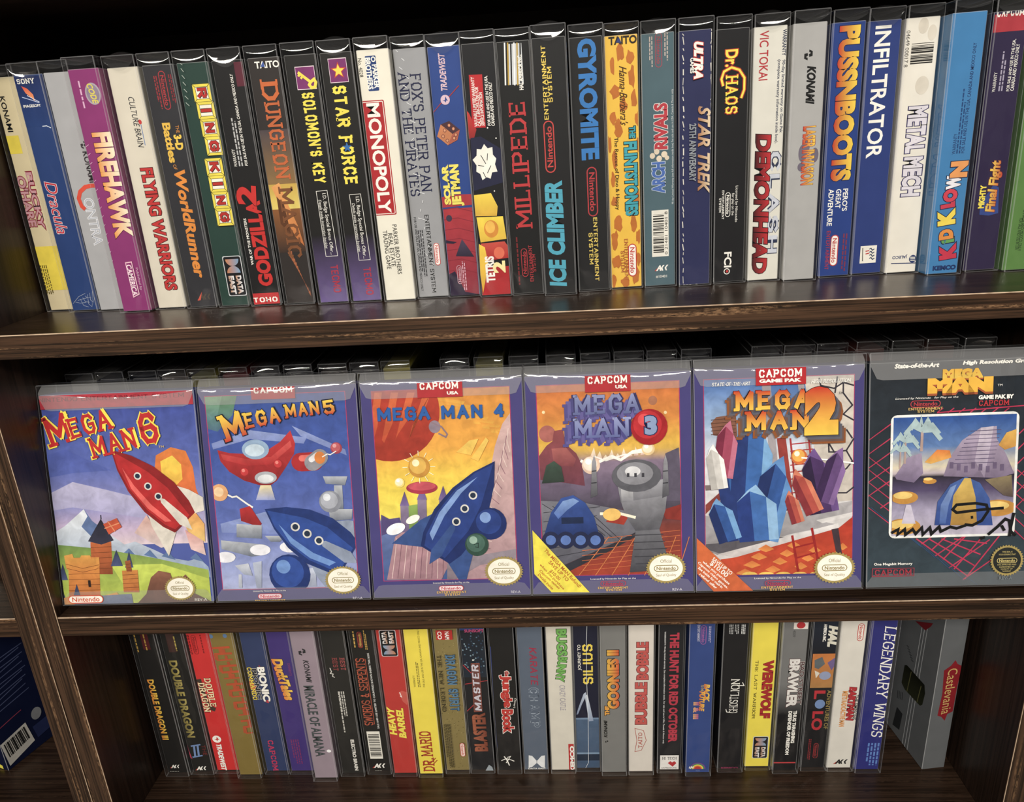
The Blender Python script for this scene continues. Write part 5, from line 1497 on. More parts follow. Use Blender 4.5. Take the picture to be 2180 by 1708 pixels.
t;t;JOURNEY TO;-56;1312;90;286;3.6;f1eee6;o=.01
t;t;SILIUS;17;1235;90;450;10;ecd030;f=t,th=.2
p;a;b4bed0;7c8cac;-102,658 -84,729 -29,901 -8,920 -3,882 -47,780 -86,665
p;a;c8d0dc;8c9cb8;-19,876 7,894 35,727 58,584 16,578
l;w;.4;dfe4ea;18,1654 6,1415 4,996 8,585 1,77 -28,-33
# 482.6 63 -236.22 | 0 0 0 | spine | 24.3 | 787876 | mid-grey sleeved box with orange black-outlined lettering, lower shelf
t;t;THE;-60;747;90;108;4.4;e8a02c;out=1a1410,ow=.5,o=.06
t;t;GOONIES II;0;1099;90;661;11;e8b42c;g=d0502c,out=1a1410,ow=.7,o=.06
ko;m;-68;383;4.2;90;141414
t;m;KONAMI;-76;533;90;201;3.4;141414;o=.04,sh=.2
# 508.3 63.6 -236.22 | 0 0 0 | spine | 24.3 | d6cec4 | white sleeved box with rounded pink-red lettering reading upward, lower shelf
t;t;BUBBLE;1;819;90;486;11;c4524c;out=5c1c20,ow=.5,o=.05
t;t;BOBBLE;12;1299;90;415;11;c4524c;out=5c1c20,ow=.5,o=.05
l;m;.5;b04c40;-57,531 24,504 50,386 4,267 -57,251 -38,387 -57,531
t;m;TAITO;-7;388;90;185;3.8;b04c40;f=r,th=.16
# 535.6 65.8 -236.22 | 0 0 0 | spine | 24.3 | 16171c | black sleeved box with long red capital lettering and white square, lower shelf
t;t;THE HUNT FOR RED OCTOBER;29;961;-90;1246;8.6;b82e44;o=.05
t;s;WARRANTY: 90-day limited warranty. See complete information inside. For sale and use in USA, Canada & Mexico only.;-58;959;-90;1277;2;cfcfcf;o=.02
r;m;-86;5;92;181;0;e8e4e0;-
t;m;HI TECH;5;145;0;142;3.4;2a2a2a;f=r,th=.16
p;m;b8242c;-;-13,87 13,110 29,94 50,110 71,86 35,42
t;m;EXPRESSIONS;1;29;0;142;1.8;2a2a2a;
# 562.1 61.9 -236.22 | 0 0 0 | spine | 24.3 | 2b4484 | blue sleeved box with small rainbow emblem at its foot, lower shelf
n;m;12;1584;-90;20.4;5;a0589c;-;-
t;s;ENTERTAINMENT;-32;1602;-90;175;2.4;c8c4d8;f=t,th=.17
s;s;68;1588;-90;175;2.4;2;b0a8cc
t;t;BACK;60;947;-90;205;5.4;ecc82c;g=d86a2c,o=.06,sh=.2
t;t;TO THE;17;1004;-90;68;2.4;ecc82c;
t;t;FUTURE;17;853;-90;232;5;ecb82c;g=d0602c,o=.06,sh=.2
t;t;II & III;-34;747;-90;197;5;b0508c;g=e0a860,o=.06
p;m;7a3c8c;-;77,52 75,72 67,90 55,106 39,118 21,126 1,128 -18,126 -37,118 -53,106 -65,90 -72,72 -75,52
p;m;2c8a5c;-;66,52 64,69 58,85 47,98 34,108 18,115 1,117 -16,115 -31,108 -45,98 -55,85 -62,69 -64,52
p;m;e8cc2c;-;55,52 53,66 48,79 39,90 28,99 15,104 1,106 -13,104 -26,99 -37,90 -46,79 -51,66 -53,52
p;m;e07c24;-;44,52 43,63 38,74 32,83 23,89 12,94 1,95 -10,94 -20,89 -29,83 -36,74 -40,63 -42,52
p;m;b8282c;-;33,52 32,60 29,68 24,75 17,80 9,83 1,84 -7,83 -15,80 -21,75 -26,68 -30,60 -31,52
t;m;LJN;-58;70;0;50;3;f1eee6;o=.06,sh=.3
t;s;TOYS;2;29;0;37;1.2;8ca0d0;
# 593 66.4 -236.22 | 0 0 0 | spine | 24.3 | 0f0f13 | black sleeved box with thin white serif lettering, left of a yellow box
s;s;-43;1605;-90;102;4;3;b8b8b8
s;s;6;1605;-90;100;4;3;b8b8b8
s;s;64;1603;-90;102;4;3;d8d8d8
t;t;GHOST;12;767;90;188;8;f1eee6;f=r,th=.12
t;t;LION;19;966;90;193;8;f1eee6;f=r,th=.12
l;t;.7;f1eee6;-56,719 -49,687 7,676
l;t;.7;f1eee6;82,1024 98,987 34,988
t;m;KEMCO;6;14;0;162;3;7c2448;o=.06
# 619.7 68.6 -236.22 | 0 0 0 | spine | 24.3 | ead61a | yellow sleeved box with jagged dark red lettering, lower shelf
t;t;WEREWOLF;47;916;-90;658;9.6;a81e1c;o=.06,out=6a1410,ow=.25
t;t;THE LAST WARRIOR;-58;912;-90;662;2.8;3c340c;f=r,th=.14
de;m;25;241;-90;26.5;14.5
# 644.5 64.2 -236.22 | 0 0 0 | spine | 24.3 | 717171 | grey-to-black sleeved box with white block lettering and thin red line
r;a;-108;6;108;660;0;131315;-
r;a;-108;660;108;1000;0;717171;131315
t;t;BRAWLER;17;1020;-90;539;9.4;dcd8d4;out=4a1c20,ow=.5,o=.06
t;t;BAD STREET;87;1022;-90;477;4;4c2c30;o=.02,out=b8b4b0,ow=.25
t;s;THUG THRASHING;58;521;-90;379;3.4;f1eee6;o=.05
t;s;DEFENDER OF FREEDOM;15;449;-90;514;3.4;f1eee6;o=.05
r;a;-102;90;102;104;0;c0383c;-
r;m;-18;1612;106;1680;0;e4dcd4;-
e;m;44;1652;3.8;3.4;0;b8242c;-
t;s;4009;-9;1564;-90;69;2.4;4a4a4a;
# 671.6 67.1 -236.22 | 0 0 0 | spine | 24.3 | 141417 | black sleeved box with orange picture square and red letters, lower shelf
r;a;-108;1260;108;1750;0;182234;0e121c
t;m;HAL;69;1508;-90;232;8;d8d4c4;o=.08,sh=.2
t;m;AMERICA INC.;-1;1544;-90;190;2.8;f1eee6;o=.05
r;a;-88;944;170;1320;0;c8742c;a8783c
p;a;5c6468;-;-69,1252 -3,1286 27,1208 -26,1152 -62,1167
p;a;6c5a8c;-;48,1221 135,1276 150,1177 90,1135
e;a;37;1079;5.2;4.6;0;8e98b8;-
p;a;d8d0c0;-;-60,1138 -11,1109 -42,1052
t;t;L;7;865;-90;96;10;b82430;o=.04
e;t;17;758;4.6;5.2;0;6c88b8;-
t;t;LO;7;565;-90;222;10;b82430;o=.04
t;t;ADVENTURES OF;91;692;-90;447;3.6;9a8440;o=.01
n;m;21;211;-90;18;4.4;9c2c30;-;-
s;s;-39;226;-90;250;3;2;8c262c
# 696.1 66.2 -236.22 | 0 0 0 | spine | 24.3 | d9d4ca | white sleeved box with small red and orange lettering, beside the blue end box
n;m;62;1550;-90;18.6;5.6;c0342c;ece6dc;-
t;t;BARTMAN;53;763;-90;384;6.8;b4242c;out=4a1014,ow=.35,o=.07,sh=.1
t;t;MEETS RADIOACTIVE MAN;-13;705;-90;409;5;d88a2c;o=.04
t;t;THE SIMPSONS;95;723;-90;287;2.8;2c2824;o=.02
ak;m;28;83;13;141414
# 721.2 64.1 -236.22 | 0 0 0 | spine | 24.3 | 272a78 | ultramarine sleeved box with white serif lettering, last of the tight lower row
r;a;-108;1710;108;1750;0;b03048;-
t;t;LEGENDARY WINGS;57;1009;-90;1238;10.4;f1eee6;f=r,th=.13,sh=.18
s;s;43;191;-90;265;12;4;5a82c8
# 90.8 8.5 5.07 | -.2085 0 0 | cover | 24.3 | 4a5aa4 | front-facing box with red top band, snowy mountains and orange brick towers
r;a;-628;1164;628;1660;0;3c4c9c;5868b4
r;a;-628;834;628;1164;0;5868b4;8a8cc4
r;a;-628;636;628;834;0;8a8cc4;c4aecc
r;a;-628;504;628;636;0;c4aecc;d8c4cc
p;a;b8b4d4;a09cc8;-630,957 -442,1040 -176,970 161,874 616,737 618,638 22,742 -467,830 -630,808
p;a;4c5cac;5464b0;-630,1265 -470,1310 -272,1206 -108,1127 -433,1113 -630,1083
p;a;e07c28;d8602c;274,1236 403,1299 522,1265 569,1130 577,959 622,799 459,889 322,992 246,1092
p;a;f2d02c;eeb428;306,1187 408,1232 474,1157 474,1036 420,989 305,1065
p;a;dfe4ea;7c94b8;-630,631 -549,677 -375,813 -318,714 -216,624 -67,507 24,530 190,450 308,385 454,356 543,379 616,302 626,214 -630,243
p;a;5c74a4;-;-375,813 -351,752 -412,667 -346,590 -251,537 -216,624 -318,714
p;a;5c78a8;-;-88,432 -33,475 28,398
p;a;5c78a8;-;86,415 141,458 201,381
p;a;5c78a8;-;234,400 289,443 349,366
p;a;5c78a8;-;469,378 523,421 583,344
p;a;6a8c44;b8c83c;-630,8 -630,519 -259,475 171,388 614,277 612,8
p;a;c4d448;a8b838;-199,334 228,337 613,201 609,8 263,8 -55,52
p;a;c4642c;8c4420;-352,534 -176,536 -193,258 -370,262
l;a;.35;6a3410;-355,489 -179,492
l;a;.35;6a3410;-358,444 -181,447
l;a;.35;6a3410;-361,398 -184,402
l;a;.35;6a3410;-364,353 -187,356
l;a;.35;6a3410;-367,308 -190,311
p;a;20202c;34344a;-242,727 -370,543 -261,512 -153,545
l;a;.8;20202c;-239,724 -238,761
p;a;d88c34;b8621e;-592,8 -557,406 -292,407 -325,8
l;a;.35;6a3410;-561,360 -296,361
l;a;.35;6a3410;-565,314 -299,315
l;a;.35;6a3410;-569,267 -303,269
l;a;.35;6a3410;-574,221 -307,222
l;a;.35;6a3410;-578,174 -311,175
l;a;.35;6a3410;-582,127 -314,129
l;a;.35;6a3410;-586,80 -318,82
l;a;.35;6a3410;-590,33 -322,35
p;a;e0a03c;c8782c;-587,426 -515,441 -507,405 -457,398 -441,426 -365,424 -357,391 -293,400 -294,337 -358,275 -536,273 -581,318
l;a;.35;6a3410;-583,356 -442,315 -297,343
l;a;.35;6a3410;-575,318 -446,283 -316,309
r;a;-410;155;-388;213;0;2c1a14;-
p;a;2c3450;48527c;-608,357 -630,299 -630,219 -580,219
p;a;2c3450;48527c;-140,465 -201,328 -99,328
p;a;2c3450;48527c;-35,450 -81,313 -13,313
p;a;2c3450;48527c;-630,108 -630,28 -611,28
p;a;2c3450;48527c;-509,183 -561,43 -481,44
p;a;d08430;b4642a;-110,288 22,292 16,101 -116,104
l;a;.35;6a3410;-111,251 21,256
l;a;.35;6a3410;-113,215 20,219
l;a;.35;6a3410;-114,178 19,182
l;a;.35;6a3410;-115,141 18,145
p;a;a85c2c;8c4420;-76,369 -31,376 -27,280 -71,281
l;a;.35;6a3410;-74,340 -30,346
l;a;.35;6a3410;-73,310 -28,317
p;a;e0a03c;-;-301,8 -305,76 -175,105 -131,53 -192,8
p;a;8c5a44;5c3a30;-6,8 75,87 128,225 197,281 294,259 320,145 418,244 451,205 465,91 613,11 613,8
p;a;74809c;5c6888;-630,8 -630,68 -51,90 -45,8
p;a;d0882c;-;-630,8 -630,67 -558,88 -544,8
p;a;d8a89c;d0c0c0;32,605 148,751 231,599 344,497 242,474
p;a;d89a94;e0c4c0;456,618 595,527 608,402 489,455
p;a;e08a3c;e8c46c;412,792 514,826 621,663 612,514 479,605
p;a;d8d0c4;-;630,885 630,775 543,752 393,995 519,952
p;a;d8d0c4;-;300,402 382,608 157,784 185,655
p;a;8c1418;-;553,761 514,859 404,1016 245,1151 75,1243 -88,1297 -54,1128 19,949 135,776 278,648 371,598
p;a;b81e22;-;505,740 350,968 196,1108 38,1210 -72,1278 -43,1138 35,964 157,795 297,665 376,625
p;a;e8605a;-;353,694 200,834 73,997 -10,1145 46,973 167,805 299,690
p;a;d8d0c4;-;517,618 483,721 313,879 275,890 281,851 419,663
e;a;264;902;3.1;3.1;0;d8d4cc;-
e;a;264;902;2;2;0;203048;-
e;a;187;988;3.1;3.1;0;d8d4cc;-
e;a;187;988;2;2;0;203048;-
e;a;110;1075;3.1;3.1;0;d8d4cc;-
e;a;110;1075;2;2;0;203048;-
p;a;c8502c;-;-221,686 -103,733 -68,657 -182,598
l;a;.9;e08a5c;-181,710 -129,621
l;a;.9;e08a5c;-213,649 -83,692
r;a;-628;1640;628;1755;0;b62a3c;-
t;s;NINTENDO ENTERTAINMENT SYSTEM;-37;1716;0;1198;3.6;7c1828;f=t,th=.16
t;t;M;-509;1478;14.7;232;25;c01c20;f=r,th=.2,out=f2dc28,ow=1.1
t;t;EGA;-236;1513;12.8;377;17.5;c01c20;f=r,th=.2,out=f2dc28,ow=1.1
t;t;MAN;-61;1350;11.8;406;17.5;c01c20;f=r,th=.2,out=f2dc28,ow=1.1
t;t;6;243;1461;7.2;150;27;c01c20;th=.2,f=t,out=f2dc28,ow=1.2
t;s;TM;334;1309;0;43;1.6;e8c02c;
n;m;-439;54;0;30;7;d05030;efe8dc;-
seal;m;369;131;13.2
t;s;REV-A;535;32;0;103;2.3;e4e0d8;
# 220.8 8.5 5.07 | -.2085 0 0 | cover | 24.3 | 443e7c | front-facing purple-bordered box with mostly blue picture and yellow-to-red slanted title
r;a;-585;100;546;1698;0;b43468;-
r;a;-579;1137;540;1692;0;34509c;4058a8
r;a;-579;661;540;1137;0;4058a8;5a6cb4
r;a;-579;344;540;661;0;5a6cb4;8c98cc
r;a;-579;106;540;344;0;8c98cc;a8b0d8
p;a;5c8c5c;4a6c84;-579,1692 -321,1692 -370,1538 -502,1411 -579,1436
p;a;7ca87c;4c7888;-579,1692 -440,1692 -490,1542 -579,1486
p;a;8c9cd0;7484c0;-560,1317 -237,1414 213,1339 185,1292 -243,1343 -552,1269
p;a;8c9cd0;7484c0;101,1438 514,1234 523,1186 166,1353
p;a;8c9cd0;7484c0;-550,659 -175,747 272,563 515,581 511,520 -93,561 -545,585
p;a;c42c30;8c181c;-517,1262 -422,1235 -278,1224 -132,1237 -5,1311 86,1401 116,1295 100,1211 26,1106 -56,1000 -107,965 -204,968 -322,1008 -436,1084 -501,1171
p;a;d8504c;b02428;-495,1231 -282,1182 -87,1194 79,1320 87,1272 -93,1134 -287,1128 -476,1182
e;a;-208;1258;11;8;0;8ca8c8;-
e;a;-215;1251;8;5;0;c4d8e8;-
e;a;-310;1074;4;4;0;a01c20;-
p;a;c83034;-;-282,1079 -284,1090 -289,1099 -298,1106 -308,1110 -319,1110 -329,1106 -337,1099 -343,1090 -344,1079 -343,1069 -337,1059 -329,1052 -319,1049 -308,1049 -298,1052 -289,1059 -284,1069
p;a;e88078;-;-307,1090 -308,1095 -310,1099 -314,1102 -318,1104 -323,1104 -328,1102 -331,1099 -334,1095 -334,1090 -334,1086 -331,1081 -328,1078 -323,1077 -318,1077 -314,1078 -310,1081 -308,1086
e;a;-32;1132;4;4;0;a01c20;-
p;a;c83034;-;-5,1137 -7,1148 -12,1157 -21,1164 -31,1168 -42,1168 -52,1164 -60,1157 -65,1148 -67,1137 -65,1126 -60,1117 -52,1110 -42,1106 -31,1106 -21,1110 -12,1117 -7,1126
p;a;e88078;-;-30,1148 -31,1152 -33,1156 -37,1160 -41,1161 -46,1161 -50,1160 -54,1156 -56,1152 -57,1148 -56,1143 -54,1139 -50,1136 -46,1134 -41,1134 -37,1136 -33,1139 -31,1143
e;a;-144;1027;9;5;0;a8acb4;-
e;a;-145;1019;6.5;3.4;0;d8dce0;-
p;a;e8d8a0;8c98cc;-192,967 -107,965 -81,842 -239,847
p;a;a81e22;-;259,1071 287,1078 311,1095 327,1119 332,1148 326,1177 309,1201 284,1216 255,1221 147,1219 119,1213 95,1196 79,1171 74,1142 80,1114 97,1090 122,1074 151,1069
p;a;e06a60;-;244,1151 253,1153 261,1158 267,1167 268,1177 266,1186 261,1195 252,1200 242,1202 161,1200 152,1198 143,1192 138,1183 136,1174 138,1164 144,1156 153,1150 162,1149
p;a;8c8c94;-;346,1128 363,1147 372,1170 371,1196 360,1219 342,1236 318,1245 293,1244 270,1233 206,1187 189,1169 180,1145 181,1120 192,1097 210,1079 234,1071 259,1072 282,1082
p;a;d8d8dc;-;297,1178 303,1184 306,1193 306,1201 302,1209 296,1215 288,1218 279,1218 272,1214 224,1180 218,1173 215,1165 215,1157 219,1149 225,1143 233,1140 242,1140 250,1144
e;a;307;1175;4.4;5;0;d87c2c;-
e;a;444;1248;4.6;4.6;0;a83c4c;-
p;a;c85c64;-;476,1254 474,1266 467,1277 458,1285 446,1289 434,1289 422,1285 412,1277 406,1266 404,1254 406,1242 412,1231 422,1223 434,1219 446,1219 458,1223 467,1231 474,1242
p;a;e8a0a0;-;447,1266 446,1272 443,1276 439,1280 434,1282 428,1282 423,1280 419,1276 417,1272 416,1266 417,1261 419,1256 423,1253 428,1251 434,1251 439,1253 443,1256 446,1261
l;a;.8;f1eee6;326,1180 369,1203 392,1196 442,1224
l;a;1.4;f1eee6;-501,916 -431,877 -394,882 -315,819 -269,787
p;a;b82428;8c1c20;-379,778 -292,800 -208,650 -234,626 -376,679
p;a;e0a46c;-;-461,917 -465,938 -475,958 -490,973 -510,983 -531,987 -553,983 -573,973 -579,967 -579,867 -573,860 -553,850 -531,847 -510,850 -490,860 -475,876 -465,895
p;a;f0cc9c;-;-497,923 -499,935 -505,947 -513,955 -525,961 -537,963 -549,961 -560,955 -569,947 -575,935 -577,923 -575,911 -569,900 -560,891 -549,885 -537,883 -525,885 -513,891 -505,900 -499,911
p;a;b4b8c0;6c7484;-415,656 -209,638 -219,527 -425,545
p;a;b4b8c0;6c7484;-557,523 -198,477 -206,390 -317,380 -558,449
p;a;b4b8c0;6c7484;320,1024 517,1018 493,946 339,963
p;a;b4b8c0;6c7484;347,757 539,751 527,666 352,659
p;a;b4b8c0;6c7484;404,949 470,947 467,753 395,755
p;a;b4b8c0;6c7484;-192,551 -21,546 -74,498 -147,500
p;a;888c98;-;454,817 449,845 437,870 417,890 392,903 364,907 336,903 311,890 291,870 278,845 274,817 278,789 291,764 311,744 336,732 364,727 392,732 417,744 437,764 449,789
p;a;a8acb8;-;426,829 422,853 409,874 391,890 368,898 343,898 320,890 302,874 290,853 285,829 290,805 302,784 320,768 343,760 368,760 391,768 409,784 422,805
p;a;d8dce4;-;369,853 367,864 362,873 354,880 344,883 333,883 323,880 315,873 310,864 308,853 310,843 315,833 323,827 333,823 344,823 354,827 362,833 367,843
p;a;e8e8f0;-;-448,380 -453,394 -465,407 -483,417 -507,423 -533,426 -560,423 -579,418 -579,341 -560,336 -533,334 -507,336 -483,342 -465,352 -453,365
p;a;e8e8f0;-;-154,434 -158,449 -170,461 -189,472 -213,478 -239,480 -265,478 -289,472 -308,461 -320,449 -324,434 -320,420 -308,407 -289,397 -265,391 -239,388 -213,391 -189,397 -170,407 -158,420
p;a;e8e8f0;-;93,453 88,467 76,480 57,490 34,497 8,499 -19,497 -42,490 -61,480 -73,467 -77,453 -73,439 -61,426 -42,416 -19,409 8,407 34,409 57,416 76,426 88,439
p;a;c4c8d4;8c94a8;-460,309 -347,325 -320,218 -393,232
p;a;c4c8d4;a0a8b8;-436,233 -411,233 -415,119 -446,120
p;a;b0b8cc;98a0b8;-310,330 -235,341 -255,116 -298,117
p;a;c0c8dc;98a0b8;139,269 201,280 201,118 139,119
p;a;8c98b0;-;540,655 540,477 367,655 502,662
p;a;8c98b0;-;275,106 388,106 415,237 157,329 207,203
p;a;1c3474;-;540,432 540,517 512,561 375,681 191,758 3,784 -173,772 -111,607 -9,447 136,311 302,236 405,222
p;a;2a4c9c;-;521,430 327,607 148,691 -30,732 -153,759 -102,621 5,469 155,341 319,262 406,253
p;a;6c94d4;-;373,316 194,400 38,521 -69,643 15,484 165,356 318,289
p;a;8c98b0;-;540,306 540,328 501,401 303,497 262,492 274,453 444,312
e;a;249;500;3.7;3.7;0;d8d4cc;-
e;a;249;500;2.4;2.4;0;203048;-
e;a;157;560;3.7;3.7;0;d8d4cc;-
e;a;157;560;2.4;2.4;0;203048;-
e;a;65;619;3.7;3.7;0;d8d4cc;-
e;a;65;619;2.4;2.4;0;203048;-
p;a;1c3474;-;158,223 150,276 126,323 88,361 41,385 -12,393 -64,385 -111,361 -149,323 -173,276 -182,223 -173,170 -149,123 -132,106 109,106 126,123 150,170
p;a;2a4c9c;-;106,245 98,290 75,330 39,360 -4,376 -50,376 -93,360 -129,330 -152,290 -160,245 -152,200 -129,160 -93,130 -50,115 -4,115 39,130 75,160 98,200
p;a;6c94d4;-;-1,291 -5,311 -15,328 -30,341 -49,348 -69,348 -88,341 -103,328 -113,311 -117,291 -113,271 -103,254 -88,241 -69,234 -49,234 -30,241 -15,254 -5,271
r;m;-200;1656;151;1762;0;b4242c;-
t;m;CAPCOM;-23;1730;0;309;5.6;f1eee6;f=r,th=.24
t;t;M;-377;1455;15.9;193;22;f0cc24;g=c82c20,f=r,th=.24,out=141428,ow=.9
t;t;EGA;-132;1510;8.9;300;13.5;f0cc24;g=c82c20,f=r,th=.24,out=141428,ow=.9
t;t;MAN;194;1565;5.1;281;11.5;f0cc24;g=c82c20,f=r,th=.24,out=141428,ow=.9
t;t;5;412;1575;5.4;90;11.5;f0cc24;g=c82c20,f=r,th=.24,out=141428,ow=.9
n;m;-189;47;0;20;4.4;c03440;e0c8d0;-
t;s;Licensed by Nintendo for Play on the;-189;91;0;271;1.7;f1eee6;
t;s;ENTERTAINMENT;-189;10;0;250;1.9;e0b050;f=t,th=.2
t;s;SYSTEM;-186;-12;0;129;1.9;e0b050;f=t,th=.2
t;s;REV-A;532;15;0;79;2.1;d8d4e0;
seal;m;422;169;15
# 350.4 8.5 5.07 | -.2085 0 0 | cover | 24.3 | 443e7c | front-facing purple-bordered box with orange sky, red planet and plain blue lettering
r;a;-548;144;537;1689;0;b43468;-
r;a;-542;1223;531;1683;0;d88820;e8a428
r;a;-542;917;531;1223;0;e8a428;eed02c
r;a;-542;671;531;917;0;eed02c;f0dc3c
r;a;-542;641;531;671;0;f0dc3c;6878b0
r;a;-542;150;531;641;0;6878b0;3c5890
p;a;e0901c;e8b030;-111,1638 187,1580 162,1546 -91,1590
p;a;e0901c;e8b030;-44,1600 232,1548 207,1514 -23,1553
p;a;e0901c;e8b030;24,1563 277,1516 252,1482 45,1515
p;a;e0901c;e8b030;92,1525 321,1484 297,1450 112,1478
p;a;e0901c;e8b030;159,1488 366,1452 341,1418 180,1440
p;a;e0901c;e8b030;227,1450 411,1421 386,1386 248,1403
p;a;e0901c;e8b030;295,1413 456,1389 431,1354 316,1365
p;a;e0901c;e8b030;363,1375 501,1357 476,1322 383,1328
p;a;e0901c;e8b030;430,1338 531,1326 531,1305 521,1290 451,1290
p;a;b8341c;a02c18;-16,1526 -21,1589 -36,1650 -50,1683 -542,1683 -542,1147 -540,1146 -479,1131 -416,1126 -354,1131 -293,1146 -235,1170 -181,1203 -133,1243 -93,1291 -60,1345 -36,1403 -21,1464
p;a;d8642c;c04824;-542,1551 -518,1676 -459,1674 -513,1406 -542,1325
p;a;d8642c;c04824;-389,1671 -331,1669 -393,1426 -468,1275 -484,1299
p;a;d8642c;c04824;-261,1666 -203,1664 -275,1445 -352,1342 -378,1295
p;a;d8642c;c04824;-133,1662 -75,1659 -157,1464 -236,1408 -273,1292
e;a;-62;1390;4.6;5;0;8c7c8c;-
l;a;1.2;8c7480;-89,1427 -9,1389 34,1328 21,1305 -35,1337
p;a;d0aca8;b08c94;531,150 531,1474 529,1475 468,1395 402,1222 358,1034 316,892 286,749 303,628 109,536 40,343 -24,270 39,150
l;a;.5;e4ccc4;512,1359 497,1265 515,1171
l;a;.5;8c6070;496,1301 477,1200 501,1112
l;a;.5;e4ccc4;479,1243 458,1135 487,1053
l;a;.5;8c6070;463,1184 439,1069 473,995
l;a;.5;e4ccc4;446,1126 419,1003 458,936
l;a;.5;8c6070;429,1067 400,937 444,876
l;a;.5;e4ccc4;413,1008 381,871 430,817
l;a;.5;8c6070;396,949 361,805 415,757
l;a;.5;e4ccc4;379,890 341,738 401,698
l;a;.5;8c6070;362,831 322,671 386,638
l;a;.5;e4ccc4;345,771 302,604 372,578
l;a;.5;8c6070;328,712 282,537 357,518
l;a;.5;e4ccc4;311,652 262,469 342,457
l;a;.5;8c6070;294,592 242,401 328,397
p;a;b88c94;a07884;-154,150 -518,159 -429,514 -354,561 -152,543 -13,479 43,404 -25,246 -78,150
l;a;.5;dcc0bc;-417,502 -438,367 -475,170
l;a;.5;7c5464;-375,491 -395,366 -429,169
l;a;.5;dcc0bc;-332,480 -352,365 -383,168
l;a;.5;7c5464;-290,469 -308,364 -337,167
l;a;.5;dcc0bc;-248,458 -265,363 -292,166
l;a;.5;7c5464;-205,447 -222,362 -246,165
l;a;.5;dcc0bc;-163,436 -179,361 -200,163
l;a;.5;7c5464;-120,425 -136,359 -155,162
l;a;.5;dcc0bc;-78,414 -93,358 -109,161
l;a;.5;7c5464;-36,403 -50,357 -64,160
p;a;988c98;80707c;-31,150 -23,283 194,339 531,390 531,316 238,264 37,150
p;a;8c7c98;6c5c84;-371,768 -305,766 -311,548 -377,550
p;a;5c4878;7c68a0;-375,768 -331,882 -300,766
p;a;8c7c98;6c5c84;-231,813 -160,810 -168,544 -240,546
p;a;5c4878;7c68a0;-236,813 -189,926 -155,810
p;a;8c7c98;6c5c84;-59,807 5,806 2,612 -63,614
p;a;5c4878;7c68a0;-64,808 -21,920 10,805
p;a;8c7c98;6c5c84;11,685 58,683 57,538 10,539
p;a;5c4878;7c68a0;6,685 41,798 63,683
p;a;8cac4c;6c8c3c;-305,766 -233,776 -239,582 -311,572
p;a;94b444;6c8c3c;-119,700 -1,685 -32,565 -120,579
p;a;54487c;-;-530,700 -467,662 -383,672 -376,586 -536,529
e;a;-190;908;12.5;5;0;a82c44;-
e;a;-189;920;11;3.4;0;c84c5c;-
e;a;-203;1076;8.4;8.4;0;c88c20;-
p;a;e0b040;-;-145,1086 -149,1109 -161,1129 -178,1143 -200,1151 -222,1151 -244,1143 -261,1129 -273,1109 -276,1086 -273,1064 -261,1044 -244,1030 -222,1022 -200,1022 -178,1030 -161,1044 -149,1064
p;a;f8f0c0;-;-198,1109 -200,1119 -205,1127 -213,1134 -222,1137 -232,1137 -241,1134 -249,1127 -254,1119 -255,1109 -254,1099 -249,1091 -241,1084 -232,1081 -222,1081 -213,1084 -205,1091 -200,1099
e;a;-365;955;4;4;0;f0d86c;-
p;a;f8ecc0;-;-337,960 -339,971 -344,980 -353,987 -363,991 -374,991 -384,987 -392,980 -398,971 -399,960 -398,949 -392,940 -384,933 -374,929 -363,929 -353,933 -344,940 -339,949
p;a;ffffff;-;-362,971 -363,976 -365,980 -369,983 -373,984 -378,984 -383,983 -386,980 -389,976 -389,971 -389,966 -386,962 -383,959 -378,958 -373,958 -369,959 -365,962 -363,966
l;a;.5;fbf4cc;-113,1076 -73,1076
l;a;.5;fbf4cc;-125,1121 -91,1141
l;a;.5;fbf4cc;-158,1153 -138,1188
l;a;.5;fbf4cc;-203,1166 -203,1206
l;a;.5;fbf4cc;-248,1153 -268,1188
l;a;.5;fbf4cc;-281,1121 -316,1141
l;a;.5;fbf4cc;-293,1076 -333,1076
l;a;.5;fbf4cc;-281,1031 -316,1011
l;a;.5;fbf4cc;-248,998 -268,963
l;a;.5;fbf4cc;-203,986 -203,946
l;a;.5;fbf4cc;-158,998 -138,963
l;a;.5;fbf4cc;-125,1031 -91,1011
p;a;f0c84c;e8b83c;97,1185 206,1275 277,1285 212,1157
p;a;f0c84c;e8b83c;211,1133 335,1294 357,1270 268,1108
p;a;33508c;-;126,150 63,150 -16,291 204,513 192,368
p;a;33508c;-;-456,462 -214,427 -86,712 -217,648
p;a;182c68;-;-3,282 92,349 229,506 330,711 383,915 396,1104 225,1024 53,901 -101,733 -199,548 -227,436
p;a;243f88;-;-39,329 163,552 271,751 337,947 381,1081 238,1015 73,887 -74,715 -175,532 -197,437
p;a;7c9cd4;-;-130,479 -22,678 119,856 254,982 86,878 -61,706 -149,536
p;a;33508c;-;-166,284 -65,347 58,569 59,612 19,596 -144,401
e;a;69;627;3.4;3.4;0;d8d4cc;-
e;a;69;627;2.2;2.2;0;203048;-
e;a;141;731;3.4;3.4;0;d8d4cc;-
e;a;141;731;2.2;2.2;0;203048;-
e;a;212;836;3.4;3.4;0;d8d4cc;-
e;a;212;836;2.2;2.2;0;203048;-
p;a;182c68;-;467,603 461,643 443,679 414,708 378,727 337,733 297,727 261,708 232,679 214,643 207,603 214,563 232,527 261,498 297,479 337,473 378,479 414,498 443,527 461,563
p;a;243f88;-;427,620 421,654 403,685 376,708 343,720 308,720 275,708 248,685 230,654 224,620 230,585 248,555 275,532 308,520 343,520 376,532 403,555 421,585
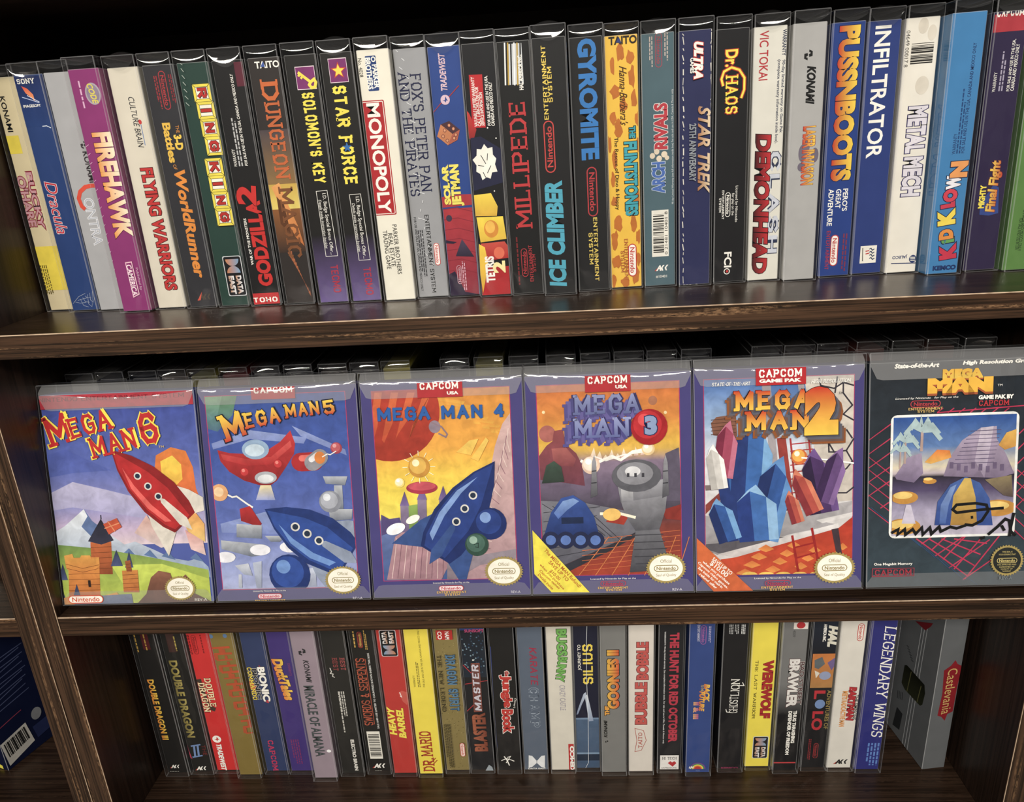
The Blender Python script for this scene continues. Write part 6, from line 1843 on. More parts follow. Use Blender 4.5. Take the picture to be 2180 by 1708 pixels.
p;a;7c9cd4;-;345,655 342,670 335,683 323,693 309,698 293,698 279,693 267,683 259,670 257,655 259,640 267,627 279,617 293,611 309,611 323,617 335,627 342,640
e;a;-276;656;6;3;25;f1eee6;-
e;a;-418;581;8;4.4;20;fbfbff;-
e;a;223;436;9.4;9.4;0;2c4c40;-
p;a;44685c;-;288,448 283,473 270,495 251,512 227,520 202,520 178,512 158,495 145,473 141,448 145,423 158,401 178,385 202,376 227,376 251,385 270,401 283,423
p;a;90b0a0;-;228,473 227,484 221,494 212,501 202,505 191,505 181,501 172,494 166,484 165,473 166,463 172,453 181,446 191,442 202,442 212,446 221,453 227,463
l;a;.6;20342c;199,437 235,448 233,411 210,418
r;m;-180;1622;173;1738;0;b4242c;-
t;m;CAPCOM;-9;1712;0;301;6;f1eee6;f=r,th=.24
t;m;USA;95;1653;0;90;2.6;f1eee6;o=.05
t;t;MEGA MAN 4;-11;1502;0;990;11.5;1e5ca8;f=t,th=.25,out=163c74,ow=.2
n;m;-1;82;0;20;4.4;c03440;e8d8dc;-
t;s;Licensed by Nintendo for Play on the;2;127;0;291;1.7;f1eee6;
t;s;ENTERTAINMENT;1;49;0;238;1.9;e0b050;f=t,th=.2
t;s;SYSTEM;7;30;0;124;1.9;e0b050;f=t,th=.2
t;s;REV-A;515;41;0;75;2.1;d8d4e0;
seal;m;428;214;15.6
# 478.9 8.5 5.07 | -.2085 0 0 | cover | 24.3 | 443e7c | front-facing purple-bordered box with yellow corner flash and round red number badge
r;a;-549;153;547;1684;0;b43468;-
r;a;-543;1405;541;1678;0;d0702c;d8862c
r;a;-543;1222;541;1405;0;d8862c;e8b42c
r;a;-543;1162;541;1222;0;e8b42c;dcb040
r;a;-543;1070;541;1162;0;dcb040;8c7890
r;a;-543;888;541;1070;0;8c7890;6a5c74
r;a;-543;706;541;888;0;6a5c74;4c4656
r;a;-543;554;541;706;0;4c4656;7c3830
r;a;-543;159;541;554;0;7c3830;a83c24
e;a;342;1535;3.4;3.6;0;a86c4c;-
e;a;-473;1303;6.4;6.6;0;b0645c;-
e;a;436;1439;1.2;1.2;0;f0d8a0;-
e;a;-495;1473;1.2;1.2;0;f0d8a0;-
p;a;94484c;6c3848;-543,1125 -543,1130 -482,1210 -435,1244 -420,1325 -351,1334 -332,1217 -254,1144 -211,1048 -194,882 -343,911 -539,940
p;a;a85c58;844048;-443,1185 -333,1193 -256,1097 -281,1039 -430,1055
p;a;f0e4c0;d8b0a8;-165,1070 -115,1186 -96,1074
p;a;f0e4c0;d8b0a8;-114,1076 -71,1155 -50,1080
p;a;f0e4c0;d8b0a8;-63,1081 -26,1125 -4,1085
p;a;f0e4c0;d8b0a8;-13,1087 21,1164 42,1091
p;a;f0e4c0;d8b0a8;38,1092 66,1133 88,1096
p;a;f0e4c0;d8b0a8;88,1097 113,1173 134,1102
p;a;f0e4c0;d8b0a8;138,1103 158,1142 180,1107
p;a;f0e4c0;d8b0a8;189,1108 204,1181 225,1113
p;a;f0e4c0;d8b0a8;239,1113 249,1151 271,1118
p;a;f0e4c0;d8b0a8;289,1119 295,1190 317,1124
l;a;2.2;fbf6ec;-222,1084 -143,1046 -73,1073 20,1111 88,1080 180,1141 295,1161
l;a;1;f1eee6;-211,1072 -118,1116 -27,1078 111,1120 271,1138
e;a;-143;1046;7;7;0;e8c8b0;-
p;a;f4e4d4;-;-94,1055 -98,1074 -107,1090 -122,1103 -139,1109 -158,1109 -176,1103 -191,1090 -200,1074 -204,1055 -200,1037 -191,1020 -176,1008 -158,1001 -139,1001 -122,1008 -107,1020 -98,1037
p;a;ffffff;-;-138,1074 -140,1082 -144,1089 -150,1095 -158,1098 -166,1098 -174,1095 -180,1089 -185,1082 -186,1074 -185,1066 -180,1059 -174,1054 -166,1051 -158,1051 -150,1054 -144,1059 -140,1066
e;a;300;1160;5;5;0;e8c890;-
p;a;f4e4c4;-;335,1167 332,1180 326,1192 315,1201 302,1205 289,1205 276,1201 266,1192 259,1180 257,1167 259,1154 266,1142 276,1133 289,1129 302,1129 315,1133 326,1142 332,1154
p;a;ffffff;-;303,1180 302,1186 299,1191 295,1195 289,1197 283,1197 278,1195 273,1191 270,1186 269,1180 270,1175 273,1170 278,1166 283,1164 289,1164 295,1166 299,1170 302,1175
p;a;5c5468;-;430,1121 533,1164 541,947 541,742 423,745
p;a;7c7c88;545460;-543,655 -543,774 -221,752 192,657 189,501 1,410 -401,238 -537,376
l;a;.5;34343e;-535,750 -239,549
l;a;.5;34343e;-526,677 -83,713
l;a;.5;34343e;-454,728 -176,526
l;a;.5;34343e;-529,603 -108,642
l;a;.5;34343e;-373,707 -112,502
l;a;.5;34343e;-532,528 -134,570
l;a;.5;34343e;-293,685 -49,479
l;a;.5;34343e;-534,453 -159,499
l;a;.5;34343e;-212,664 14,456
l;a;.5;34343e;-537,378 -185,427
l;a;.5;34343e;-132,642 77,432
l;a;.5;34343e;-540,302 -210,355
p;a;30303a;-;-401,238 1,410 189,501 188,465 0,362 -380,176
l;a;.6;d87c3c;-263,161 -20,471
l;a;.5;c86434;-238,197 530,264
l;a;.6;d87c3c;-134,158 84,468
l;a;.5;c86434;-237,239 531,305
l;a;.6;d87c3c;-6,155 188,465
l;a;.5;c86434;-236,280 532,346
l;a;.6;d87c3c;123,152 292,463
l;a;.5;c86434;-235,322 532,387
l;a;.6;d87c3c;250,149 395,460
l;a;.5;c86434;-233,363 533,427
l;a;.6;d87c3c;378,146 499,457
l;a;.5;c86434;-232,404 533,468
l;a;.6;d87c3c;505,143 602,454
l;a;.5;c86434;-231,445 534,509
p;a;8c2c24;-;399,675 541,716 541,588 421,603
p;a;a83424;-;8,662 146,646 98,564 -40,592
p;a;6c6c74;44444c;135,176 189,513 373,520 460,193
p;a;8c8c94;54545c;79,755 436,792 422,674 373,520 189,513 111,647
p;a;a0a0a8;6c6c74;59,875 426,922 447,792 79,744
p;a;c8c8cc;84848c;82,874 174,883 177,753 85,749
p;a;5c5c64;-;395,953 385,993 358,1029 316,1058 263,1076 205,1083 146,1076 93,1058 51,1029 24,993 15,953 24,913 51,876 93,848 146,829 205,823 263,829 316,848 358,876 385,913
p;a;8c8c94;-;334,971 327,999 307,1024 276,1044 237,1056 194,1061 150,1056 111,1044 80,1024 60,999 54,971 60,943 80,918 111,898 150,885 194,881 237,885 276,898 307,918 327,943
p;a;d8d8dc;-;237,989 234,1001 225,1012 212,1021 195,1027 177,1029 158,1027 142,1021 128,1012 120,1001 117,989 120,977 128,965 142,957 158,951 177,949 195,951 212,957 225,965 234,977
r;a;131;945;151;976;0;3c3c44;-
r;a;188;943;208;974;0;3c3c44;-
r;a;245;941;265;973;0;3c3c44;-
p;a;9c9ca4;4c4c54;-153,786 -135,1069 -117,1128 -103,1068 -99,808
l;a;.8;34343c;-139,999 -102,1002
l;a;.8;34343c;-145,905 -103,908
p;a;9c9ca4;4c4c54;399,770 413,1052 430,1110 445,1051 452,792
l;a;.8;34343c;409,982 446,985
l;a;.8;34343c;405,888 446,891
l;a;.7;3c3c44;159,478 401,481
l;a;.7;3c3c44;165,420 414,423
l;a;.7;3c3c44;170,362 427,365
l;a;.7;3c3c44;176,304 440,307
l;a;.7;3c3c44;182,246 453,249
l;a;2.2;f4ecd4;-85,659 77,654 191,621
e;a;7;650;7;5;0;f0c05c;-
p;a;3454a0;1c3068;-534,473 -468,676 -382,793 -288,814 -198,752 -132,642 -90,461
p;a;7c9cd0;4c6cb4;-444,675 -371,769 -289,790 -244,765 -339,696 -411,626
r;a;-387;585;-215;637;0;18284c;-
e;a;-476;456;7;7;0;20284c;-
e;a;-476;456;4;4;0;5878bc;-
e;a;-359;453;7;7;0;20284c;-
e;a;-359;453;4;4;0;5878bc;-
e;a;-242;450;7;7;0;20284c;-
e;a;-242;450;4;4;0;5878bc;-
e;a;-126;447;7;7;0;20284c;-
e;a;-126;447;4;4;0;5878bc;-
p;a;3c5044;2a3830;-528,916 -488,1057 -429,1091 -373,1042 -354,923
p;a;ecdc1c;-;-618,541 -616,182 -486,29 -185,22
t;s;The MEGA MAN Refund!;-391;225;-49.3;412;3;b86418;o=.02
t;s;SAVE UP TO;-423;203;-48.6;214;3;b86418;o=.02
t;s;$10.00;-454;170;-47;108;3.2;b86418;o=.02
t;s;when you purchase;-478;156;-49;277;2.6;b86418;o=.02
t;s;Capcom games;-498;134;-45.7;216;2.6;b86418;o=.02
t;s;Details inside;-528;118;-48.8;167;2.2;b86418;o=.02
r;m;-171;1617;176;1743;0;b4242c;-
t;m;CAPCOM;0;1709;0;301;6.2;f1eee6;f=r,th=.24
t;m;USA;104;1652;0;90;2.8;f1eee6;o=.05
t;t;MEGA;-85;1455;0;527;16;544c8c;f=r,th=.26
t;t;MEGA;-59;1477;0;526;16;645c9c;f=r,th=.26
t;t;MEGA;-34;1499;0;526;16;4c4884;f=r,th=.26
t;t;MEGA;-8;1522;0;525;16;8c94c0;g=5c6498,f=r,th=.22,out=343060,ow=.6
t;t;MAN;-130;1274;0;449;16;544c8c;f=r,th=.26
t;t;MAN;-104;1296;0;449;16;645c9c;f=r,th=.26
t;t;MAN;-78;1319;0;448;16;4c4884;f=r,th=.26
t;t;MAN;-53;1341;0;448;16;8c94c0;g=5c6498,f=r,th=.22,out=343060,ow=.6
e;a;309;1334;14;14;0;a01c24;-
p;a;bc2830;-;406,1352 399,1390 380,1423 351,1447 316,1460 278,1460 242,1447 213,1423 194,1390 187,1352 194,1315 213,1282 242,1258 278,1245 316,1245 351,1258 380,1282 399,1315
p;a;d8484c;-;318,1390 315,1407 307,1421 294,1432 278,1437 262,1437 246,1432 234,1421 225,1407 223,1390 225,1374 234,1360 246,1349 262,1343 278,1343 294,1349 307,1360 315,1374
t;t;3;321;1347;0;95;15;8094b8;o=.07,out=202c54,ow=.8
n;m;2;94;0;20;4.4;b83c54;-;-
t;s;Licensed by Nintendo for Play on the;3;132;0;354;1.7;f1eee6;
t;s;ENTERTAINMENT;0;59;0;235;1.9;e0b050;f=t,th=.2
t;s;SYSTEM;6;40;0;123;1.9;e0b050;f=t,th=.2
t;s;REV-A;501;35;0;75;2.1;d8d4e0;
seal;m;417;209;15.8
# 607.7 8.5 5.07 | -.2085 0 0 | cover | 24.3 | 443e7c | front-facing purple-bordered box with orange corner flash and pale panelled wall
r;a;-564;129;561;1681;0;b43468;-
r;a;-558;1336;555;1675;0;3c6cb4;98b4d8
r;a;-558;1059;555;1336;0;98b4d8;dfe0e4
r;a;-558;597;555;1059;0;dfe0e4;d4d0d0
r;a;-558;135;555;597;0;d4d0d0;c8c4c4
p;a;d6ccc0;c8beb4;186,1675 404,1675 555,1674 555,706 294,691 255,1247
p;a;4870b0;8ca8d0;-61,1617 163,1620 188,1249 -15,1256
p;a;9c949c;b0a8ac;-128,1632 -61,1629 8,854 43,662 -26,688
p;a;a03c34;8c3030;-15,1209 52,1219 123,648 54,638
p;a;a8a0a4;c0b8b8;141,1621 186,1620 305,690 260,680
l;a;.9;a82c30;87,1159 256,1171
l;a;.9;a82c30;87,1105 256,1117
l;a;.9;a82c30;87,1051 257,1063
l;a;.9;a82c30;87,996 257,1009
l;a;.9;a82c30;87,942 258,954
l;a;.9;a82c30;88,887 258,900
l;a;.9;a82c30;88,833 258,845
l;a;.9;a82c30;88,778 259,791
l;a;.9;a82c30;88,723 259,736
l;a;1.4;a82c30;86,1206 146,647
l;a;1.4;a82c30;222,1213 282,667
l;a;1.1;34303a;297,1661 309,1603 409,1577 476,1620 554,1594
l;a;1.1;34303a;476,1620 476,1540 545,1445 478,1378 557,1329
l;a;1.1;34303a;256,1165 369,1167 414,1089 504,1098 559,1190
l;a;1.1;34303a;504,1098 550,1014 506,957 439,924 393,972
l;a;1.1;34303a;368,1243 375,1091 414,1089
l;a;1.1;34303a;439,924 383,866 395,771 509,768 564,813
l;a;1.1;34303a;502,1261 548,1190
l;a;1.1;34303a;415,1542 431,1667
p;a;8c5c44;7c4c3c;-509,1344 -469,1389 -321,1407 -311,1219 -493,1249
l;a;.6;5c3828;-509,1367 -321,1378
l;a;.6;5c3828;-509,1339 -321,1350
l;a;.6;5c3828;-510,1311 -322,1322
l;a;.6;5c3828;-510,1283 -322,1294
l;a;.6;5c3828;-510,1254 -322,1266
p;a;7c6c6c;-;-558,841 -558,860 -336,859 -336,823 -555,818
p;a;8c3c34;-;-556,704 -405,837 -347,835 -557,631
p;a;8c5048;-;-476,617 -359,782 -336,769 -430,615
p;a;b4b0b4;8c888c;-558,617 -222,549 -15,616 282,655 555,705 555,609 283,559 443,519 100,456 -467,300 -558,345
p;a;5c5860;-;-558,388 -431,397 -222,434 101,431 -14,386 -455,312 -558,351
p;a;e0dcdc;c0b8b8;-467,306 449,531 455,494 -328,278
p;a;d8d4d4;-;283,559 555,615 555,584 329,534
p;a;b8301c;c84820;-328,278 455,494 555,577 555,135 -434,135 -444,263
p;a;d8702c;e89438;-291,135 -328,149 -258,184 -188,146 -221,135
p;a;d8702c;e89438;-272,213 -204,248 -137,210 -205,187
p;a;d8702c;e89438;-216,277 -151,312 -86,273 -151,250
p;a;d8702c;e89438;-160,340 -98,375 -35,337 -98,314
p;a;d8702c;e89438;-105,171 -44,206 16,168 -44,145
p;a;d8702c;e89438;-49,234 9,270 67,232 9,209
p;a;d8702c;e89438;6,298 62,333 117,295 62,272
p;a;d8702c;e89438;62,361 115,396 168,358 115,335
p;a;d8702c;e89438;118,192 168,228 219,190 169,167
p;a;d8702c;e89438;173,256 221,291 269,253 221,230
p;a;d8702c;e89438;228,319 273,354 320,317 274,293
p;a;d8702c;e89438;311,135 284,150 328,186 372,148 347,135
p;a;d8702c;e89438;339,214 380,249 422,212 380,188
p;a;d8702c;e89438;393,277 432,312 471,275 433,252
p;a;d8702c;e89438;448,340 484,375 521,338 485,315
p;a;d8702c;e89438;505,172 539,208 555,190 555,158 539,147
p;a;ecc44c;-;-164,135 -166,142 -175,148 -188,154 -205,157 -223,158 -242,157 -259,154 -272,148 -280,142 -283,135
p;a;ecc44c;-;-37,135 -38,139 -47,145 -60,151 -77,154 -95,155 -114,154 -131,151 -144,145 -153,139 -154,135
p;a;ecc44c;-;90,135 89,136 81,142 67,148 51,151 32,152 14,151 -3,148 -16,142 -25,136 -25,135
p;a;ecc44c;-;214,135 208,139 195,145 178,148 160,149 141,148 124,145 111,139 105,135
p;a;ecc44c;-;337,135 335,136 322,142 305,145 287,146 268,145 251,142 238,136 236,135
p;a;ecc44c;-;458,135 449,139 432,142 413,143 395,142 378,139 369,135
l;a;1.8;a01c1c;101,444 148,150
l;a;1.8;a01c1c;249,500 297,244
l;a;1.2;a01c1c;118,346 262,379
l;a;1.2;a01c1c;130,261 274,300
p;a;44343c;-;398,484 449,494 480,276 434,301
p;a;223878;-;-398,401 -471,924 -406,1067 -308,414
p;a;3064ac;-;-308,414 -406,1067 -299,988 -220,426
p;a;80b0dc;-;-220,426 -299,988 -224,892 -160,435
p;a;80b0dc;-;-471,924 -406,1067 -377,1151 -420,1078
p;a;80b0dc;-;-406,1067 -377,1151 -299,988
p;a;223878;-;-391,460 -340,1194 -222,1371 -277,452
p;a;3468b0;-;-277,452 -222,1371 -111,1234 -167,445
p;a;78acdc;-;-167,445 -111,1234 -47,1082 -92,439
p;a;78acdc;-;-340,1194 -222,1371 -164,1477 -236,1390
p;a;78acdc;-;-222,1371 -164,1477 -111,1234
p;a;1c3068;-;-259,453 -143,919 -26,1014 -164,430
p;a;2c58a0;-;-164,430 -26,1014 55,907 -70,406
p;a;5c90cc;-;-70,406 55,907 94,798 -7,391
p;a;5c90cc;-;-143,919 -26,1014 34,1073 -36,1028
p;a;5c90cc;-;-26,1014 34,1073 55,907
p;a;223c84;-;-300,398 -322,717 -223,804 -186,406
p;a;3a6cb4;-;-186,406 -223,804 -99,757 -75,414
p;a;8cb8e0;-;-75,414 -99,757 -20,698 -1,419
p;a;8cb8e0;-;-322,717 -223,804 -176,856 -239,811
p;a;8cb8e0;-;-223,804 -176,856 -99,757
p;a;1c3068;-;-455,387 -534,630 -494,711 -390,408
p;a;2c58a0;-;-390,408 -494,711 -411,690 -326,428
p;a;70a4d8;-;-326,428 -411,690 -353,655 -283,442
p;a;70a4d8;-;-534,630 -494,711 -476,757 -504,714
p;a;70a4d8;-;-494,711 -476,757 -411,690
e;a;149;1063;6;6;0;d86c28;-
p;a;f0b040;-;191,1071 188,1087 180,1101 167,1111 152,1117 136,1117 120,1111 108,1101 100,1087 97,1071 100,1055 108,1041 120,1030 136,1025 152,1025 167,1030 180,1041 188,1055
p;a;fbf4d8;-;153,1087 152,1094 148,1100 143,1105 136,1107 129,1107 122,1105 117,1100 113,1094 112,1087 113,1080 117,1074 122,1069 129,1067 136,1067 143,1069 148,1074 152,1080
l;a;1.2;fbfbf8;166,1056 370,1032 556,1000
p;a;2c1c40;-;235,600 171,962 231,1066 318,614
p;a;4c3064;-;318,614 231,1066 329,1018 398,628
p;a;705090;-;398,628 329,1018 396,955 452,638
p;a;705090;-;171,962 231,1066 259,1127 219,1073
p;a;705090;-;231,1066 259,1127 329,1018
p;a;3c2450;-;256,724 355,1029 433,1087 314,706
p;a;684880;-;314,706 433,1087 477,1014 370,687
p;a;8c68a4;-;370,687 477,1014 495,941 408,675
p;a;8c68a4;-;355,1029 433,1087 474,1125 428,1098
p;a;8c68a4;-;433,1087 474,1125 477,1014
p;a;8c2c34;-;207,593 96,842 114,924 256,615
p;a;b84c40;-;256,615 114,924 184,903 303,636
p;a;d87c5c;-;303,636 184,903 238,868 335,650
p;a;d87c5c;-;96,842 114,924 119,971 104,927
p;a;d87c5c;-;114,924 119,971 184,903
p;a;8c2c34;-;96,531 43,716 64,771 133,541
p;a;b84c40;-;133,541 64,771 111,750 168,552
p;a;d87c5c;-;168,552 111,750 146,720 192,559
p;a;d87c5c;-;43,716 64,771 72,804 58,775
p;a;d87c5c;-;64,771 72,804 111,750
p;a;7c2440;-;-510,930 -465,1246 -399,1318 -450,921
p;a;a84460;-;-450,921 -399,1318 -343,1253 -391,913
p;a;c8708c;-;-391,913 -343,1253 -312,1185 -351,907
p;a;c8708c;-;-465,1246 -399,1318 -365,1362 -406,1327
p;a;c8708c;-;-399,1318 -365,1362 -343,1253
p;a;b8b4b0;-;-515,821 -550,1074 -514,1144 -466,828
p;a;d0ccc8;-;-466,828 -514,1144 -457,1107 -418,834
p;a;f0eeec;-;-418,834 -457,1107 -417,1061 -386,839
p;a;f0eeec;-;-550,1074 -514,1144 -498,1185 -522,1149
p;a;f0eeec;-;-514,1144 -498,1185 -457,1107
p;a;d8682c;d0602c;-635,445 -633,156 -505,9 -201,4
t;s;SAVE UP TO;-436;214;-41.7;194;3;f1eee6;o=.02
t;s;$10.00;-462;189;-41.8;171;4.4;f1eee6;o=.02
t;s;when you purchase;-485;160;-42.7;276;2.6;f1eee6;o=.02
t;s;Capcom video games.;-509;141;-43.7;312;2.4;f1eee6;o=.02
t;s;See inside for mail-in;-528;124;-42.4;248;2;f1eee6;o=.02
t;s;refund offer;-545;96;-43.3;176;2;f1eee6;o=.02
r;m;-176;1621;195;1757;0;b4242c;-
t;m;CAPCOM;6;1710;0;318;6.6;f1eee6;f=r,th=.24
t;m;GAME PAK;5;1654;0;312;2.8;f1eee6;o=.06
t;s;STATE-OF-THE-ART;-360;1641;0;287;2.8;f1eee6;f=r,th=.16,sh=.2
t;s;HIGH RESOLUTION;378;1637;0;295;2.8;f1eee6;f=r,th=.16,sh=.2
t;t;MEGA;-120;1445;0;574;16;8c5028;f=r,th=.27
t;t;MEGA;-104;1461;0;573;16;6a5048;f=r,th=.27
t;t;MEGA;-89;1476;0;573;16;5c5c68;f=r,th=.27
t;t;MEGA;-73;1492;0;573;16;4c4c58;f=r,th=.27
t;t;MEGA;-57;1508;0;572;16;c42c20;g=eec42c,f=r,th=.27,out=2a1410,ow=.5
t;t;MAN;-85;1288;0;482;16;8c5028;f=r,th=.27
t;t;MAN;-69;1304;0;482;16;6a5048;f=r,th=.27
t;t;MAN;-53;1320;0;482;16;5c5c68;f=r,th=.27
t;t;MAN;-38;1336;0;481;16;4c4c58;f=r,th=.27
t;t;MAN;-22;1351;0;481;16;c42c20;g=eec42c,f=r,th=.27,out=2a1410,ow=.5
t;t;2;362;1347;0;252;37;8c5028;th=.27,o=.09
t;t;2;348;1363;0;252;37;6a5048;th=.27,o=.09
t;t;2;335;1380;0;252;37;5c5c68;th=.27,o=.09
t;t;2;321;1397;0;252;37;4c4c58;th=.27,o=.09
t;t;2;307;1413;0;252;37;c42c20;g=eec42c,th=.27,out=2a1410,ow=.5,o=.09
t;s;TM;449;1544;0;33;1.8;2a2a30;
n;m;-14;70;0;20;4.6;b83c54;-;-
t;s;Licensed by Nintendo for Play on the;-15;111;0;356;1.7;f1eee6;
t;s;ENTERTAINMENT;-19;37;0;242;1.9;e0b050;f=t,th=.2
t;s;SYSTEM;-18;19;0;116;1.9;e0b050;f=t,th=.2
seal;m;416;184;16
# 738 8.5 5.07 | -.2085 0 0 | cover | 24.3 | 27323c | front-facing dark slate box with white-framed picture and black marker scribble
r;a;-628;882;628;1755;0;20262e;27323c
r;a;-628;8;628;882;0;27323c;34444e
l;a;.9;c42c54;-641,734 -342,945
l;a;.9;c42c54;-537,638 -239,850
l;a;.9;c42c54;-433,541 -135,754
l;a;.9;c42c54;-328,444 -32,657
l;a;.9;c42c54;-224,346 72,561
l;a;.9;c42c54;-119,249 177,465
l;a;.9;c42c54;-14,151 281,368
l;a;.9;c42c54;91,53 386,271
l;a;.9;c42c54;-635,734 -451,863
l;a;.8;c42c54;-640,1040 -451,888
l;a;.9;c42c54;-637,845 -453,973
l;a;.8;c42c54;-638,943 -449,790
l;a;.9;c42c54;-639,955 -455,1082
l;a;.8;c42c54;-637,845 -447,692
l;a;.9;c42c54;-640,1064 -457,1191
l;a;.8;c42c54;-635,747 -445,593
l;a;.9;c42c54;-642,1173 -460,1299
l;a;.8;c42c54;-634,648 -443,494
l;a;1;c42c54;-265,390 129,80
l;a;1;c42c54;106,61 438,519
l;a;1;c42c54;-172,387 173,166
l;a;1;c42c54;22,141 367,570
l;a;1;c42c54;-79,385 216,253
l;a;1;c42c54;-62,221 296,621
l;a;1;c42c54;15,382 260,339
l;a;1;c42c54;-146,301 225,672
l;a;.5;2c4c74;-610,647 -336,416
l;a;.5;2c4c74;-479,545 -229,326
l;a;.5;2c4c74;-349,442 -121,236
l;a;.5;2c4c74;-217,339 -13,146
l;a;.5;2c4c74;-86,235 95,55
l;a;.5;2c4c74;46,132 203,-35
l;a;.9;c42c54;413,569 643,805
l;a;.8;c42c54;433,933 645,757
l;a;.9;c42c54;408,679 638,914
l;a;.8;c42c54;437,836 649,659
l;a;.9;c42c54;404,788 633,1022
l;a;.8;c42c54;440,739 654,562
l;a;.9;c42c54;400,897 629,1130
l;a;.8;c42c54;444,641 658,464
l;a;.9;c42c54;396,1006 624,1237
l;a;.8;c42c54;448,543 662,365
l;a;.9;c42c54;391,1114 619,1344
l;a;.8;c42c54;452,445 667,266
l;a;.8;c42c54;-140,1365 -96,1399
l;a;.8;c42c54;-61,1362 -16,1396
l;a;.8;c42c54;19,1359 64,1393
l;a;.8;c42c54;99,1357 143,1391
l;a;.8;c42c54;178,1354 223,1388
l;a;.8;c42c54;258,1351 302,1385
l;a;.8;c42c54;337,1348 381,1382
l;a;.9;c42c54;-140,1365 471,1396 616,1403
r;a;-475;399;457;1356;4.5;efefec;-
r;a;-456;1107;438;1337;0;24509c;5c80b8
r;a;-456;951;438;1107;0;5c80b8;d8ccb0
r;a;-456;905;438;951;0;d8ccb0;c8b8c0
r;a;-456;878;438;905;0;c8b8c0;2c2634
r;a;-456;767;438;878;0;2c2634;54486c
r;a;-456;602;438;767;0;54486c;a8a0bc
r;a;-456;418;438;602;0;a8a0bc;c0b8cc
p;a;b0a0b8;80708c;-81,876 -39,1020 49,1150 182,1241 296,1249 299,1153 372,1031 435,884 333,851
p;a;ccc0d0;9c8ca8;182,1241 273,1249 247,1035 219,855 145,990
l;a;.5;5c5070;-15,971 283,974
l;a;.5;5c5070;1,1002 289,1005
l;a;.5;5c5070;16,1033 294,1036
l;a;.5;5c5070;31,1064 300,1067
l;a;.5;5c5070;46,1094 306,1098
l;a;.5;5c5070;61,1125 311,1129
l;a;.5;5c5070;76,1156 317,1160
l;a;.5;5c5070;91,1186 323,1190
l;a;.5;5c5070;106,1217 328,1221
r;a;-38;935;-11;984;0;6c5c7c;-
r;a;15;918;42;968;0;6c5c7c;-
r;a;69;902;95;952;0;6c5c7c;-
r;a;120;930;147;979;0;6c5c7c;-
r;a;174;913;201;963;0;6c5c7c;-
r;a;227;897;254;946;0;6c5c7c;-
r;a;278;925;305;974;0;6c5c7c;-
r;a;331;908;358;958;0;6c5c7c;-
p;a;e07828;e8b048;-222,990 -133,1084 -41,1075 -28,1020 -176,976
p;a;e8b448;c88c38;312,1105 366,1198 438,1222 438,1091 359,1067
p;a;a898b4;786888;-440,887 -350,1030 -247,1063 -232,905 -299,834 -428,863
l;a;2;b89c94;-246,1232 -249,1075
l;a;3.25;a8c0c4;-246,1232 -321,1273 -373,1207
l;a;3.25;a8c0c4;-246,1232 -298,1305 -334,1244
l;a;3.25;a8c0c4;-246,1232 -255,1321 -258,1262
l;a;3.25;a8c0c4;-246,1232 -208,1310 -178,1247
l;a;3.25;a8c0c4;-246,1232 -175,1274 -122,1205
l;a;3.25;a8c0c4;-246,1232 -167,1234 -108,1159
l;a;1.44;b89c94;-367,1152 -370,983
l;a;2.34;a8c0c4;-367,1152 -421,1185 -459,1134
l;a;2.34;a8c0c4;-367,1152 -405,1208 -430,1160
l;a;2.34;a8c0c4;-367,1152 -373,1220 -376,1173
l;a;2.34;a8c0c4;-367,1152 -340,1212 -318,1163
l;a;2.34;a8c0c4;-367,1152 -316,1186 -277,1133
l;a;2.34;a8c0c4;-367,1152 -310,1157 -267,1099
l;a;1.12;b89c94;-403,1081 -407,947
l;a;1.82;a8c0c4;-403,1081 -446,1109 -475,1066
l;a;1.82;a8c0c4;-403,1081 -433,1127 -453,1087
l;a;1.82;a8c0c4;-403,1081 -408,1137 -410,1097
l;a;1.82;a8c0c4;-403,1081 -382,1130 -365,1089
l;a;1.82;a8c0c4;-403,1081 -364,1110 -333,1066
l;a;1.82;a8c0c4;-403,1081 -359,1087 -326,1040
p;a;c88c2c;-;-266,720 -271,736 -286,750 -308,761 -336,768 -366,770 -397,768 -425,761 -447,750 -456,741 -456,699 -447,690 -425,679 -397,672 -366,670 -336,672 -308,679 -286,690 -271,704
p;a;ecc868;-;-308,738 -312,746 -322,754 -337,760 -357,764 -378,766 -400,764 -420,760 -435,754 -445,746 -448,738 -445,729 -435,721 -420,715 -400,711 -378,710 -357,711 -337,715 -322,721 -312,729
p;a;c88c2c;-;438,653 432,658 401,673 362,682 319,685 276,682 237,673 206,658 186,640 179,620 186,600 206,582 237,568 276,559 319,555 362,559 401,568 432,582 438,588
p;a;ecc868;-;405,638 400,649 386,659 364,667 337,672 307,674 276,672 249,667 227,659 214,649 209,638 214,627 227,617 249,609 276,604 307,602 337,604 364,609 386,617 400,627
p;a;c88c2c;-;-134,843 -136,850 -143,856 -154,860 -168,863 -184,865 -199,863 -213,860 -224,856 -231,850 -234,843 -231,836 -224,830 -213,825 -199,822 -184,821 -168,822 -154,825 -143,830 -136,836
p;a;ecc868;-;-161,860 -163,864 -168,867 -175,870 -185,872 -196,872 -207,872 -216,870 -224,867 -229,864 -231,860 -229,857 -224,853 -216,851 -207,849 -196,848 -185,849 -175,851 -168,853 -163,857
p;a;c88c2c;-;-243,492 -249,512 -268,530 -297,544 -333,554 -373,557 -413,554 -449,544 -456,541 -456,443 -449,440 -413,430 -373,427 -333,430 -297,440 -268,454 -249,472
p;a;ecc868;-;-294,510 -299,521 -312,531 -332,539 -357,544 -385,546 -413,544 -439,539 -456,532 -456,487 -439,481 -413,475 -385,474 -357,475 -332,481 -312,489 -299,499
p;a;c8c0d4;-;-354,664 -319,663 -280,514 -385,517
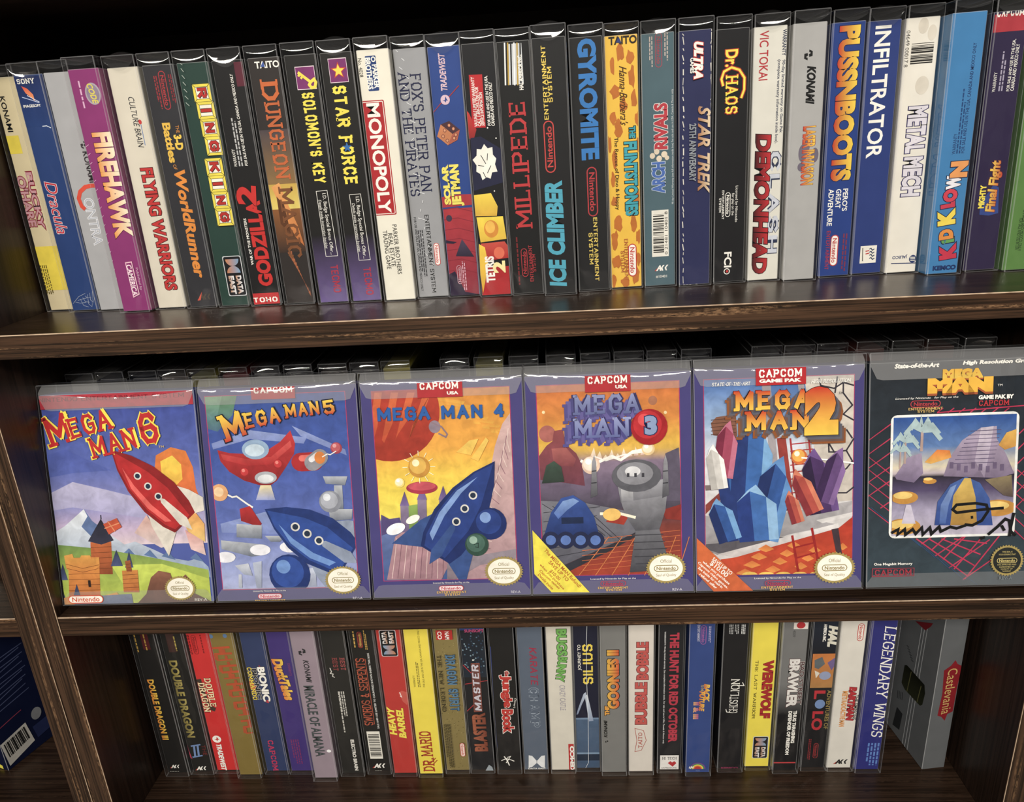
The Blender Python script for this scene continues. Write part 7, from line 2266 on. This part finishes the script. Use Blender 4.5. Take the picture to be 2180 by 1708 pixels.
p;a;8c7c58;5c4c48;219,843 412,873 430,702 361,717
p;a;4464a8;2c4890;-140,498 -122,682 -33,814 80,871 185,819 259,695 289,486
p;a;d8b450;a87c2c;-24,495 -7,728 69,859 115,858 155,711 174,489
p;a;7c98cc;4464a8;-98,657 -32,790 13,813 -40,655 -59,508 -105,509
l;g;2.2;0c0c0e;-460,445 -408,474 -413,431 -361,473 -354,429 -302,471 -278,434 -233,482 -225,426 -174,480 -161,430 -105,485 -92,447 -23,482 24,469 93,492
l;g;2.2;0c0c0e;365,619 204,611 20,592 -10,618 18,654 156,662 237,647 251,598 207,525 139,490 81,498
l;g;2.2;0c0c0e;257,413 324,473 380,533 409,520 424,433 460,401
l;g;2.2;0c0c0e;353,484 377,441
l;g;2.2;0c0c0e;441,580 422,470 414,396
l;g;2.2;0c0c0e;125,552 143,554
l;g;2.2;0c0c0e;200,384 235,395
t;s;State-of-the-Art;-301;1727;0;324;3.6;f1eee6;o=.05,sh=.2
t;s;High Resolution Graphics;315;1730;0;574;3.8;f1eee6;o=.05,sh=.2
t;t;MEGA;34;1643;0;296;7.5;b0582c;o=.1
t;t;MAN;17;1553;0;473;11.5;b0582c;o=.12
t;t;MEGA;34;1649;0;296;7.5;b0582c;o=.1
t;t;MAN;16;1562;0;473;11.5;b0582c;o=.12
t;t;MEGA;34;1655;0;296;7.5;e8b024;o=.1,g=e8c03c
t;t;MAN;16;1570;0;473;11.5;e8b024;o=.12
t;s;TM;301;1559;0;34;1.6;f1eee6;
t;s;Licensed by Nintendo   for Play on the;-224;1480;0;456;1.9;f1eee6;sh=.2
n;m;-232;1437;0;22;5.4;b83c44;-;-
t;s;ENTERTAINMENT;-231;1401;0;248;2;e0b860;f=t,th=.18
t;s;SYSTEM;-229;1381;0;120;2;e0b860;f=t,th=.18
t;s;GAME PAK BY;276;1472;0;254;3.2;f1eee6;o=.06
t;m;CAPCOM;263;1428;0;220;4.4;b83038;f=r,th=.2
t;s;One Megabit Memory;-443;198;0;289;2.6;f1eee6;o=.02
l;m;.5;a03444;-599,165 -286,165 -287,102 -600,102 -599,165
t;m;CAPCOM;-440;134;0;280;5;a03444;f=r,th=.2
seal2;m;401;208;12.5
t;s;REV-A;395;69;0;99;2.6;6c7478;o=.03
# 784 69.4 -236.22 | 0 0 .1222 | castle | 24.3 | 5a5c5e | grey box turned at an angle with red plaque, right end of lower shelf
p;t;7c1820;-;-52,1134 8,1181 41,1237 68,1192 107,1170 109,1055 100,910 99,661 50,636 35,562 -4,611 -43,629 -31,876
t;t;Castlevania;34;893;-90;509;9;b89c54;o=0,sh=-.1
l;aL;.9;a8aaac;-218,1456 -245,5
l;aL;.9;a8aaac;-255,1429 -286,-34
l;aL;.9;a8aaac;-293,1401 -327,-74
p;aL;17180f;2a2c1c;-456,841 -424,866 -142,868 -117,790 -130,652 -157,615 -226,607 -405,596 -464,626
l;aL;1;5c5a34;-348,850 -369,601
l;aL;1;5c5a34;-184,821 -208,609
p;aL;26282a;-;-480,318 -384,315 -398,106 -509,73
l;sL;.7;2c2e30;-465,1064 -429,1066
l;sL;.7;2c2e30;-447,1045 -411,1047
l;sL;.7;2c2e30;-428,1026 -393,1028
l;sL;.7;2c2e30;-410,1007 -375,1010
l;sL;.7;2c2e30;-392,989 -356,991
l;sL;.7;2c2e30;-373,970 -338,973
l;sL;.7;2c2e30;-499,503 -491,417
l;sL;.7;2c2e30;-475,516 -467,429
l;sL;.7;2c2e30;-451,528 -443,442
l;sL;.7;2c2e30;-427,541 -419,455
p;aL;6c1820;-;-391,1391 -153,1537 -175,1487 -239,1399
# -148.1 78.7 -236.22 | 0 0 -.3316 | castle | 24.3 | 0b122e | navy box in the left-hand bookcase, its barcode side turned outward
p;a;d8cc2c;-;9,54 45,45 46,-10 -28,-75 -117,-97
l;sR;1;434b6c;110,1202 493,1225
l;sR;1;434b6c;105,1150 453,1199
l;sR;1;434b6c;100,1097 469,1132
l;sR;1;434b6c;95,1044 429,1107
l;sR;1;434b6c;91,991 444,1039
l;sR;1;434b6c;86,938 460,971
l;sR;1;434b6c;81,885 420,946
l;sR;1;434b6c;76,831 436,877
l;sR;1;434b6c;71,778 395,852
l;sR;1;434b6c;66,724 411,783
l;sR;1;434b6c;61,669 427,713
l;sR;.9;8c3048;-10,497 196,527 290,539
p;bR;b4b0a8;-;6,330 290,375 325,110 31,42
l;bR;1.28;20201f;42,307 58,131
l;bR;.64;20201f;59,310 76,135
l;bR;1.92;20201f;77,313 94,139
l;bR;.72;20201f;95,316 113,142
l;bR;.96;20201f;113,319 131,146
l;bR;2.08;20201f;131,322 149,150
l;bR;.64;20201f;149,325 168,154
l;bR;1.44;20201f;167,328 186,158
l;bR;.8;20201f;185,331 205,162
l;bR;2.24;20201f;203,334 223,166
l;bR;.96;20201f;221,337 242,170
l;bR;.72;20201f;240,340 261,173
l;bR;1.6;20201f;258,343 279,177
e;mR;417;388;5.5;7;0;77797d;-
p;aR;20284c;-;342,271 531,279 533,130 362,114"""
cur = None; boxes = []
for ln in DATA.split('\n'):
    if ln.startswith('# '):
        q = [s.strip() for s in ln[2:].split('|')]
        cur = dict(loc=tuple(float(v) for v in q[0].split()), rot=tuple(float(v) for v in q[1].split()), kind=q[2], w=float(q[3]), base=q[4], label=q[5], items=[])
        boxes.append(cur)
    elif ln.strip():
        cur['items'].append(ln)
for i, b in enumerate(boxes):
    z = b['loc'][2]
    grp = 'front-facing boxes on the middle shelf' if b['kind'] == 'cover' else ('spine-out boxes on the upper shelf' if z > 100 else 'spine-out boxes on the lower shelf')
    if b['kind'] == 'castle' and b['loc'][0] < 0: grp = None
    game_box(b['loc'], b['rot'], b['kind'], b['w'], b['base'], b['label'], grp, b['items'], i if b['kind'] == 'cover' else (i * 7 + i // 3) % 4)

# row of boxes behind the front-facing ones: only their sleeved tops show
MID = [(29.8, 79, '8c8a84'), (54.6, 81, '2a2826'), (83.9, 80, '1c1c1e'), (108.4, 81, '4a3c30'), (134.4, 79.5, '7a7430'), (161.1, 80, '6a1c20'), (188.4, 80, '2c2c2e'), (215.3, 81, '1a1a1c'),
       (245.1, 79, '3a302a'), (271.4, 79.5, '2a2624'), (297.0, 80.5, 'a89c2c'), (345.9, 80, '1c1c1c'), (373.6, 81, '8c8430'), (402.2, 79.5, '2a2826'), (432.2, 79, '3c3a36'), (460.0, 80, '1e1e20'),
       (486.9, 81, '232325'), (513.1, 80, '202022'), (540.4, 80, '1c1c1e'), (595.9, 80.5, '202020'), (621.0, 79, '3a2c26'), (646.8, 80, '2a1c1c'), (677.9, 81, '5a2c28'), (704.6, 80, '26221f'),
       (731.6, 80.5, '4a2c24'), (760.1, 80, '222224')]
ORD = ['first', 'second', 'third', 'fourth', 'fifth', 'sixth', 'seventh', 'eighth', 'ninth', 'tenth', 'eleventh', 'twelfth', 'thirteenth', 'fourteenth', 'fifteenth', 'sixteenth', 'seventeenth', 'eighteenth',
       'nineteenth', 'twentieth', 'twenty-first', 'twenty-second', 'twenty-third', 'twenty-fourth', 'twenty-fifth', 'twenty-sixth']
for i, (x, y, c) in enumerate(MID):
    tone = {'8c8a84': 'grey', '7a7430': 'olive-yellow', '6a1c20': 'maroon', 'a89c2c': 'yellow', '8c8430': 'olive-yellow'}.get(c, 'dark')
    game_box((x + 12.15, y, .25), (0, 0, 0), 'spine', 24.3, c, '%s sleeved box, %s from the left in the row behind the front-facing boxes' % (tone, ORD[i]),
             'boxes standing behind the front-facing boxes', [], (i * 5 + i // 4) % 4)
# one more front-facing box on the neighbouring bookcase, just inside the frame
game_box((-134.0, 62.0, 5.3), (-.2085, 0, 0), 'cover', 0, '8c8880', 'pale sleeved box on the middle shelf of the left-hand bookcase', None, [])
